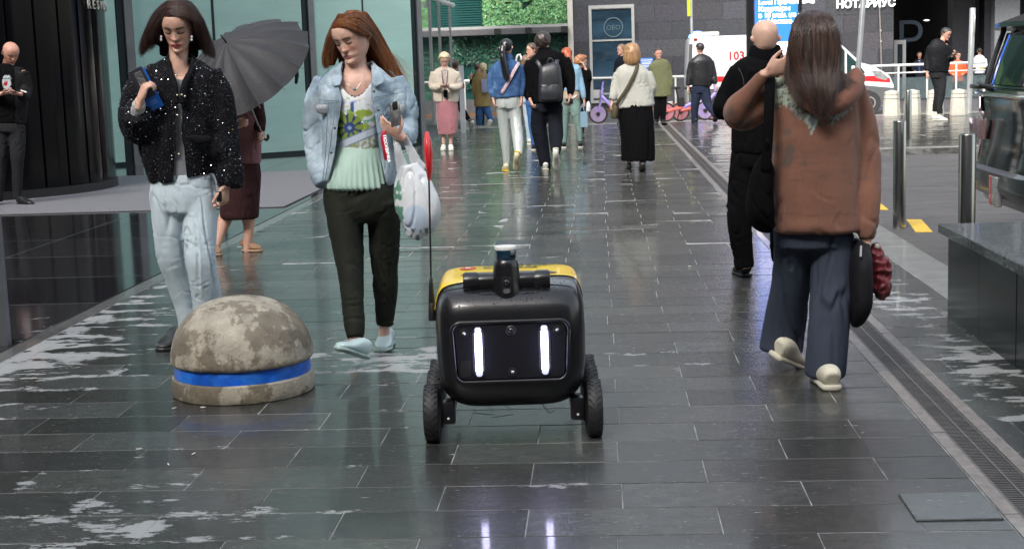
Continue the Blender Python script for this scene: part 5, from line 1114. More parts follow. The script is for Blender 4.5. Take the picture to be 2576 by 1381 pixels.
# ================================================================ steel bollards
M_ss = mat('brushed_steel', (.42, .42, .40), .24, 1, var=.1, vs=3, stretch=(1, 1, .1), aniso=.5)
def steel(b, zt, lab):
    e = empty('steel_bollard', b, lab, 'bollard', 'brushed steel bollards by the road'); h = zt-b.z
    MB().lathe([(.054, 0), (.054, h-.004), (.052, h)], 36).obj('tube', M_ss, e, smooth=40); MB().lathe([(.050, h), (.050, h+.002), (.001, h+.003)], 24).obj('cap', M_ss, e); MB().lathe([(.062, 0), (.062, .004), (.054, .006)], 36).obj('collar', M_drain, e)
b1_ = G(2262, 574, ROAD_Z); steel(b1_, wz(2260, 305, b1_.y), 'steel bollard in the middle distance next to the yellow road mark')
b2_ = G(2284, 368, ROAD_Z); steel(b2_, wz(2281, 228, b2_.y), 'farthest steel bollard, partly behind the one by the yellow mark')
xx_ = P(2434, 338, 9.6); steel(Vector((xx_.x, 9.6, ROAD_Z)), xx_.z, 'steel bollard rising behind the black granite planter')
# ================================================================ concrete bollards
M_cb = mat('cream_concrete', (.52, .50, .43), .7, var=.15, vs=8, bump=.002, bs=60)
names = ['cream concrete bollard beside the ambulance bonnet', 'cream concrete bollard just behind the far steel bollard', 'cream concrete bollard behind the legs of the man in black', 'cream concrete bollard nearest the black car']
cbm = None
for (x, y), lab in zip(((2243, 291), (2295, 289), (2352, 289), (2412, 289)), names):
    b = G(x, y); e = empty('concrete_bollard', b, lab, 'bollard', 'cream concrete bollards at the plaza edge', rz=math.radians(5)); n = 8
    if cbm is None:
        cbm = []
        for nm, pr in (('body', [(.185, 0), (.165, .34), (.163, .345)]), ('groove', [(.15, .34), (.15, .36)]), ('body', [(.161, .36), (.157, .42), (.155, .425)]), ('groove', [(.145, .42), (.145, .44)]), ('cap', [(.153, .44), (.150, .50), (.01, .535)])):
            me = MB().lathe(pr, n).mesh(nm); me.materials.append(M_cb if nm != 'groove' else mat('groove_dark', (.2, .2, .17), .8, var=0)); cbm.append((nm, me))
    for nm, me in cbm: o = link(nm, me, None, e); o.rotation_euler.z = PI/8
# ================================================================ railing
M_rail = mat('rail_white', (.62, .62, .60), .35, .2, var=.05)
rz_ = lambda y: y
def railing(lab, pts, Yr, hgt, posts, mids, glass=None):
    a, b = P(*pts[0], Yr), P(*pts[1], Yr); e = empty('railing', ((a.x+b.x)/2, Yr, a.z-1), lab, 'railing'); o_ = Vector(e.location)
    MB().tube([a-o_, b-o_], .045, 10).obj('handrail', M_rail, e, smooth=True)
    for m_ in mids: MB().tube([a-o_-Vector((0, 0, m_)), b-o_-Vector((0, 0, m_))], .025, 8).obj('rail', M_rail, e, smooth=True)
    for x in posts:
        q = P(x, 250, Yr); t = (q.x-a.x)/(b.x-a.x); zt = a.z+(b.z-a.z)*t; MB().tube([(q.x-o_.x, 0, zt-o_.z), (q.x-o_.x, 0, zt-hgt-o_.z)], .035, 8).obj('post', M_rail, e, smooth=True)
    if glass: MB().box((a.x-o_.x, -.01, b.z-hgt-o_.z+.05), (b.x-o_.x, .01, b.z-o_.z-.12)).obj('glass_panel', glass, e)
    return e
M_rg = mat('rail_glass', (.10, .14, .15), .05, var=.3, alpha=.45, coat=1)
railing('long pale handrail in front of the leaf shopfront and granite wall', ((1050, 207), (1740, 193)), 51.0, 1.25, (1170, 1470, 1700), (), None)
r2 = railing('pale double handrail on glass panels before the dark entrance', ((2130, 170), (2478, 157)), 47.5, 1.05, (2195, 2260, 2332, 2405), (.24,), None)
a, b = P(2190, 205, 47.6), P(2478, 200, 47.6)
r2o = Vector(r2.location); MB().box((a.x-r2o.x, .05, -.05), (b.x-r2o.x, .07, .62)).obj('glass_panel', M_rg, r2)
a = P(2185, 214, 47.7); b = P(2560, 250, 47.7)
tag(MB().box((a.x, 47.62, -.52), (b.x, 48.2, P(2300, 247, 47.7).z)).obj('low_wall', mat('low_wall_grey', (.085, .085, .095), .5, var=.15, vs=3)), 'low dark grey wall carrying the railing behind the cream bollards', 'wall')
# sign boards and poles
sg = P(1627, 166, 52.7); e = empty('blue_notice', sg, 'small blue and white notice board between two pedestrians', 'sign'); sw, sh = .22, .27
rbox('board', (-sw, -.02, -sh), (sw, .02, sh), mat('notice_blue', (.07, .20, .62), .5, var=.05), e, .005)
for z, a in ((.18, .9), (.11, .75), (.06, .8), (.0, .8), (-.05, .7)): MB().box((-sw*a, -.026, z), (sw*a, -.021, z+.025)).obj('text_line', M_wht, e)
e = empty('street_pole', G(2146, 400), 'thin leaning galvanised pole behind the long-haired woman in brown', 'pole'); o_ = Vector(e.location); Yp = o_.y
MB().tube([Vector((0, 0, 0)), P(2158, 190, Yp)-o_, P(2176, -60, Yp)-o_], .036, 12).obj('shaft', mat('galvanised', (.40, .42, .43), .4, .5, var=.1), e, smooth=True); MB().lathe([(.07, 0), (.07, .02), (.04, .03)], 16).obj('foot', M_drain, e)
q = P(2437, 285, 33); q.z = -.06; e = empty('sign_pole', q, 'grey pole carrying a round sign seen edge-on near the black car', 'sign'); o_ = q
MB().tube([(0, 0, 0), P(2447, 22, 33)-o_], .065, 10).obj('shaft', mat('galvanised', ()), e, smooth=True)
c_ = P(2451, 57, 33)-o_; MB().lathe([(.28, -.01), (.28, .01)], 24, Matrix.Translation(c_)@Matrix.Rotation(math.radians(78), 4, 'Z'), 'y').obj('disc', M_frame, e)
q = P(1744, 250, 48); q.z = -.52; e = empty('sign_pole', q, 'slim pole with a yellow-green sign edge above the ambulance', 'sign'); o_ = q
MB().tube([(0, 0, 0), P(1738, -10, 48)-o_], .05, 8).obj('shaft', mat('galvanised', ()), e, smooth=True)
a, b = P(1729, 42, 47.9)-o_, P(1737, -12, 47.9)-o_; MB().box((a.x, -.1, a.z), (b.x, -.05, b.z)).obj('sign_edge', mat('acid_yellow', (.45, .5, .03), .5, var=.1), e)
q = P(1161, 207, 30); q.z = 0; e = empty('marker_post', q, 'white marker post just behind the elderly woman in cream', 'post'); MB().box((-.05, -.03, 0), (.05, .03, P(1161, 166, 30).z)).obj('post_body', mat('post_white', (.6, .6, .62), .5, var=.1), e); MB().box((-.055, -.035, .9), (.055, .035, 1.0)).obj('post_band', mat('post_red', (.4, .1, .1), .5, var=.1), e)
# advertising screen
YA = 24.; a, b = P(1878, 60, YA), P(2016, 60, YA); e = empty('advertising_screen', ((a.x+b.x)/2, YA, 0), 'tall black framed street screen with a blue apartment advert', 'billboard'); o_ = Vector(e.location)
s0, s1 = P(1899, 60, YA).x-o_.x, P(2006, 60, YA).x-o_.x; zt = 3.4; zb = P(1950, 106, YA).z
M_fb = mat('frame_black', (.012, .012, .013), .3, var=.1)
MB().box((a.x-o_.x, -.08, 0), (s0-.02, .1, zt)).obj('frame_side', M_fb, e, bevel=.01); MB().box((s1+.015, -.08, 0), (b.x-o_.x, .1, zt)).obj('frame_side', M_fb, e, bevel=.01); MB().box((s0-.02, -.078, 0), (s1+.015, .1, .45)).obj('frame_base', M_fb, e)
M_scb = mat('screen_blue', (.02, .10, .45), .3, var=.03, emit=(.03, .16, .72), es=.75); M_scw = mat('screen_white', (.7, .6, .7), .3, var=0, emit=(1, .9, 1), es=.8)
MB().box((s0, -.05, zb), (s1, .0, zt)).obj('screen_upper', M_scb, e); MB().box((s0, -.05, .45), (s1, .0, zb)).obj('screen_lower', M_scw, e)
M_tx = mat('screen_text', (.9, .9, .9), .4, var=0, emit=(1, 1, 1), es=1.1)
for s_, y in (('Level Причальный', 13), ('Квартиры', 30), ('в 10 мин. на авто', 46), ('от Москва-Сити', 62)):
    q = P(1908, y, YA-.06)-o_; text('screen_text', s_, .105, M_tx, e, loc=(q.x, -.055, q.z), ext=.001, align='LEFT', bold=.003)
MB().tube([P(1978, 170, YA-.1)-o_, P(1990, 135, YA-.1)-o_], .03, 6).obj('picture_shape', mat('pink_print', (.5, .05, .2), .4, var=0, emit=(.7, .1, .35), es=.5), e)
# ================================================================ ambulance
YV = 43.7; q = P(1990, 250, YV); amb = empty('ambulance', (q.x, YV+1, GZ(YV)), 'white ambulance van with red stripe, blue beacon and large 103', 'van'); ao = Vector((q.x, YV, GZ(YV)))
def ap(x, y, d=0): v = P(x, y, YV)-ao; return (v.x, v.z)
M_aw = mat('van_white', (.68, .69, .70), .3, var=.05, coat=.4); M_agr = mat('van_grey', (.08, .085, .09), .5, var=.1)
poly = [ap(1731, 278), ap(1730, 200), ap(1734, 104), ap(1742, 93), ap(1900, 88), ap(2085, 84), ap(2104, 100), ap(2166, 158), ap(2200, 167), ap(2238, 190), ap(2249, 214), ap(2250, 262), ap(2215, 268), ap(2208, 240), ap(2185, 228), ap(2165, 240), ap(2158, 272), ap(1830, 276), ap(1822, 250), ap(1800, 242), ap(1780, 252), ap(1772, 278)]
al = (0, -1, 0)
MB().prism(poly, 0, 2.0).obj('body', M_aw, amb, bevel=.05, smooth=30, loc=al)
MB().prism([ap(1731, 207), ap(2168, 204), ap(2205, 206), ap(2240, 208), ap(2238, 197), ap(2215, 190), ap(2168, 193), ap(1731, 193)], -.012, .0).obj('red_stripe', mat('stripe_red', (.62, .015, .02), .35, var=.05), amb, loc=al)
MB().prism([ap(1732, 276), ap(1774, 276), ap(1780, 252), ap(1800, 243), ap(1820, 252), ap(1828, 274), ap(2156, 270), ap(2163, 240), ap(2185, 226), ap(2206, 238), ap(2215, 266), ap(2251, 260), ap(2250, 222), ap(2160, 214), ap(1732, 226)], -.01, 0).obj('lower_cladding', M_agr, amb, loc=al)
M_vg = mat('van_glass', (.02, .045, .045), .06, var=.4, vs=3, coat=1)
MB().prism([ap(2100, 110), ap(2108, 112), ap(2158, 160), ap(2176, 183), ap(2168, 188), ap(2100, 184)], -.014, 0).obj('side_window', M_vg, amb, loc=al)
MB().prism([ap(2125, 128), ap(2130, 128), ap(2130, 186), ap(2125, 186)], -.018, 0).obj('window_bar', M_aw, amb, loc=al)
MB().box((ap(2141, 170)[0], -.16, ap(2141, 190)[1]), (ap(2149, 170)[0], -.02, ap(2149, 166)[1])).obj('wing_mirror', M_aw, amb, bevel=.02, loc=al)
MB().prism([ap(2192, 178), ap(2216, 180), ap(2234, 196), ap(2228, 203), ap(2204, 196)], -.016, 0).obj('headlight', mat('lamp_clear', (.35, .37, .38), .1, .4, var=.4, vs=12, coat=1), amb, loc=al)
MB().prism([ap(1731, 196), ap(1740, 196), ap(1742, 112), ap(1734, 112)], -.013, 0).obj('rear_window', M_agr, amb, loc=al)
for y0 in (118, 186): MB().prism([ap(1742, y0), ap(2090, y0-3), ap(2090, y0-1.5), ap(1742, y0+1.5)], -.006, 0).obj('body_crease', mat('crease_grey', (.4, .41, .43), .4, var=0), amb, loc=al)
t = text('number', '103', .34, mat('number_red', (.42, .03, .03), .4, var=0), amb, loc=(ap(1852, 150)[0], -.014, ap(1852, 151)[1]), ext=.002, bold=.008); t.location = al
text('letter', 'С', .16, M_wht, amb, loc=(ap(1918, 205)[0], -.018, ap(1918, 205)[1]), ext=.002, bold=.006).location = al
q_ = ap(1757, 91); bc = MB().lathe([(.13, 0), (.13, .08), (.11, .13), (.01, .14)], 16, Matrix.Translation((q_[0], .5, q_[1]))).obj('beacon', mat('beacon_blue', (.02, .08, .8), .2, var=0, emit=(.10, .32, 1.0), es=5), amb, loc=al, smooth=40)
q_ = ap(1740, 95); MB().lathe([(.07, 0), (.06, .07), (.01, .08)], 12, Matrix.Translation((q_[0], .25, q_[1]))).obj('beacon', mat('beacon_blue', ()), amb, loc=al, smooth=40)
q_ = ap(1790, 91); MB().box((q_[0]-.28, .6, q_[1]), (q_[0]+.28, 1.3, q_[1]+.13)).obj('roof_vent', M_cb, amb, bevel=.05, loc=al)
q_ = ap(1745, 101); MB().box((q_[0], -.02, q_[1]-.03), (q_[0]+.11, 0, q_[1]+.04)).obj('marker_lamp', mat('lamp_dark_red', (.25, .02, .02), .3, var=0), amb, loc=al)
for x in (1801, 2187):
    c_ = ap(x, 255); wv = empty('wheel', (c_[0], -.9, .34)); wv.parent = amb
    MB().lathe([(.20, -.12), (.33, -.12), (.345, -.06), (.345, .08), (.2, .1)], 32, None, 'y').obj('tyre', M_tyre, wv, smooth=40); MB().lathe([(.21, -.11), (.17, -.125), (.05, -.10), (.002, -.13)], 24, None, 'y').obj('rim', mat('hub_grey', (.35, .35, .36), .35, .6, var=.1), wv, smooth=40)
# ================================================================ black car
suv = empty('black_car', (5.4, 11.1, ROAD_Z), 'glossy black estate car parked with its tail towards the pavement', 'car'); sv = Vector((-5.4, -11.1, 0))
M_car = mat('black_car_paint', (.003, .003, .004), .12, var=.0, coat=.35, spec=.5); M_cg = mat('car_glass', (.003, .005, .005), .05, var=.5, vs=1.2, spec=.4)
def sloft(prof, y0, y1, rnd=.10, stations=13, pw=5, name='x', m_=None, close=True, smooth=40, inset=0.0, parent=None):
    rows = []
    xs = [p[0] for p in prof]; xm = (min(xs)+max(xs))/2
    for t in np.linspace(-1, 1, stations):
        tt = math.sin(t*PI/2); y = (y0+y1)/2+(y1-y0)/2*tt; k = rnd*abs(tt)**pw
        rows.append([(x+(k if x < xm else -k), y, z-(k*.35 if z > 1.2 else 0)) for x, z in prof])
    g = MB().grid([r+[r[0]] for r in rows]); n = len(prof)+1; g.f += [tuple(range(n-1)), tuple((stations-1)*n+i for i in range(n-2, -1, -1))]; g.mi += [0, 0]
    return g.obj(name, m_, parent or suv, smooth=smooth, loc=sv)
X0 = 2.90
body_p = [(X0+.25, .30), (X0+.10, .34), (X0+.03, .48), (X0+.015, .62), (X0+.05, .78), (X0+.065, .95), (X0+.05, 1.12), (X0+.07, 1.20), (X0+.35, 1.24), (X0+3.6, 1.16), (X0+4.7, 1.02), (X0+4.85, .7), (X0+4.8, .4), (X0+4.6, .3)]
sloft(body_p, 10.12, 12.08, .12, name='body', m_=M_car)
sloft([(X0+.12, 1.21), (X0+.20, 1.44), (X0+.28, 1.66), (X0+.34, 1.73), (X0+.9, 1.82), (X0+2.2, 1.80), (X0+2.6, 1.74), (X0+3.45, 1.2)], 10.22, 11.98, .09, name='cabin', m_=M_car)
g = MB()
rows = []
for t in np.linspace(-1, 1, 9):
    y = 11.1+.80*t; k = .06*abs(t)**4; rows.append([(X0+.112+k, y, 1.235), (X0+.140+k, y, 1.34), (X0+.172+k, y, 1.44), (X0+.236+k, y, 1.62)])
g.grid(rows).obj('rear_window', M_cg, suv, smooth=True, loc=sv)
for s_ in (-1, 1): MB().tube([(X0+.15, 11.1+s_*.83, 1.22), (X0+.21, 11.1+s_*.82, 1.44), (X0+.28, 11.1+s_*.80, 1.66)], .022, 8).obj('window_pillar', mat('pillar_gloss', (.05, .05, .055), .15, var=.2, coat=1), suv, smooth=True, loc=sv)
sloft([(X0+.15, 1.665), (X0+.16, 1.70), (X0+.5, 1.79), (X0+.7, 1.80), (X0+.6, 1.73), (X0+.3, 1.655)], 10.25, 11.95, .06, name='roof_spoiler', m_=M_car)
MB().tube([(X0+.035+.09*abs(t)**5, 11.1+.97*t, 1.165) for t in np.linspace(-1, 1, 25)], .016, 8).obj('chrome_strip', mat('chrome', (.75, .75, .77), .08, 1, var=0), suv, smooth=True, loc=sv)
for s_ in (1, -1):
    g = MB().grid([[(X0+.040+.115*abs(t)**5, 11.1+s_*.965*t, z) for z in (1.02, 1.08, 1.14)] for t in np.linspace(.62, 1.0, 9)]); g.obj('tail_lamp', mat('tail_red', (.16, .01, .012), .08, var=.6, vs=18, coat=1), suv, smooth=True, loc=sv)
    MB().grid([[(X0+.030+.115*abs(t)**5, 11.1+s_*.97*t, z) for z in (1.05, 1.12)] for t in np.linspace(.90, 1.0, 5)]).obj('lamp_clear', mat('lamp_clear', ()), suv, smooth=True, loc=sv)
rbox('number_plate', (X0+.02, 11.50, .82), (X0+.045, 11.92, .97), mat('dim_plate', (.16, .09, .10), .3, var=.4, vs=30, coat=.5), suv, .004, loc=sv)
MB().tube([(X0+.05, 11.35, 1.215), (X0+.02, 11.55, 1.235), (X0+.06, 11.80, 1.245)], .014, 8).obj('wiper', M_black, suv, smooth=True, loc=sv); rbox('wiper_base', (X0+.0, 11.62, 1.20), (X0+.10, 11.86, 1.235), M_fb, suv, .012, loc=sv)
tag(MB().add([(X0+.05, 11.66, 1.252), (X0+.09, 11.70, 1.262), (X0+.07, 11.76, 1.268), (X0+.03, 11.74, 1.258)], [(0, 1, 2, 3)]).obj('fallen_leaf', mat('leaf_yellow', (.45, .36, .05), .6, var=.2)), 'small yellow leaf lying on the rear wiper of the black car', 'leaf')
sloft([(X0+.18, .34), (X0+.01, .42), (X0-.03, .50), (X0-.02, .60), (X0+.06, .66), (X0+.4, .66), (X0+.4, .34)], 10.13, 12.07, .13, name='bumper', m_=mat('bumper_black', (.012, .012, .013), .3, var=.1, coat=.4))
MB().tube([(X0-.005, 11.55, .585), (X0+.0, 11.90, .585)], .014, 8).obj('exhaust_trim', mat('chrome', ()), suv, smooth=True, loc=sv)
rbox('reflector', (X0-.035, 11.02, .36), (X0+.01, 11.10, .58), mat('reflector_red', (.4, .01, .02), .15, var=.1, coat=1), suv, .01, loc=sv); rbox('silver_insert', (X0-.04, 10.88, .36), (X0+.01, 11.01, .58), mat('silver_trim', (.45, .45, .46), .2, .7, var=.3, vs=30), suv, .012, loc=sv)
for y in (10.32, 11.88):
    for x in (X0+.85, X0+3.9):
        wv = empty('wheel', Vector((x, y, .36))+sv); wv.parent = suv
        MB().lathe([(.24, -.12), (.35, -.12), (.365, -.05), (.365, .05), (.35, .12), (.24, .12)], 32, None, 'y').obj('tyre', M_tyre, wv, smooth=40); MB().lathe([(.25, -.11), (.1, -.09), (.002, -.09)], 20, None, 'y').obj('rim', mat('hub_grey', ()), wv, smooth=40)
# ================================================================ rental bikes
M_lil = mat('lilac_paint', (.33, .25, .68), .35, var=.05, coat=.4); M_org = mat('coral_paint', (.66, .14, .12), .4, var=.05, coat=.3)
def bike(x, Y, flip, lab):
    q = P(x, 300, Y); e = empty('rental_bicycle', (q.x, Y, GZ(Y)), lab, 'bicycle', 'lilac and coral rental bicycles at the far kerb', rz=flip)
    def tb_(n, p, r, m_, par=None): return MB().tube(p, r, 8).obj(n, m_, par or e, smooth=True)
    for wxx in (0, .98):
        wv = empty('wheel', (wxx, 0, .235)); wv.parent = e; MB().tube([(.215*math.cos(a), 0, .215*math.sin(a)) for a in np.linspace(0, 2*PI, 29)], .022, 7).obj('tyre', M_tyre, wv, smooth=True)
        MB().lathe([(.19, -.012), (.195, 0), (.19, .012)], 28, None, 'y').obj('wheel_disc', mat('wheel_tint', (.28, .22, .36), .5, var=.2) if wxx else mat('wheel_tint2', (.38, .16, .20), .5, var=.2), wv, smooth=30)
        for k in range(5): MB().tube([(0, -.02, 0), (.19*math.cos(k*1.257), -.016, .19*math.sin(k*1.257))], .008, 5).obj('spoke', M_org if wxx == 0 else M_lil, wv)
        MB().lathe([(.05, -.04), (.05, .04)], 12, None, 'y').obj('hub', M_rb2, wv)
    tb_('fork', [(.98, 0, .235), (.90, 0, .60), (.86, 0, .86)], .030, M_lil); tb_('stem', [(.87, 0, .84), (.84, 0, 1.02)], .022, M_lil)
    tb_('handlebar', [(.72, -.30, 1.06), (.80, -.2, 1.06), (.85, 0, 1.02), (.80, .2, 1.06), (.72, .30, 1.06)], .016, M_rb2)
    tb_('frame', [(.88, 0, .66), (.66, 0, .42), (.42, 0, .33)], .042, M_lil); tb_('rear_frame', [(.42, 0, .33), (.2, 0, .30), (.0, 0, .25)], .045, M_org); tb_('seat_tube', [(.38, 0, .30), (.26, 0, .78)], .024, M_rb2)
    rbox('seat', (.10, -.08, .78), (.36, .08, .84), M_rb2, e, .025); rbox('battery_box', (.30, -.06, .36), (.46, .06, .58), M_rb2, e, .02)
    MB().grid([[(.26*math.cos(a), y_, .235+.26*math.sin(a)) for y_ in (-.04, .04)] for a in np.linspace(.3, 2.6, 12)]).obj('mudguard', M_lil if flip == 0 else M_org, e, smooth=True)
    rbox('plate', (-.32, -.03, .30), (-.20, -.01, .50), mat('plate_white', (.6, .6, .58), .5, var=.15, vs=40), e, .004); rbox('basket', (.92, -.14, .62), (1.08, .14, .82), mat('basket_grey', (.35, .35, .36), .6, var=.1), e, .02)
    tb_('kickstand', [(.35, 0, .28), (.30, .1, 0)], .012, M_rb2); return e
b_ = bike(1606, 36, PI, 'rental bicycle with lilac fork partly behind the woman in grey'); b_.rotation_euler.z = PI-.15
bike(1676, 36.0, .25, 'rental bicycle whose rear wheel shows nearest the green-coated man'); bike(1712, 36.8, .15, 'rental bicycle parked just right of the other, behind the walking man')
bike(1790, 38, .1, 'rental bicycle half hidden between the walking man and the bald man')
# ================================================================ litter
M_butt = mat('cigarette_end', (.62, .52, .38), .8, var=.2)
for x, y, r, lb in ((349, 1133, .4, 'largest cigarette end on the open paving in front of the dome'), (487, 1145, 1.2, 'tiny tan filter end right of the larger cigarette end'), (424, 1172, 2.0, 'whitish cigarette end nearest the camera below the dome'), (510, 1028, .1, 'cigarette end lying against the foot of the concrete dome'), (1735, 672, .2, 'lone orange cigarette end on the paving between robot and bald man'), (438, 1030, 1., 'cigarette end at the left foot of the concrete dome')):
    q = G(x, y); b = empty('cigarette_butt', (q.x, q.y, .007), None, 'litter', 'cigarette ends dropped on the paving', rz=r); b['label'] = lb
    b.scale = (.62,)*3; MB().tube([(-.014, 0, 0), (.006, 0, 0)], .0042, 8).obj('paper', mat('paper_white', (.7, .69, .64), .8, var=.1), b, smooth=True); MB().tube([(.006, 0, 0), (.019, .001, 0)], .0043, 8).obj('filter', M_butt, b, smooth=True)
# ================================================================ people drawn with fewer parts
def folk(label, Y, foot, head, torso, arms, top, legs=None, bottom=None, skirt=None, shoes=(), shoem=None, hair=None, hairx=(), skin=(.56, .33, .245), vox=.013, body_rows=None, hand=True, fold=(.010, 8), group=None, hcap=None, cuts=None, tex=2.3, topname='jacket', botname='trousers', bare=(), scalp=None, beard=None, hh=.228, gz=None, bfold=None, male=False, handk=None, capline=None, capn=0.0, topcol=None, hcurl=(30, 35, 40, 45)):
    f = Fig(Y, foot, label, vox=vox, gz=gz); cx, cy, yaw, pitch, roll = head; c = f.pt(cx, cy, 0); geos, loc, M_ = head_geo(c, hh, yaw, pitch, roll, male=male, fat=1.04 if male else 1.0)
    tr = torso; sk = [f.tube([(x, y, d, hw*.72, rd*.72) for x, y, d, hw, rd in tr[1:]])]
    nx, ny = tr[0][0], tr[0][1]; k = 1/f.t
    sk.append(f.tube([(tr[1][0], tr[1][1]+.06*k, .01, .06*k), (nx, ny+.01*k, .01, .055*k), ((nx+cx)/2, (ny+cy)/2, .01, .052*k), (cx, cy+.02*k, .02, .05*k)]))
    for n_, a in enumerate(arms):
        rows = [(x, y, d, min(r*.62, .040*k)) for x, y, d, r in a]; lx = a[-1]; px_ = a[-2]; w0 = f.pt(*lx[:3]); dd = (w0-f.pt(*px_[:3])).normalized()
        sk.append(f.tube(rows[:-1]+[(lx[0], lx[1], lx[2], .024*k)]))
        if hand:
            hk = (handk or {}).get(n_, {}); D = Vector(hk.get('D', dd)); sx = 1 if lx[0] > nx else -1
            Nn_ = Vector(hk.get('N', (-sx, .2, 0))); sd = Vector(hk.get('T', (-sx*.2, -1 if abs(yaw) < 1.6 else 1, .1))); sk += hand_geo(w0+D*.02, D, Nn_, sd, .95, curl=hk.get('curl', hcurl), wr=.024)
    for l in (legs or []): sk.append(f.tube([(x, y, d, min(r*.6, .075*k)) for x, y, d, r in l]))
    for b in bare: sk.append(f.tube(b))
    pb_ = f.build('person', sk, M_skin, vox=vox*.75, smooth=2, extra=geos, col=lambda co: face_col(loc(co), skin=skin, scalp=scalp, beard=beard, browamt=.8)); tag(pb_, label, 'person', group); f.body = pb_
    tp = [f.tube(tr, 24, ex=tex)]+[f.tube([(x, y, d, r) for x, y, d, r in a[:-1]]+[(a[-1][0]*.85+a[-2][0]*.15, a[-1][1]*.85+a[-2][1]*.15, a[-1][2]*.85+a[-2][2]*.15, a[-1][3])]) for a in arms]
    f.top = f.build(topname, tp, top, disp=foldf(fold[0], fold[1], (1, 1, .8), len(label), .12 if vox < .01 else .35), cut=cuts, col=topcol, smooth=3)
    if bottom and legs:
        hp = tr[-1]; ly = min(l[0][1] for l in legs); lw = (max(l[0][0]+l[0][3] for l in legs)-min(l[0][0]-l[0][3] for l in legs))/2; lc = sum(l[0][0] for l in legs)/len(legs)
        f.bot = f.build(botname, [f.tube([(hp[0], hp[1]-.03*k, 0, min(hp[3]*.9, lw), .10), (lc, ly-.02*k, 0, lw, .115), (lc, ly+.05*k, 0, lw*.98, .115)])]+[f.tube([(x, y, d, r, max(r*f.t*.9, .04)) for x, y, d, r in l]) for l in legs], bottom, disp=foldf(*(bfold or (.013, 7)), (1.6, 1.6, .16) if bfold else (1, 1, 1.1), len(label)+3, .2 if bfold else .35), smooth=3)
    if skirt: f.bot = f.build('skirt', [f.tube(skirt[0], 30)], skirt[1], disp=skirt[2] if len(skirt) > 2 else foldf(.012, 8, (1.6, 1.6, .2), 4), smooth=3)
    for s_ in shoes:
        h_, t_ = f.pt(*s_[0]), f.pt(*s_[1]); flat = len(s_) < 3
        if flat: h_.z = t_.z = f.base.z
        f.shoe(h_, t_, shoem if not isinstance(shoem, tuple) else shoem[0], w=.045, h=.085, sole=None if not isinstance(shoem, tuple) else shoem[1], up=(0, 0, 1) if flat else s_[2], vox=.011)
    if hair:
        f.hairo = f.build('hair', [cap_geo(geos, loc, M_, c, hcap or .05, capline, rough=capn)]+[f.tube(h) for h in hairx], hair, vox=min(vox*.7, .009), smooth=2, disp=foldf(.004, 30, (1, 1, .25), 3))
    return f
def strap(f, rows, m_, name='strap', w=.018, par=None): return f.build(name, [tube_geo([f.pt(*r) for r in rows], [(w, .004)]*len(rows), 8, sub=4)], m_, rem=False, parent=par)
def C_(n, c, r=.8, **k):
    k.setdefault('spec', .2 if r > .5 else .45); return mat(n, c, r, **k)
M_blkcl = C_('black_cloth', (.0028, .0028, .0036), .9, var=.2, spec=.1, bump=.001, bs=300); M_navy = C_('navy_cloth', (.004, .005, .010), .85, var=.2); M_wshoe = C_('white_shoe', (.62, .61, .56), .6, var=.1); M_wsole = C_('worn_white_sole', (.52, .50, .44), .7, var=.3, vs=30)
# ---- woman in the brown hooded sweatshirt, from behind
def hoodcol(co):
    x, y = topx(co); n = len(x); c = np.tile(PR((.190, .085, .055)), (n, 1)); n1 = pn(np.stack([x*.03, y*.03, x*0], 1)); n2 = pn(np.stack([x*.16, y*.10, x*0+7], 1)); n3 = pn(np.stack([x*.02, y*.14, x*0+3], 1))
    def blend(m_, col, a=1.0): nonlocal c; m_ = (np.clip(m_, 0, 1)*a)[:, None]; c = c*(1-m_)+PR(col)*m_
    web = ((x > 1940) & (x < 2012) & (y > 196) & (y < 268+n1*14)); blend(web.astype(float), (.28, .31, .22)); blend((web & (np.abs(n2) < .09)).astype(float), (.05, .05, .04))
    yo = 236+.0022*(x-2062)**2*-1+((x-2062)/105)**2*(-38)+42; edge = np.abs(y-(306-((x-2062)/100.)**2*78)) ; blend(((edge < 14+8*n2) & (np.abs(x-2062) > 22) & (np.abs(x-2062) < 108)).astype(float), (.26, .31, .28), .9); blend(((edge < 13) & (np.abs(n2) < .08) & (np.abs(x-2062) < 108)).astype(float), (.06, .07, .06))
    cx = np.abs(x-2043); dia = (cx < np.interp(y, [282, 292, 300, 330, 352], [3, 12, 18, 3, 0])) & (y > 282) & (y < 352); blend(dia.astype(float), (.32, .38, .36)); blend((dia & (cx < np.interp(y, [282, 292, 300, 330, 352], [1, 6, 9, 1, 0]))).astype(float), (.13, .16, .16))
    blend(sm(.05, .35, n1+.25*n2)*((y > 262) & (y < 420) & (x < 2030)), (.075, .065, .055), .75); blend(sm(.05, .5, n3)*((y > 380) & (y < 460)), (.11, .06, .045), .5)
    blend(np.exp(-((y-540-2*np.sin(x*.05))/2.2)**2)*(x < 2158), (.10, .04, .028), .7)
    n4 = pn(np.stack([x*.008, y*.02, x*0+5], 1)); c = c*(1+.16*n4)[:, None]; 
    return c*(1+.10*n2)[:, None]
M_hood = mat('brown_fleece', (1, 1, 1), .9, var=.08, attr=True, bump=.0012, bs=300, sheen=.15)
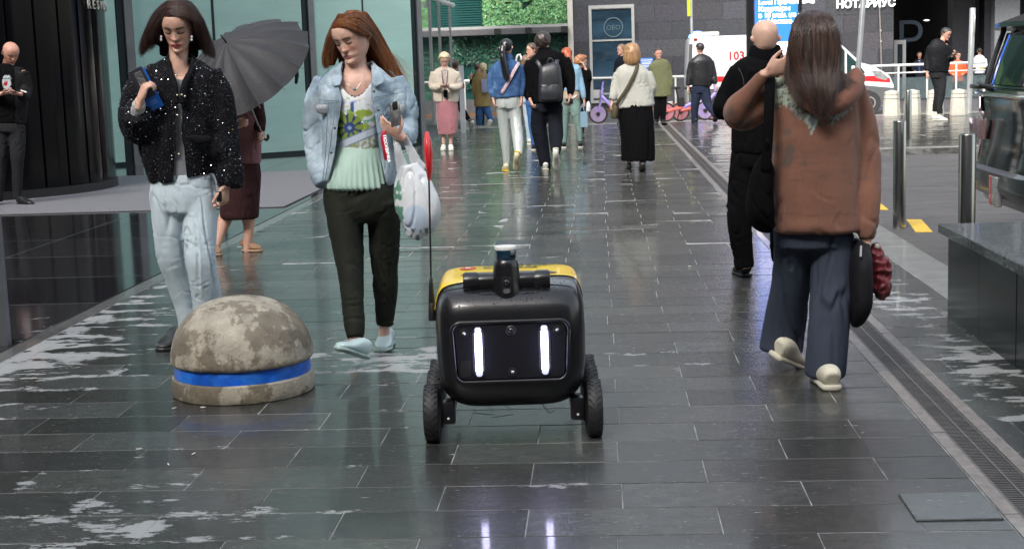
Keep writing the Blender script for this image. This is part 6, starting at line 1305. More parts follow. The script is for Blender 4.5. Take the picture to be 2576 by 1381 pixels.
H_ = folk('long-haired woman in an oversized brown hooded sweatshirt, seen from behind', 6.5, (2050, 940), (2045, 92, PI+.05, .12, 0.02),
    [(2045, 172, .02, 44, .07), (2045, 190, .02, 84, .10), (2048, 230, .01, 106, .13), (2048, 320, .0, 112, .15), (2050, 420, 0, 110, .155), (2053, 520, 0, 108, .155), (2054, 556, 0, 111, .155), (2054, 576, 0, 112, .155)],
    [[(1958, 215, .02, 34), (1905, 262, .03, 45), (1864, 290, .03, 40), (1858, 268, -.02, 32), (1888, 232, -.06, 22), (1912, 200, -.09, 17), (1922, 188, -.10, 13)],
     [(2140, 215, .02, 36), (2168, 300, .02, 36), (2180, 400, .01, 35), (2183, 500, -.03, 32), (2181, 570, -.05, 27), (2180, 602, -.06, 21)]],
    M_hood, legs=[[(1995, 590, .02, 50), (1990, 700, .10, 48), (1976, 790, .17, 53), (1966, 850, .20, 56), (1963, 880, .20, 57)], [(2096, 590, 0, 52), (2092, 700, -.03, 52), (2086, 800, -.08, 53), (2078, 900, -.10, 53), (2074, 942, -.10, 52)]],
    bottom=C_('slate_blue_cloth', (.038, .048, .072), .75, var=.08, vs=4, spec=.2), vox=.009, fold=(.009, 5.5), bfold=(.017, 7), topname='sweatshirt', skin=(.58, .34, .26), topcol=hoodcol, hcap=.015, hh=.232,
    hair=M_hairmesh('brown_hair_mass', (.030, .014, .010)), hairx=[[(2045, 60, .0, 52, .10), (2045, 110, -.03, 60, .10), (2045, 170, -.06, 64, .09), (2050, 210, -.08, 55, .07)], [(2055, 180, -.11, 38, .03), (2062, 230, -.14, 28, .03), (2062, 275, -.15, 16, .02)]],
    handk={0: dict(D=(.85, -.1, .35), N=(0, 1, .3), T=(-.3, 0, 1), curl=(60, 65, 70, 70)), 1: dict(D=(0, 0, -1), N=(-1, 0, 0), T=(0, -1, 0), curl=(70, 75, 80, 80))}, capline=([-.5, .5], [-1.0, .33]))
hood = H_.build('hood', [H_.tube([(2000, 186, -.03, 20, .05), (2018, 232, -.10, 26, .05), (2050, 262, -.15, 24, .045), (2100, 262, -.15, 26, .05), (2140, 232, -.10, 26, .05), (2155, 195, -.03, 20, .05)], view=(0, -.6, 1))], M_hood, vox=.009, disp=foldf(.010, 7, (1, 1, 1), 9), col=lambda co: np.tile(PR((.20, .085, .055)), (len(co), 1)), parent=H_.top)
M_crm = C_('cream_shoe', (.60, .57, .46), .6, var=.1); M_crs = C_('cream_sole', (.52, .49, .40), .6, var=.1)
q = H_.pt(2092, 968, -.28); q.z = 0.0; H_.shoe(G(2094, 984), G(2094, 984)+Vector((-.02, .26, 0)), M_crm, w=.050, h=.082, sole=M_crs, sth=.028)
H_.shoe(H_.pt(1945, 900, .10), H_.pt(2016, 925, .26), M_crm, w=.048, h=.085, sole=M_crs, sth=.028, up=(.25, -.25, .9))
strap(H_, [(1938, 188, -.03), (1936, 230, -.135), (1934, 300, -.17), (1930, 370, -.175), (1926, 430, -.17)], M_blkcl, w=.022)
gh = [[(2044+i*3, 27, .07), (2043+i*10, 40, -.07), (2042+i*14, 64, -.125), (2042+i*17, 120, -.15), (2048+i*14, 180, -.17), (2058+i*9, 232, -.20), (2062+i*5, 294-abs(i-1)*6, -.21)] for i in (-3, -2, -1, 0, 1, 2, 3, 4)]
gl_ = [[(2038, 34, .02), (2010, 52, -.04), (1997, 90, -.06), (1986, 140, -.08), (1979, 190, -.11), (1995, 225, -.14), (2012, 262, -.17)], [(2040, 30, .0), (2008, 45, -.08), (1996, 95, -.11), (1990, 150, -.13), (1992, 200, -.15), (2015, 245, -.18)]]
gr_ = [[(2050, 32, .0), (2078, 50, -.08), (2087, 95, -.11), (2094, 150, -.13), (2108, 195, -.13), (2100, 235, -.17)], [(2052, 34, .02), (2082, 55, -.03), (2092, 100, -.06), (2098, 150, -.08), (2116, 190, -.10), (2160, 215, -.13)]]
hH = hair_mat('brown_hair', (.008, .004, .0035), (.10, .050, .034), .28)
strands(H_, 'hair_strands', [([gd(H_, g) for g in gh], 9000, .0015, .016), ([gd(H_, g) for g in gl_], 2600, .002, .012), ([gd(H_, g) for g in gr_], 2600, .002, .010)], hH, H_.hairo, rad=.0006)
tb = Fig(6.5, (1920, 560), '', gz=0); e = empty('tote_bag', tb.pt(1920, 560, -.1), 'black cloth tote bag hanging at the left hip of the brown sweatshirt', 'bag'); tb.base = Vector(e.location); tb.body = e
tb.build('bag_body', [tb.tube([(1926, 395, -.1, 12, .03), (1922, 430, -.1, 26, .06), (1915, 480, -.1, 31, .08), (1914, 530, -.1, 36, .09), (1925, 560, -.1, 32, .07), (1940, 574, -.1, 18, .05)])], M_blkcl, vox=.010, disp=foldf(.014, 7, (1.5, 1.5, .5), 5)); tb.build('knot', [tb.tube([(1928, 352, -.17, 7, .02), (1930, 366, -.17, 10, .02), (1928, 400, -.15, 7, .015)])], M_blkcl, vox=.008, disp=foldf(.004, 20))
e = empty('laptop_sleeve', H_.pt(2162, 712, -.03), 'slim black padded sleeve carried in the right hand of the brown sweatshirt woman', 'bag'); o_ = Vector(e.location)
g = MB(); v, f = H_.tube([(2168, 612, -.03, 17, .10), (2160, 640, -.03, 25, .17), (2158, 700, -.03, 28, .19), (2158, 760, -.03, 26, .18), (2152, 800, -.03, 17, .12), (2149, 816, -.03, 9, .06)], 24, ex=3); g.add([Vector(q)-o_ for q in v], f); g.obj('sleeve_body', C_('sleeve_black', (.010, .010, .013), .7, var=.3, vs=30, bump=.002, bs=80), e, smooth=True)
g = MB(); g.tube([H_.pt(2166, 620, -.14)-o_, H_.pt(2165, 645, -.21)-o_], .005, 6); g.obj('zip_pull', M_frame, e)
ru = Fig(6.5, (2215, 745), '', gz=0); e = empty('folded_umbrella', ru.pt(2215, 680), 'folded dark red umbrella bundled beside the laptop sleeve', 'umbrella'); ru.base = Vector(e.location); ru.body = e
M_red = C_('crimson_nylon', (.12, .006, .012), .45, var=.4, vs=10, sheen=.2)
def crump(a): 
    def f(co, no): d = pn(co*24); d2 = pn(co*60); return co+no*(a*(1-np.abs(d)*2.6)+a*.4*d2)[:, None]
    return f
ru.build('canopy_folds', [ru.tube([(2196, 616, -.03, 8), (2206, 640, -.03, 14), (2214, 665, -.03, 22), (2218, 690, -.03, 20), (2214, 712, -.03, 23), (2217, 733, -.03, 21), (2213, 745, -.03, 10)])], M_red, vox=.006, smooth=1, disp=[crump(.011)]); ru.build('handle', [ru.tube([(2194, 618, -.03, 6), (2203, 616, -.04, 7), (2209, 624, -.04, 6)])], C_('pale_handle', (.6, .55, .5), .5), vox=.006)
# ---- bald man in black behind her
K_ = folk('bald man in a black high-collared jacket walking away beside the street screen', 9.4, (1900, 690), (1925, 98, PI+.1, .1, 0),
    [(1925, 140, .02, 30, .08), (1922, 158, .02, 60, .10), (1920, 185, .01, 80, .13), (1922, 260, 0, 84, .14), (1920, 340, 0, 80, .135), (1918, 384, 0, 78, .13)],
    [[(1858, 180, 0, 24), (1826, 240, 0, 24), (1818, 278, -.02, 23), (1850, 282, .1, 20), (1890, 270, .2, 15)], [(1985, 180, 0, 24), (2010, 250, 0, 23), (2005, 300, .1, 19), (1990, 290, .2, 14)]],
    M_blkcl, legs=[[(1880, 395, .02, 42), (1868, 470, .0, 36), (1862, 560, .0, 31), (1872, 650, .05, 26), (1875, 672, .05, 25)], [(1955, 395, 0, 40), (1962, 500, .1, 34), (1965, 600, .25, 28), (1965, 650, .35, 25)]],
    bottom=M_blkcl, shoes=[((1880, 690, .12), (1852, 692, .32)), ((1965, 660, .4), (1965, 655, .66))], shoem=C_('black_trainer', (.02, .02, .022), .4, var=.2), male=True, vox=.012, skin=(.60, .38, .29), hh=.235, hand=True)
K_.build('collar', [K_.tube([(1925, 118, .03, 38, .085), (1925, 135, .02, 43, .09), (1925, 152, .02, 50, .095)])], M_blkcl, vox=.01, disp=foldf(.006, 9), cut=lambda co, no: (no[:, 2] > .8)); K_.build('jacket_seam', [tube_geo([K_.pt(x, y, d) for x, y, d in ((1858, 172, -.10), (1870, 200, -.13), (1874, 250, -.14))], .003, 6, sub=3)], C_('seam_grey', (.04, .04, .045), .6), parent=K_.top, rem=False)
# ---- woman under the umbrella
M_mauve = C_('mauve_knit', (.20, .095, .10), .85, var=.1, bump=.001, bs=300); M_mar = C_('maroon_knit', (.035, .013, .014), .9, var=.3, vs=20, bump=.001, bs=260)
U_ = folk('woman hidden under a dark umbrella in a mauve jumper and maroon skirt', 11.5, (600, 640), (600, 195, PI-.5, .1, 0),
    [(603, 228, .02, 20, .07), (603, 240, .02, 42, .09), (605, 275, 0, 52, .12), (608, 330, 0, 50, .12), (610, 380, 0, 46, .13), (610, 408, 0, 46, .13)],
    [[(565, 255, 0, 18), (552, 310, -.05, 16), (562, 330, -.15, 14), (585, 320, -.2, 12)], [(645, 252, 0, 17), (652, 300, 0, 16), (650, 335, -.05, 14), (655, 338, -.12, 11)]],
    M_mauve, skirt=([(608, 400, 0, 44, .12), (606, 440, 0, 50, .15), (604, 490, 0, 49, .16), (602, 535, 0, 49, .15), (602, 547, 0, 48, .145)], M_mar, foldf(.008, 9, (1.5, 1.5, .3), 2)),
    bare=[[(592, 395, .0, 20), (575, 520, .0, 20), (556, 580, -.05, 14), (542, 625, -.1, 10)], [(618, 395, 0, 20), (622, 520, 0, 20), (626, 570, .0, 14), (622, 622, .0, 10), (622, 632, 0, 10)]],
    shoes=[((614, 638, .04), (657, 634, -.02)), ((536, 640, -.04), (548, 645, -.22))], shoem=(C_('tan_loafer', (.26, .15, .09), .6, var=.1), C_('tan_sole', (.33, .22, .14), .6)), vox=.012, topname='jumper', hair=M_hairmesh('dark_hair_far', (.02, .012, .01)))
U_.build('dark_sleeve', [U_.tube([(640, 262, -.02, 20), (650, 300, -.02, 18), (650, 328, -.05, 16)])], M_mar, disp=foldf(.008, 10))
um = empty('open_umbrella', U_.pt(668, 345, -.15), 'open dark grey rain umbrella with many ribs, wet with drops', 'umbrella'); o_ = Vector(um.location)
a_ = Vector((-.33, -.58, .745)).normalized(); e1 = a_.cross(Vector((0, 0, 1))).normalized(); e2 = a_.cross(e1); apx = U_.pt(569, 108, -.45); RC = .565; nr = 16; dep = .27
g = MB(); rows = []
for i, s_ in enumerate(np.linspace(.012, 1, 15)):
    row = []
    for k in range(nr*6):
        a = 2*PI*k/(nr*6); w_ = abs(((k % 6)-3)/3.); edge = 1-.055*(1-w_**2)*s_; r = RC*s_*edge; dp = dep*(s_**1.9)+.026*(1-w_**2)*s_
        row.append(apx-o_+e1*r*math.cos(a)+e2*r*math.sin(a)-a_*dp)
    rows.append(row)
M_umb = C_('grey_nylon', (.032, .032, .036), .6, var=.12, vs=14, spec=.3)
cn = g.grid(rows, True).obj('canopy', M_umb, um, smooth=30)
for k in range(nr):
    a = 2*PI*k/nr; pts = [apx-o_+e1*RC*s_*math.cos(a)+e2*RC*s_*math.sin(a)-a_*(dep*s_**1.9+.004) for s_ in np.linspace(.02, 1.03, 10)]; MB().tube(pts, .0022, 5).obj('rib', C_('rib_grey', (.12, .12, .12), .3, metal=.8, var=0), um)
end = U_.pt(668, 345, -.15)-o_; tip = apx-o_+a_*.075
MB().tube([apx-o_-a_*.0, tip], [.007, .006], 10).obj('ferrule', C_('ferrule_black', (.02, .02, .02), .2, var=0), um, smooth=True); MB().tube([apx-o_, U_.pt(652, 322, -.12)-o_], .006, 8).obj('shaft', M_frame, um, smooth=True)
hd0 = apx-o_-a_*.74; hk_ = [hd0]+[U_.pt(x, y, -.12)-o_ for x, y in ((650, 318), (657, 338), (664, 350), (671, 353), (675, 347), (674, 340))]
MB().tube(hk_[1:], .012, 10).obj('crook_handle', C_('handle_black', (.03, .022, .015), .2, var=.1, coat=.6), um, smooth=True)
rr = rows[9]; r_ = np.random.default_rng(8); g = MB()
for _ in range(700):
    s_ = r_.uniform(.1, 1)**.6; a = r_.uniform(0, 2*PI); c_ = apx-o_+e1*RC*s_*.97*math.cos(a)+e2*RC*s_*.97*math.sin(a)-a_*(dep*(s_)**1.9-.006); q = r_.uniform(.0015, .004); n6 = [c_+e1*q*math.cos(b)+e2*q*math.sin(b) for b in np.linspace(0, 2*PI, 7)[:-1]]; g.add(n6+[c_+a_*q*.7], [(k, (k+1) % 6, 6) for k in range(6)])
tag(g.obj('rain_drops', C_('drop_bright', (.07, .07, .08), .12, var=0), um, smooth=True), kind='stuff')
sb = rows[-1]; c_ = U_.pt(747, 190, -.2)-o_; MB().tube([c_+Vector((.0, 0, .07)), c_, c_-Vector((.01, 0, .06))], [.012, .017, .012], 8).obj('closing_strap', C_('strap_dark', (.03, .03, .032), .5), um, smooth=True)
# ---- bald bearded man by the column
def shirtp(co):
    x, y = topx(co); c = np.tile(PR((.003, .003, .0035)), (len(x), 1)); m_ = (np.abs(x-17) < np.interp(y, [190, 196, 214, 226], [6, 10, 11, 4])) & (y > 190) & (y < 227); c[m_] = (.42, .45, .47)
    a = np.arctan2(y-211, x-14); r = np.hypot(x-14, y-211); c[(r < 6.2*(.62+.38*np.abs(np.cos(2.5*(a-PI/2)))**1.5)) & m_] = (.42, .02, .03); n = pn(np.stack([x*.3, y*.3, x*0], 1)); c[m_ & (y < 203) & (n > .1)] = (.05, .12, .12); return c
S_ = folk('bald bearded man in black beside the column, looking down at a phone', 16.3, (40, 520), (27, 134, .72, .50, 0),
    [(18, 162, 0, 14, .06), (18, 170, 0, 32, .09), (18, 190, 0, 44, .12), (20, 230, 0, 45, .13), (22, 280, 0, 38, .12), (24, 308, 0, 36, .12)],
    [[(-18, 180, 0, 13), (-26, 225, 0, 12), (-12, 240, -.12, 11), (3, 236, -.28, 8)], [(56, 180, 0, 14), (63, 222, 0, 13), (60, 240, -.12, 11), (52, 237, -.27, 8)]],
    mat('black_print_shirt', (1, 1, 1), .9, var=.15, attr=True, spec=.08), legs=[[(6, 320, 0, 22), (2, 400, 0, 17), (-4, 480, 0, 13), (-4, 505, 0, 12)], [(42, 320, 0, 22), (44, 400, -.03, 17), (44, 470, 0, 13), (44, 500, 0, 12)]],
    bottom=C_('charcoal_jeans', (.014, .0145, .017), .85, var=.25), shoes=[((46, 512, .0), (84, 517, -.12)), ((-6, 512, 0), (-18, 516, -.25))], shoem=C_('black_boot', (.012, .012, .012), .4, var=.1), male=True, topcol=shirtp, topname='shirt', skin=(.52, .27, .20), beard=(.085, .035, .022), hh=.245, vox=.011,
    handk={0: dict(D=(1, -.2, .1), N=(0, .3, 1), T=(0, -1, 0)), 1: dict(D=(-.9, -.3, .1), N=(0, .3, 1), T=(0, -1, .3), curl=(50, 55, 60, 60))})
S_.build('jacket', [S_.tube([(20, 168, .01, 38, .095), (20, 190, .01, 50, .13), (22, 240, .01, 50, .14), (24, 290, .01, 44, .13), (24, 308, .01, 42, .13)], 24), S_.tube([(58, 182, 0, 16), (66, 222, 0, 16), (62, 242, -.12, 13), (55, 239, -.23, 11)]), S_.tube([(-20, 182, 0, 16), (-29, 225, 0, 15), (-14, 242, -.12, 13), (-2, 240, -.22, 11)])], C_('black_jacket', (.004, .004, .005), .7, var=.3, vs=6), disp=foldf(.012, 8, (1, 1, .8), 2), cut=cutpoly([(2, 150), (34, 150), (36, 200), (38, 330), (-8, 330), (-2, 200)]))
e = empty('phone', S_.pt(33, 231, -.40), 'black phone in the hands of the bald bearded man', 'phone', rz=.2); rbox('phone_body', (-.04, -.075, -.004), (.04, .075, .005), M_fb, e, .003); MB().box((-.035, -.07, .0052), (.035, .07, .0058)).obj('screen', C_('dim_screen', (.02, .02, .03), .05, var=0), e)
e = empty('vape', S_.pt(60, 230, -.34), 'white vape pen in the fingers of the bald bearded man', 'vape'); MB().tube([(-.03, 0, .008), (.03, -.01, -.012)], .008, 10).obj('vape_body', C_('white_plastic', (.75, .75, .75), .3, var=0), e, smooth=True); MB().tube([(.03, -.01, -.012), (.04, -.012, -.016)], .005, 8).obj('mouthpiece', M_fb, e)
# ---- elderly woman in cream
O_ = folk('elderly blonde woman in a cream cardigan and pink skirt reading her phone', 24.2, (1124, 377), (1118, 152, .1, .45, 0),
    [(1119, 168, 0, 9, .06), (1119, 176, 0, 24, .09), (1120, 192, 0, 34, .12), (1121, 220, 0, 33, .13), (1122, 246, 0, 32, .13), (1122, 257, 0, 31, .13)],
    [[(1093, 184, 0, 10), (1087, 216, 0, 10), (1098, 222, -.12, 8), (1110, 219, -.25, 5)], [(1147, 184, 0, 10), (1156, 216, 0, 10), (1142, 223, -.12, 8), (1127, 219, -.25, 5)]],
    C_('cream_knit', (.50, .44, .37), .9, var=.1, bump=.003, bs=120), skirt=([(1123, 250, 0, 26, .12), (1125, 280, 0, 27, .14), (1126, 315, 0, 26, .14), (1127, 338, 0, 23, .13)], C_('pink_satin', (.36, .15, .17), .35, var=.2, vs=6, sheen=.3)),
    bare=[[(1117, 245, 0, 8), (1116, 325, 0, 6), (1116, 362, 0, 4.5)], [(1130, 245, 0, 8), (1134, 325, 0, 6), (1134, 362, 0, 4.5)]], shoes=[((1116, 372, .05), (1114, 378, -.18)), ((1134, 372, .05), (1135, 378, -.18))], shoem=(M_wshoe, M_wsole), hair=M_hairmesh('pale_blonde_hair', (.52, .42, .27)), hcap=.11, capn=.02, skin=(.58, .36, .28), topname='cardigan', vox=.014,
    cuts=cutpoly([(1113, 160), (1125, 160), (1124, 235), (1128, 262), (1112, 262), (1115, 235)]), handk={0: dict(D=(1, -.3, .1), N=(0, .3, 1), T=(0, -1, 0)), 1: dict(D=(-1, -.3, .1), N=(0, .3, 1), T=(0, -1, 0))})
O_.build('blouse', [O_.tube([(1119, 174, -.0, 16, .08), (1119, 200, -.0, 22, .11), (1120, 250, 0, 22, .115)])], C_('patterned_blouse', (.42, .36, .33), .8, var=.5, vs=30)); strap(O_, [(1111, 178, -.09), (1114, 205, -.14), (1119, 232, -.15)], C_('lanyard', (.15, .12, .11), .7), w=.008); strap(O_, [(1127, 178, -.09), (1124, 205, -.14), (1119, 232, -.15)], C_('lanyard', ()), w=.008); O_.build('badge', [O_.tube([(1121, 228, -.16, 5, .006), (1121, 246, -.16, 5, .006)])], M_blkcl, rem=False)
e = empty('phone', O_.pt(1119, 216, -.36), 'dark phone in both hands of the elderly woman in cream', 'phone'); rbox('phone_body', (-.07, -.04, -.005), (.07, .04, .005), M_fb, e, .003); MB().box((-.06, -.03, .0053), (.06, .03, .0058)).obj('screen', C_('dim_screen', ()), e)
# ---- ponytail woman in blue denim and silver trousers
M_bden = C_('blue_denim', (.035, .085, .20), .85, var=.3, vs=12, col2=(.10, .19, .34), thr=(.5, .66)); M_silv = C_('silver_satin', (.42, .46, .45), .28, metal=.25, var=.08, vs=5)
D_f = folk('woman with a long black ponytail in blue denim jacket and shiny silver trousers', 19.2, (1275, 430), (1274, 121, PI-.25, .05, 0),
    [(1274, 146, 0, 12, .06), (1274, 158, 0, 28, .09), (1274, 170, 0, 37, .12), (1275, 200, 0, 38, .13), (1277, 232, 0, 36, .12), (1278, 244, 0, 35, .12)],
    [[(1243, 170, 0, 11), (1236, 205, .02, 11), (1238, 235, -.02, 8), (1240, 246, -.03, 6)], [(1306, 168, 0, 11), (1312, 205, .02, 11), (1312, 235, -.02, 8), (1312, 246, -.03, 6)]],
    M_bden, legs=[[(1264, 262, 0, 18), (1266, 300, .03, 15), (1272, 350, .05, 14), (1275, 405, .05, 9.5), (1275, 415, .05, 9)], [(1296, 262, 0, 18), (1299, 300, -.03, 16), (1303, 345, -.12, 15), (1305, 382, -.28, 11), (1305, 390, -.3, 10)]],
    bottom=M_silv, bfold=(.013, 8), shoes=[((1274, 424, -.05), (1270, 424, .2)), ((1302, 380, -.34), (1299, 428, -.20), (0, -1, .25))], shoem=(C_('cream_trainer', (.55, .52, .36), .6), C_('yellow_sole', (.60, .40, .03), .6, var=.25, vs=20)), hair=M_hairmesh('sleek_black_hair', (.010, .010, .012), .22, .3), hcap=.035, hairx=[[(1266, 118, -.12, 8), (1264, 135, -.15, 8), (1267, 160, -.17, 8.5), (1272, 185, -.17, 8.5), (1275, 198, -.17, 7)]], capline=([-.5, -.02, .1, .28, .45], [-.32, -.10, .16, .30, .335]))
strap(D_f, [(1306, 158, -.06), (1293, 180, -.135), (1280, 205, -.14), (1262, 235, -.13)], C_('patterned_strap', (.45, .33, .36), .7, var=.7, vs=50), w=.022); D_f.build('collar', [D_f.tube([(1276, 138, 0, 13, .07), (1276, 152, 0, 17, .08)])], M_bden)
e = empty('cane_umbrella', D_f.pt(1302, 160, .05), 'white crook umbrella handle showing over the denim woman\'s shoulder', 'umbrella'); o_ = Vector(e.location); MB().tube([D_f.pt(x, y, .05)-o_ for x, y in ((1298, 168), (1299, 150), (1302, 140), (1308, 138), (1311, 145), (1311, 151))], .013, 8).obj('crook', C_('white_plastic', ()), e, smooth=True); MB().tube([D_f.pt(1298, 168, .05)-o_, D_f.pt(1296, 240, .05)-o_], .01, 8).obj('shaft', M_fb, e)
# ---- backpack man
P_f = folk('man in black with a black leather backpack, one white sole lifted', 19.3, (1373, 430), (1366, 107, PI-.3, 0, 0),
    [(1372, 126, 0, 15, .07), (1374, 138, 0, 36, .10), (1376, 152, 0, 47, .13), (1377, 200, 0, 45, .14), (1377, 240, 0, 40, .13), (1377, 258, 0, 38, .13)],
    [[(1335, 155, 0, 14), (1325, 200, 0, 14), (1327, 235, -.05, 12), (1333, 250, -.1, 9)], [(1420, 150, 0, 14), (1432, 185, 0, 14), (1436, 222, -.03, 11), (1434, 240, -.08, 8)]],
    M_blkcl, legs=[[(1357, 272, 0, 21), (1356, 320, .03, 20), (1364, 370, .03, 17), (1372, 415, .02, 14), (1372, 421, .02, 14)], [(1396, 272, 0, 21), (1397, 310, -.05, 19), (1399, 345, -.15, 17), (1398, 378, -.32, 13), (1397, 384, -.34, 12)]],
    bottom=M_navy, shoes=[((1373, 426, -.05), (1370, 426, .22)), ((1398, 372, -.38), (1400, 426, -.22), (0, -1, .2))], shoem=(M_wshoe, M_wsole), hair=M_hairmesh('dark_tousled_hair', (.025, .014, .011)), hcap=.13, capn=.05, male=True)
P_f.build('collar', [P_f.tube([(1370, 122, 0, 17, .08), (1371, 136, 0, 21, .09)])], M_blkcl)
bk = Fig(19.3, (1383, 258), ''); e = empty('backpack', P_f.pt(1383, 250, -.25), 'black leather backpack worn by the man in black', 'backpack'); bk.base = Vector(e.location); bk.body = e; M_lea = C_('soft_black_leather', (.020, .022, .027), .38, var=.2, vs=10)
bk.build('bag_body', [bk.tube([(1383, 163, -.21, 16, .05), (1384, 170, -.22, 25, .08), (1384, 190, -.23, 28, .10), (1385, 225, -.23, 30, .11), (1384, 250, -.22, 28, .10), (1384, 256, -.22, 24, .08)], 24, ex=3.5)], M_lea, disp=foldf(.006, 7, seed=3)); bk.build('front_pocket', [bk.tube([(1384, 214, -.31, 24, .03), (1384, 235, -.32, 26, .04), (1384, 250, -.31, 24, .035)], 20, ex=3)], M_lea, disp=foldf(.004, 9)); bk.build('top_handle', [tube_geo([bk.pt(x, y, -.22) for x, y in ((1376, 165), (1379, 152), (1384, 148), (1390, 152), (1393, 164))], .012, 8, sub=3)], M_lea, rem=False)
for q in ([(1362, 176, -.16), (1354, 160, -.14), (1345, 150, -.07), (1338, 144, 0)], [(1399, 170, -.16), (1401, 155, -.13), (1404, 145, -.05), (1406, 138, .0)]): bk.build('shoulder_strap', [tube_geo([bk.pt(*p) for p in q], [(.03, .008)]*4, 8, sub=3)], M_lea, rem=False)
e = empty('camera', P_f.pt(1434, 252, -.1), 'small black gadget carried in the backpack man\'s right hand', 'camera'); rbox('camera_body', (-.05, -.04, -.05), (.04, .04, .02), M_fb, e, .012); MB().tube([(.02, 0, .0), (.09, 0, .06)], .012, 8).obj('camera_grip', M_frame, e)
# ---- woman in grey cardigan and long black skirt
W_f = folk('woman in a pale grey jumper and long black skirt walking away', 18.6, (1595, 425), (1590, 136, PI+.3, .05, 0),
    [(1590, 158, 0, 14, .07), (1590, 170, 0, 33, .10), (1590, 186, 0, 41, .13), (1594, 215, 0, 40, .14), (1598, 245, 0, 44, .15), (1600, 268, 0, 47, .155)],
    [[(1556, 188, 0, 13), (1549, 218, .0, 12), (1544, 240, -.03, 11), (1541, 252, -.04, 9)], [(1628, 186, 0, 13), (1640, 220, 0, 12), (1634, 242, .1, 10), (1620, 245, .2, 8)]],
    C_('pale_grey_knit', (.40, .40, .36), .9, var=.08), skirt=([(1600, 262, 0, 40, .15), (1601, 300, 0, 43, .17), (1604, 350, 0, 42, .18), (1605, 400, 0, 42, .17), (1605, 402, 0, 41, .165)], M_blkcl, foldf(.025, 5, (1.6, 1.6, .15), 4)),
    bare=[[(1590, 262, 0, 10), (1583, 395, 0, 6), (1582, 415, 0, 5)], [(1610, 262, 0, 10), (1617, 395, -.05, 6), (1617, 410, -.1, 5)]], shoes=[((1583, 420, -.04), (1578, 421, .18)), ((1617, 402, -.14), (1616, 430, .0), (0, -1, .4))], shoem=M_blkshoe, hair=M_hairmesh('honey_blonde_hair', (.30, .17, .08)), hcap=.12, capn=.03, hairx=[[(1590, 130, -.03, 21, .10), (1590, 150, -.03, 22, .10), (1590, 160, -.02, 18, .08)]], topname='jumper')
sb_ = Fig(18.6, (1547, 285), ''); e = empty('shoulder_bag', W_f.pt(1547, 278, -.05), 'small olive shoulder bag at the hip of the woman in grey', 'bag'); sb_.base = Vector(e.location); sb_.body = e; M_olv = C_('olive_leather', (.07, .06, .035), .6, var=.1)
sb_.build('bag_body', [sb_.tube([(1549, 262, -.05, 8, .05), (1547, 278, -.05, 10, .07), (1546, 297, -.05, 9, .06)])], M_olv, disp=foldf(.004, 12)); sb_.build('strap', [tube_geo([sb_.pt(*p) for p in ((1604, 163, -.08), (1597, 185, -.145), (1578, 222, -.16), (1560, 250, -.15), (1551, 265, -.1))], [(.022, .004)]*5, 8, sub=4)], M_olv, rem=False)
# ---- red ponytail, curly hair, and the others in the crowd
R_f = folk('red-haired woman in a light blue denim jacket and sage trousers walking away', 23.8, (1440, 368), (1426, 140, PI-.2, 0, 0),
    [(1428, 158, 0, 10, .06), (1428, 166, 0, 24, .09), (1430, 180, 0, 30, .12), (1432, 205, 0, 28, .12), (1433, 228, 0, 28, .12)],
    [[(1402, 176, 0, 9), (1396, 205, 0, 9), (1400, 232, -.03, 7), (1402, 240, -.03, 5)], [(1453, 176, 0, 9), (1460, 205, 0, 9), (1467, 235, -.03, 7), (1469, 250, -.03, 5)]],
    C_('powder_denim', (.22, .36, .48), .85, var=.15, vs=9), legs=[[(1421, 252, 0, 15), (1420, 290, .0, 12), (1420, 330, 0, 9), (1419, 362, 0, 6.5)], [(1444, 252, 0, 15), (1450, 290, -.05, 12), (1457, 330, -.05, 8), (1459, 356, -.05, 6)]],
    bottom=C_('sage_cloth', (.13, .20, .18), .8, var=.1), shoes=[((1419, 368, -.05), (1417, 371, .2)), ((1460, 362, -.08), (1462, 368, .15))], shoem=(M_fb, M_wsole), hair=M_hairmesh('copper_ponytail', (.34, .07, .02)), hcap=.07, hairx=[[(1428, 138, -.1, 8), (1432, 150, -.12, 8), (1436, 160, -.1, 5)]])
R_f.build('beige_top', [R_f.tube([(1433, 222, 0, 26, .115), (1433, 240, 0, 27, .12), (1433, 250, 0, 26, .12)])], C_('beige_cloth', (.36, .29, .21), .85))
e = empty('tote_bag', R_f.pt(1464, 300, -.06), 'flat blue-grey paper tote swinging from the red-haired walker\'s hand', 'bag'); o_ = Vector(e.location)
MB().prism([(P(x, y, e.location.y).x-o_.x, P(x, y, e.location.y).z-o_.z) for x, y in ((1450, 283), (1477, 281), (1480, 320), (1448, 322))], -.03, .03).obj('bag_body', C_('blue_grey_paper', (.16, .25, .32), .8, var=.1), e, bevel=.006)
for x in (1456, 1470): MB().tube([P(x, 283, o_.y)-o_, P(1466, 262, o_.y)-o_], .008, 6).obj('handle', C_('blue_grey_paper', ()), e)
C_f = folk('woman with curly ginger bun in black holding a phone to her ear', 26.5, (1463, 345), (1462, 158, 1.6, .1, 0),
    [(1463, 172, 0, 9, .06), (1464, 178, 0, 19, .09), (1466, 192, 0, 22, .11), (1467, 225, 0, 18, .11), (1466, 255, 0, 17, .11)],
    [[(1450, 184, 0, 8), (1450, 215, 0, 7), (1456, 240, 0, 5)], [(1478, 184, 0, 8), (1483, 200, -.08, 7), (1478, 185, -.12, 6), (1472, 172, -.12, 4)]],
    M_blkcl, legs=[[(1462, 260, 0, 10), (1462, 300, 0, 8), (1462, 335, 0, 6)], [(1468, 260, 0, 10), (1464, 300, .1, 8), (1462, 335, .2, 6)]], bottom=M_navy, shoes=[((1460, 340, .05), (1466, 345, -.1))], shoem=M_fb, hair=M_hairmesh('ginger_curls', (.30, .12, .045)), hcap=.14, capn=.07, vox=.016)
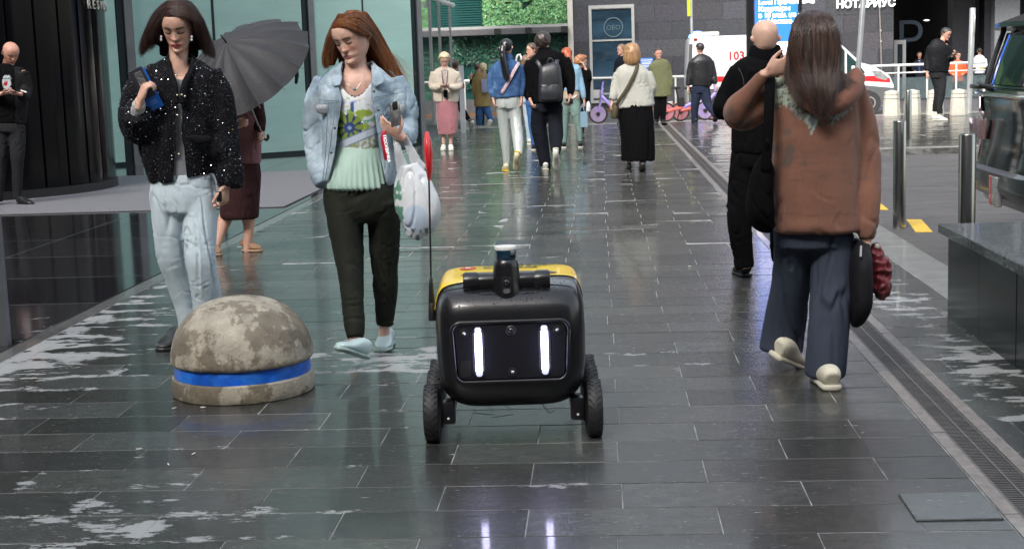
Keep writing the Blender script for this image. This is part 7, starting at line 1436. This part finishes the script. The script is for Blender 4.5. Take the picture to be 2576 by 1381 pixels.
e = empty('carrier_bag', C_f.pt(1479, 268, -.05), 'small white carrier bag beside the woman with curly ginger bun', 'bag'); o_ = Vector(e.location); v, f_ = C_f.tube([(1479, 256, -.05, 3, .03), (1480, 266, -.05, 6, .06), (1480, 280, -.05, 6, .06)], 12); g = MB().add([Vector(q)-o_ for q in v], f_); g.obj('bag_body', M_pl, e, smooth=True); MB().tube([C_f.pt(1479, 258, -.05)-o_, C_f.pt(1478, 248, -.05)-o_], .01, 6).obj('handle', M_pl, e)
Q_f = folk('man in jeans seen in profile just left of the backpack man', 23.6, (1343, 376), (1340, 128, -1.45, .0, 0),
    [(1344, 146, 0, 11, .07), (1346, 154, 0, 24, .1), (1347, 170, 0, 30, .13), (1346, 210, 0, 28, .13), (1345, 245, 0, 26, .12)],
    [[(1322, 168, 0, 9), (1320, 205, 0, 9), (1322, 240, 0, 6)], [(1370, 168, 0, 9), (1372, 205, 0, 9), (1370, 240, 0, 6)]], M_navy,
    legs=[[(1336, 258, 0, 13), (1338, 300, 0, 11), (1341, 340, 0, 9), (1343, 366, 0, 8)], [(1356, 258, 0, 13), (1360, 300, .2, 11), (1362, 340, .3, 9), (1362, 360, .35, 8)]], bottom=C_('mid_blue_jeans', (.03, .09, .22), .85, var=.25, vs=8), shoes=[((1346, 372, .05), (1342, 377, -.15))], shoem=(M_navy, M_wsole), hair=M_hairmesh('short_brown_hair', (.07, .04, .025)), hcap=.045, male=True, skin=(.60, .35, .26))
V_f = folk('woman in pale jeans mostly hidden behind the backpack man', 25, (1330, 368), (1325, 158, PI, 0, 0), [(1327, 172, 0, 9, .06), (1327, 180, 0, 16, .09), (1328, 200, 0, 19, .11), (1328, 240, 0, 18, .11)], [[(1314, 186, 0, 7), (1313, 215, 0, 7), (1314, 240, 0, 5)]], C_('white_top', (.6, .6, .62), .8), legs=[[(1324, 252, 0, 11), (1326, 300, 0, 8), (1332, 355, 0, 6)], [(1336, 252, 0, 11), (1337, 300, .1, 8), (1338, 352, .15, 6)]], bottom=C_('ice_jeans', (.34, .42, .52), .8, var=.1), shoes=[((1332, 362, -.05), (1332, 366, .18))], shoem=M_wshoe, hair=M_hairmesh('light_brown_hair', (.18, .10, .06)), hcap=.1, vox=.016, hairx=[[(1324, 155, -.05, 9), (1322, 172, -.08, 7)]])
N_f = folk('man in a long olive green parka facing us beside the bicycles', 33, (1660, 318), (1656, 136, .15, .05, 0),
    [(1657, 150, 0, 8, .06), (1658, 156, 0, 20, .1), (1660, 168, 0, 25, .13), (1662, 200, 0, 25, .14), (1663, 242, 0, 26, .15)],
    [[(1640, 166, 0, 8), (1637, 198, 0, 8), (1638, 222, -.03, 6)], [(1680, 166, 0, 8), (1685, 198, 0, 8), (1686, 222, -.03, 6)]], C_('olive_parka', (.13, .135, .07), .85, var=.15, vs=6),
    legs=[[(1653, 240, 0, 9), (1652, 280, 0, 7.5), (1651, 308, 0, 6)], [(1669, 240, 0, 9), (1668, 280, 0, 7.5), (1668, 308, 0, 6)]], bottom=M_blkcl, shoes=[((1651, 316, .05), (1649, 319, -.15)), ((1668, 316, .05), (1669, 319, -.15))], shoem=M_fb, hair=M_hairmesh('short_brown_hair', ()), hcap=.03, male=True, topname='parka', skin=(.58, .30, .23), vox=.016)
Y_f = folk('man in black looking left in front of the tall window', 32, (1566, 318), (1564, 126, -1.3, 0, 0), [(1566, 142, 0, 8, .06), (1567, 148, 0, 18, .1), (1568, 162, 0, 22, .12), (1567, 200, 0, 20, .12), (1567, 235, 0, 19, .12)], [[(1552, 158, 0, 7), (1548, 190, 0, 7), (1542, 216, -.1, 5)], [(1584, 158, 0, 7), (1586, 190, 0, 7), (1584, 215, 0, 5)]], M_navy, legs=[[(1560, 245, 0, 9), (1560, 280, 0, 7), (1560, 308, 0, 6)], [(1574, 245, 0, 9), (1575, 280, 0, 7), (1575, 308, 0, 6)]], bottom=M_navy, shoes=[((1560, 314, 0), (1556, 317, -.15))], shoem=M_fb, hair=M_hairmesh('sandy_hair', (.20, .12, .07)), hcap=.05, male=True, vox=.016)
J_f = folk('man in a short black leather jacket walking past the ambulance', 31, (1752, 322), (1761, 122, PI+.3, .1, 0),
    [(1762, 138, 0, 9, .06), (1763, 146, 0, 22, .1), (1764, 158, 0, 29, .13), (1765, 190, 0, 28, .13), (1764, 216, 0, 25, .12)],
    [[(1741, 158, 0, 9), (1735, 190, 0, 8.5), (1731, 220, -.04, 6)], [(1788, 156, 0, 9), (1795, 188, 0, 8.5), (1800, 215, -.04, 6)]], C_('black_leather_jacket', (.010, .0105, .012), .42, var=.4, vs=6),
    legs=[[(1753, 228, 0, 13), (1748, 270, 0, 10), (1748, 310, 0, 8)], [(1773, 228, 0, 13), (1781, 262, -.08, 11), (1798, 286, -.25, 8), (1802, 292, -.28, 7)]], bottom=C_('dark_indigo_jeans', (.012, .017, .035), .85, var=.3), shoes=[((1752, 318, -.05), (1742, 321, .12)), ((1802, 286, -.3), (1797, 306, -.2), (.3, -1, .3))], shoem=M_fb, hair=M_hairmesh('cropped_dark_hair', (.03, .025, .022)), hcap=.025, male=True)
E_f = folk('man in black bomber jacket and grey jeans walking right reading his phone', 29, (2360, 295), (2379, 86, .95, .35, 0),
    [(2370, 104, 0, 9, .06), (2367, 110, 0, 23, .1), (2365, 124, 0, 30, .13), (2362, 155, 0, 28, .13), (2360, 181, 0, 24, .12)],
    [[(2341, 120, 0, 9.5), (2333, 152, .02, 9), (2332, 182, -.03, 6)], [(2386, 120, 0, 9.5), (2392, 148, -.05, 8), (2396, 142, -.2, 5.5)]], C_('black_bomber', (.005, .005, .007), .6, var=.2),
    legs=[[(2352, 190, 0, 13), (2360, 228, .0, 10), (2354, 262, .05, 8), (2352, 280, .08, 7)], [(2368, 190, 0, 13), (2368, 232, -.08, 10), (2364, 265, -.1, 8), (2364, 286, -.1, 7)]], bottom=C_('charcoal_jeans', ()), shoes=[((2346, 290, .1), (2366, 292, .02)), ((2358, 296, -.12), (2384, 299, -.16))], shoem=(M_wshoe, M_wsole), hair=M_hairmesh('cropped_dark_hair', ()), hcap=.03, male=True, skin=(.60, .34, .25), vox=.013,
    handk={1: dict(D=(.3, -.6, .6), N=(-.5, 0, .8), T=(0, -1, 0))}, fold=(.012, 9))
e = empty('phone', E_f.pt(2402, 139, -.26), 'dark phone in the raised hand of the man in the bomber jacket', 'phone', rz=.5); rbox('phone_body', (-.04, -.07, -.006), (.04, .07, .006), M_fb, e, .003); MB().box((-.03, -.06, .0063), (.03, .06, .0068)).obj('screen', C_('dim_screen', ()), e)
T_f = folk('fair-haired woman in a mustard coat and jeans walking away', 36, (1222, 325), (1215, 172, PI+.1, .0, 0), [(1214, 183, 0, 8, .07), (1213, 188, 0, 17, .1), (1212, 205, 0, 20, .13), (1213, 235, 0, 20, .14), (1214, 268, 0, 21, .15)], [[(1196, 196, 0, 7), (1193, 222, 0, 7), (1195, 245, 0, 5)], [(1230, 196, 0, 7), (1234, 220, 0, 7), (1238, 245, 0, 5)]], C_('mustard_cloth', (.26, .19, .075), .85, var=.15), legs=[[(1207, 266, 0, 9), (1207, 300, 0, 7.5), (1206, 316, 0, 7)], [(1222, 266, 0, 9), (1231, 292, -.1, 8), (1236, 305, -.25, 7)]], bottom=C_('mid_blue_jeans', ()), shoes=[((1206, 322, 0), (1200, 324, .15)), ((1238, 303, -.28), (1226, 322, -.2), (-.3, -1, .5))], shoem=M_wshoe, hair=M_hairmesh('pale_blonde_hair', ()), hcap=.09, capn=.03, vox=.016, topname='coat', skin=(.55, .33, .25))
e = empty('shoulder_bag', T_f.pt(1221, 218, -.2), 'pale lilac cloth bag on the mustard coat', 'bag'); rbox('bag_body', (-.10, -.05, -.15), (.11, .05, .17), C_('lilac_cloth', (.26, .28, .42), .8, var=.1), e, .03); MB().tube([(-.05, 0, .15), (.02, .05, .35)], .012, 6).obj('strap', C_('lilac_cloth', ()), e)
X_f = folk('man raising a hand with a cigarette beside the mustard coat', 36.6, (1200, 322), (1202, 171, PI-.8, 0, 0), [(1204, 183, 0, 8, .07), (1205, 188, 0, 15, .1), (1206, 205, 0, 16, .12), (1207, 240, 0, 15, .12), (1207, 258, 0, 14, .12)], [[(1194, 196, 0, 6.5), (1187, 214, 0, 6), (1185, 198, -.05, 4.5)]], C_('dark_maroon_cloth', (.03, .010, .012), .8), legs=[[(1203, 262, 0, 8), (1204, 315, 0, 6)], [(1212, 262, 0, 8), (1212, 315, 0, 6)]], bottom=M_navy, shoes=[((1204, 320, 0), (1200, 322, .1))], shoem=M_fb, male=True, vox=.016, skin=(.58, .32, .25), handk={0: dict(D=(0, -.1, 1), N=(0, -1, 0), T=(1, 0, 0), curl=(10, 15, 60, 70))}, hair=M_hairmesh('short_brown_hair', ()), hcap=.02)
Z_f = folk('walker in black leggings and white trainers half hidden by the elderly woman', 31, (1170, 325), (1146, 165, PI, 0, 0), [(1146, 178, 0, 8, .07), (1146, 184, 0, 12, .09), (1146, 210, 0, 13, .1), (1146, 250, 0, 14, .11)], [[(1134, 190, 0, 6), (1133, 225, 0, 5)]], C_('dark_maroon_cloth', ()), legs=[[(1142, 256, 0, 9), (1142, 290, 0, 7), (1142, 312, 0, 6)], [(1152, 256, 0, 9), (1164, 280, -.1, 8), (1180, 302, -.3, 6)]], bottom=M_blkcl, shoes=[((1184, 302, -.35), (1187, 328, -.22), (.5, -1, .2)), ((1142, 318, 0), (1142, 320, .2))], shoem=(M_wshoe, M_fb), hair=M_hairmesh('short_brown_hair', ()), vox=.016)
# ---- people behind the railing
for lab, Y, x, yh, tc, yaw, sk_, tie in (('man in a dark suit and blue tie behind the railing', 56, 2313, 139, (.012, .014, .025), .0, (.5, .28, .2), 1), ('man in a bright orange shirt leaning on the railing', 49.2, 2410, 141, (.75, .10, .03), .0, (.55, .3, .22), 0), ('man in a white shirt turned away behind the railing', 56, 2464, 129, (.62, .64, .70), PI, (.35, .19, .13), 0)):
    k = 3700/Y; u = folk(lab, Y, (x, 250), (x, yh, yaw, .1, 0), [(x, yh+.16*k, 0, .08*k, .06), (x, yh+.22*k, 0, .18*k, .1), (x, yh+.38*k, 0, .22*k, .13), (x, yh+.7*k, 0, .2*k, .13), (x, yh+.85*k, 0, .19*k, .12)],
        [[(x-.22*k, yh+.3*k, 0, .06*k), (x-.25*k, yh+.55*k, 0, .055*k), (x-.18*k, yh+.62*k, -.25, .045*k)], [(x+.22*k, yh+.3*k, 0, .06*k), (x+.25*k, yh+.55*k, 0, .055*k), (x+.18*k, yh+.62*k, -.25, .045*k)]], C_('shirt_'+lab.split()[3], tc, .8, var=.08), legs=[[(x-.09*k, yh+.9*k, 0, .09*k), (x-.09*k, yh+1.55*k, 0, .06*k)], [(x+.09*k, yh+.9*k, 0, .09*k), (x+.09*k, yh+1.55*k, 0, .06*k)]], bottom=M_navy, shoes=[((x, yh+1.6*k, 0), (x, yh+1.6*k, -.2))], shoem=M_fb, male=True, vox=.018, skin=sk_, hair=M_hairmesh('cropped_dark_hair', ()), hcap=.03, topname='shirt', gz=P(x, yh, Y).z-1.62)
    if tie: u.build('tie', [u.tube([(x, yh+.24*k, -.11, .03*k, .02), (x, yh+.7*k, -.14, .035*k, .02)])], C_('tie_blue', (.03, .08, .3), .6)); u.build('shirt_front', [u.tube([(x, yh+.22*k, -.06, .07*k, .05), (x, yh+.7*k, -.09, .05*k, .05)])], C_('pale_blue_shirt', (.5, .56, .68), .7))
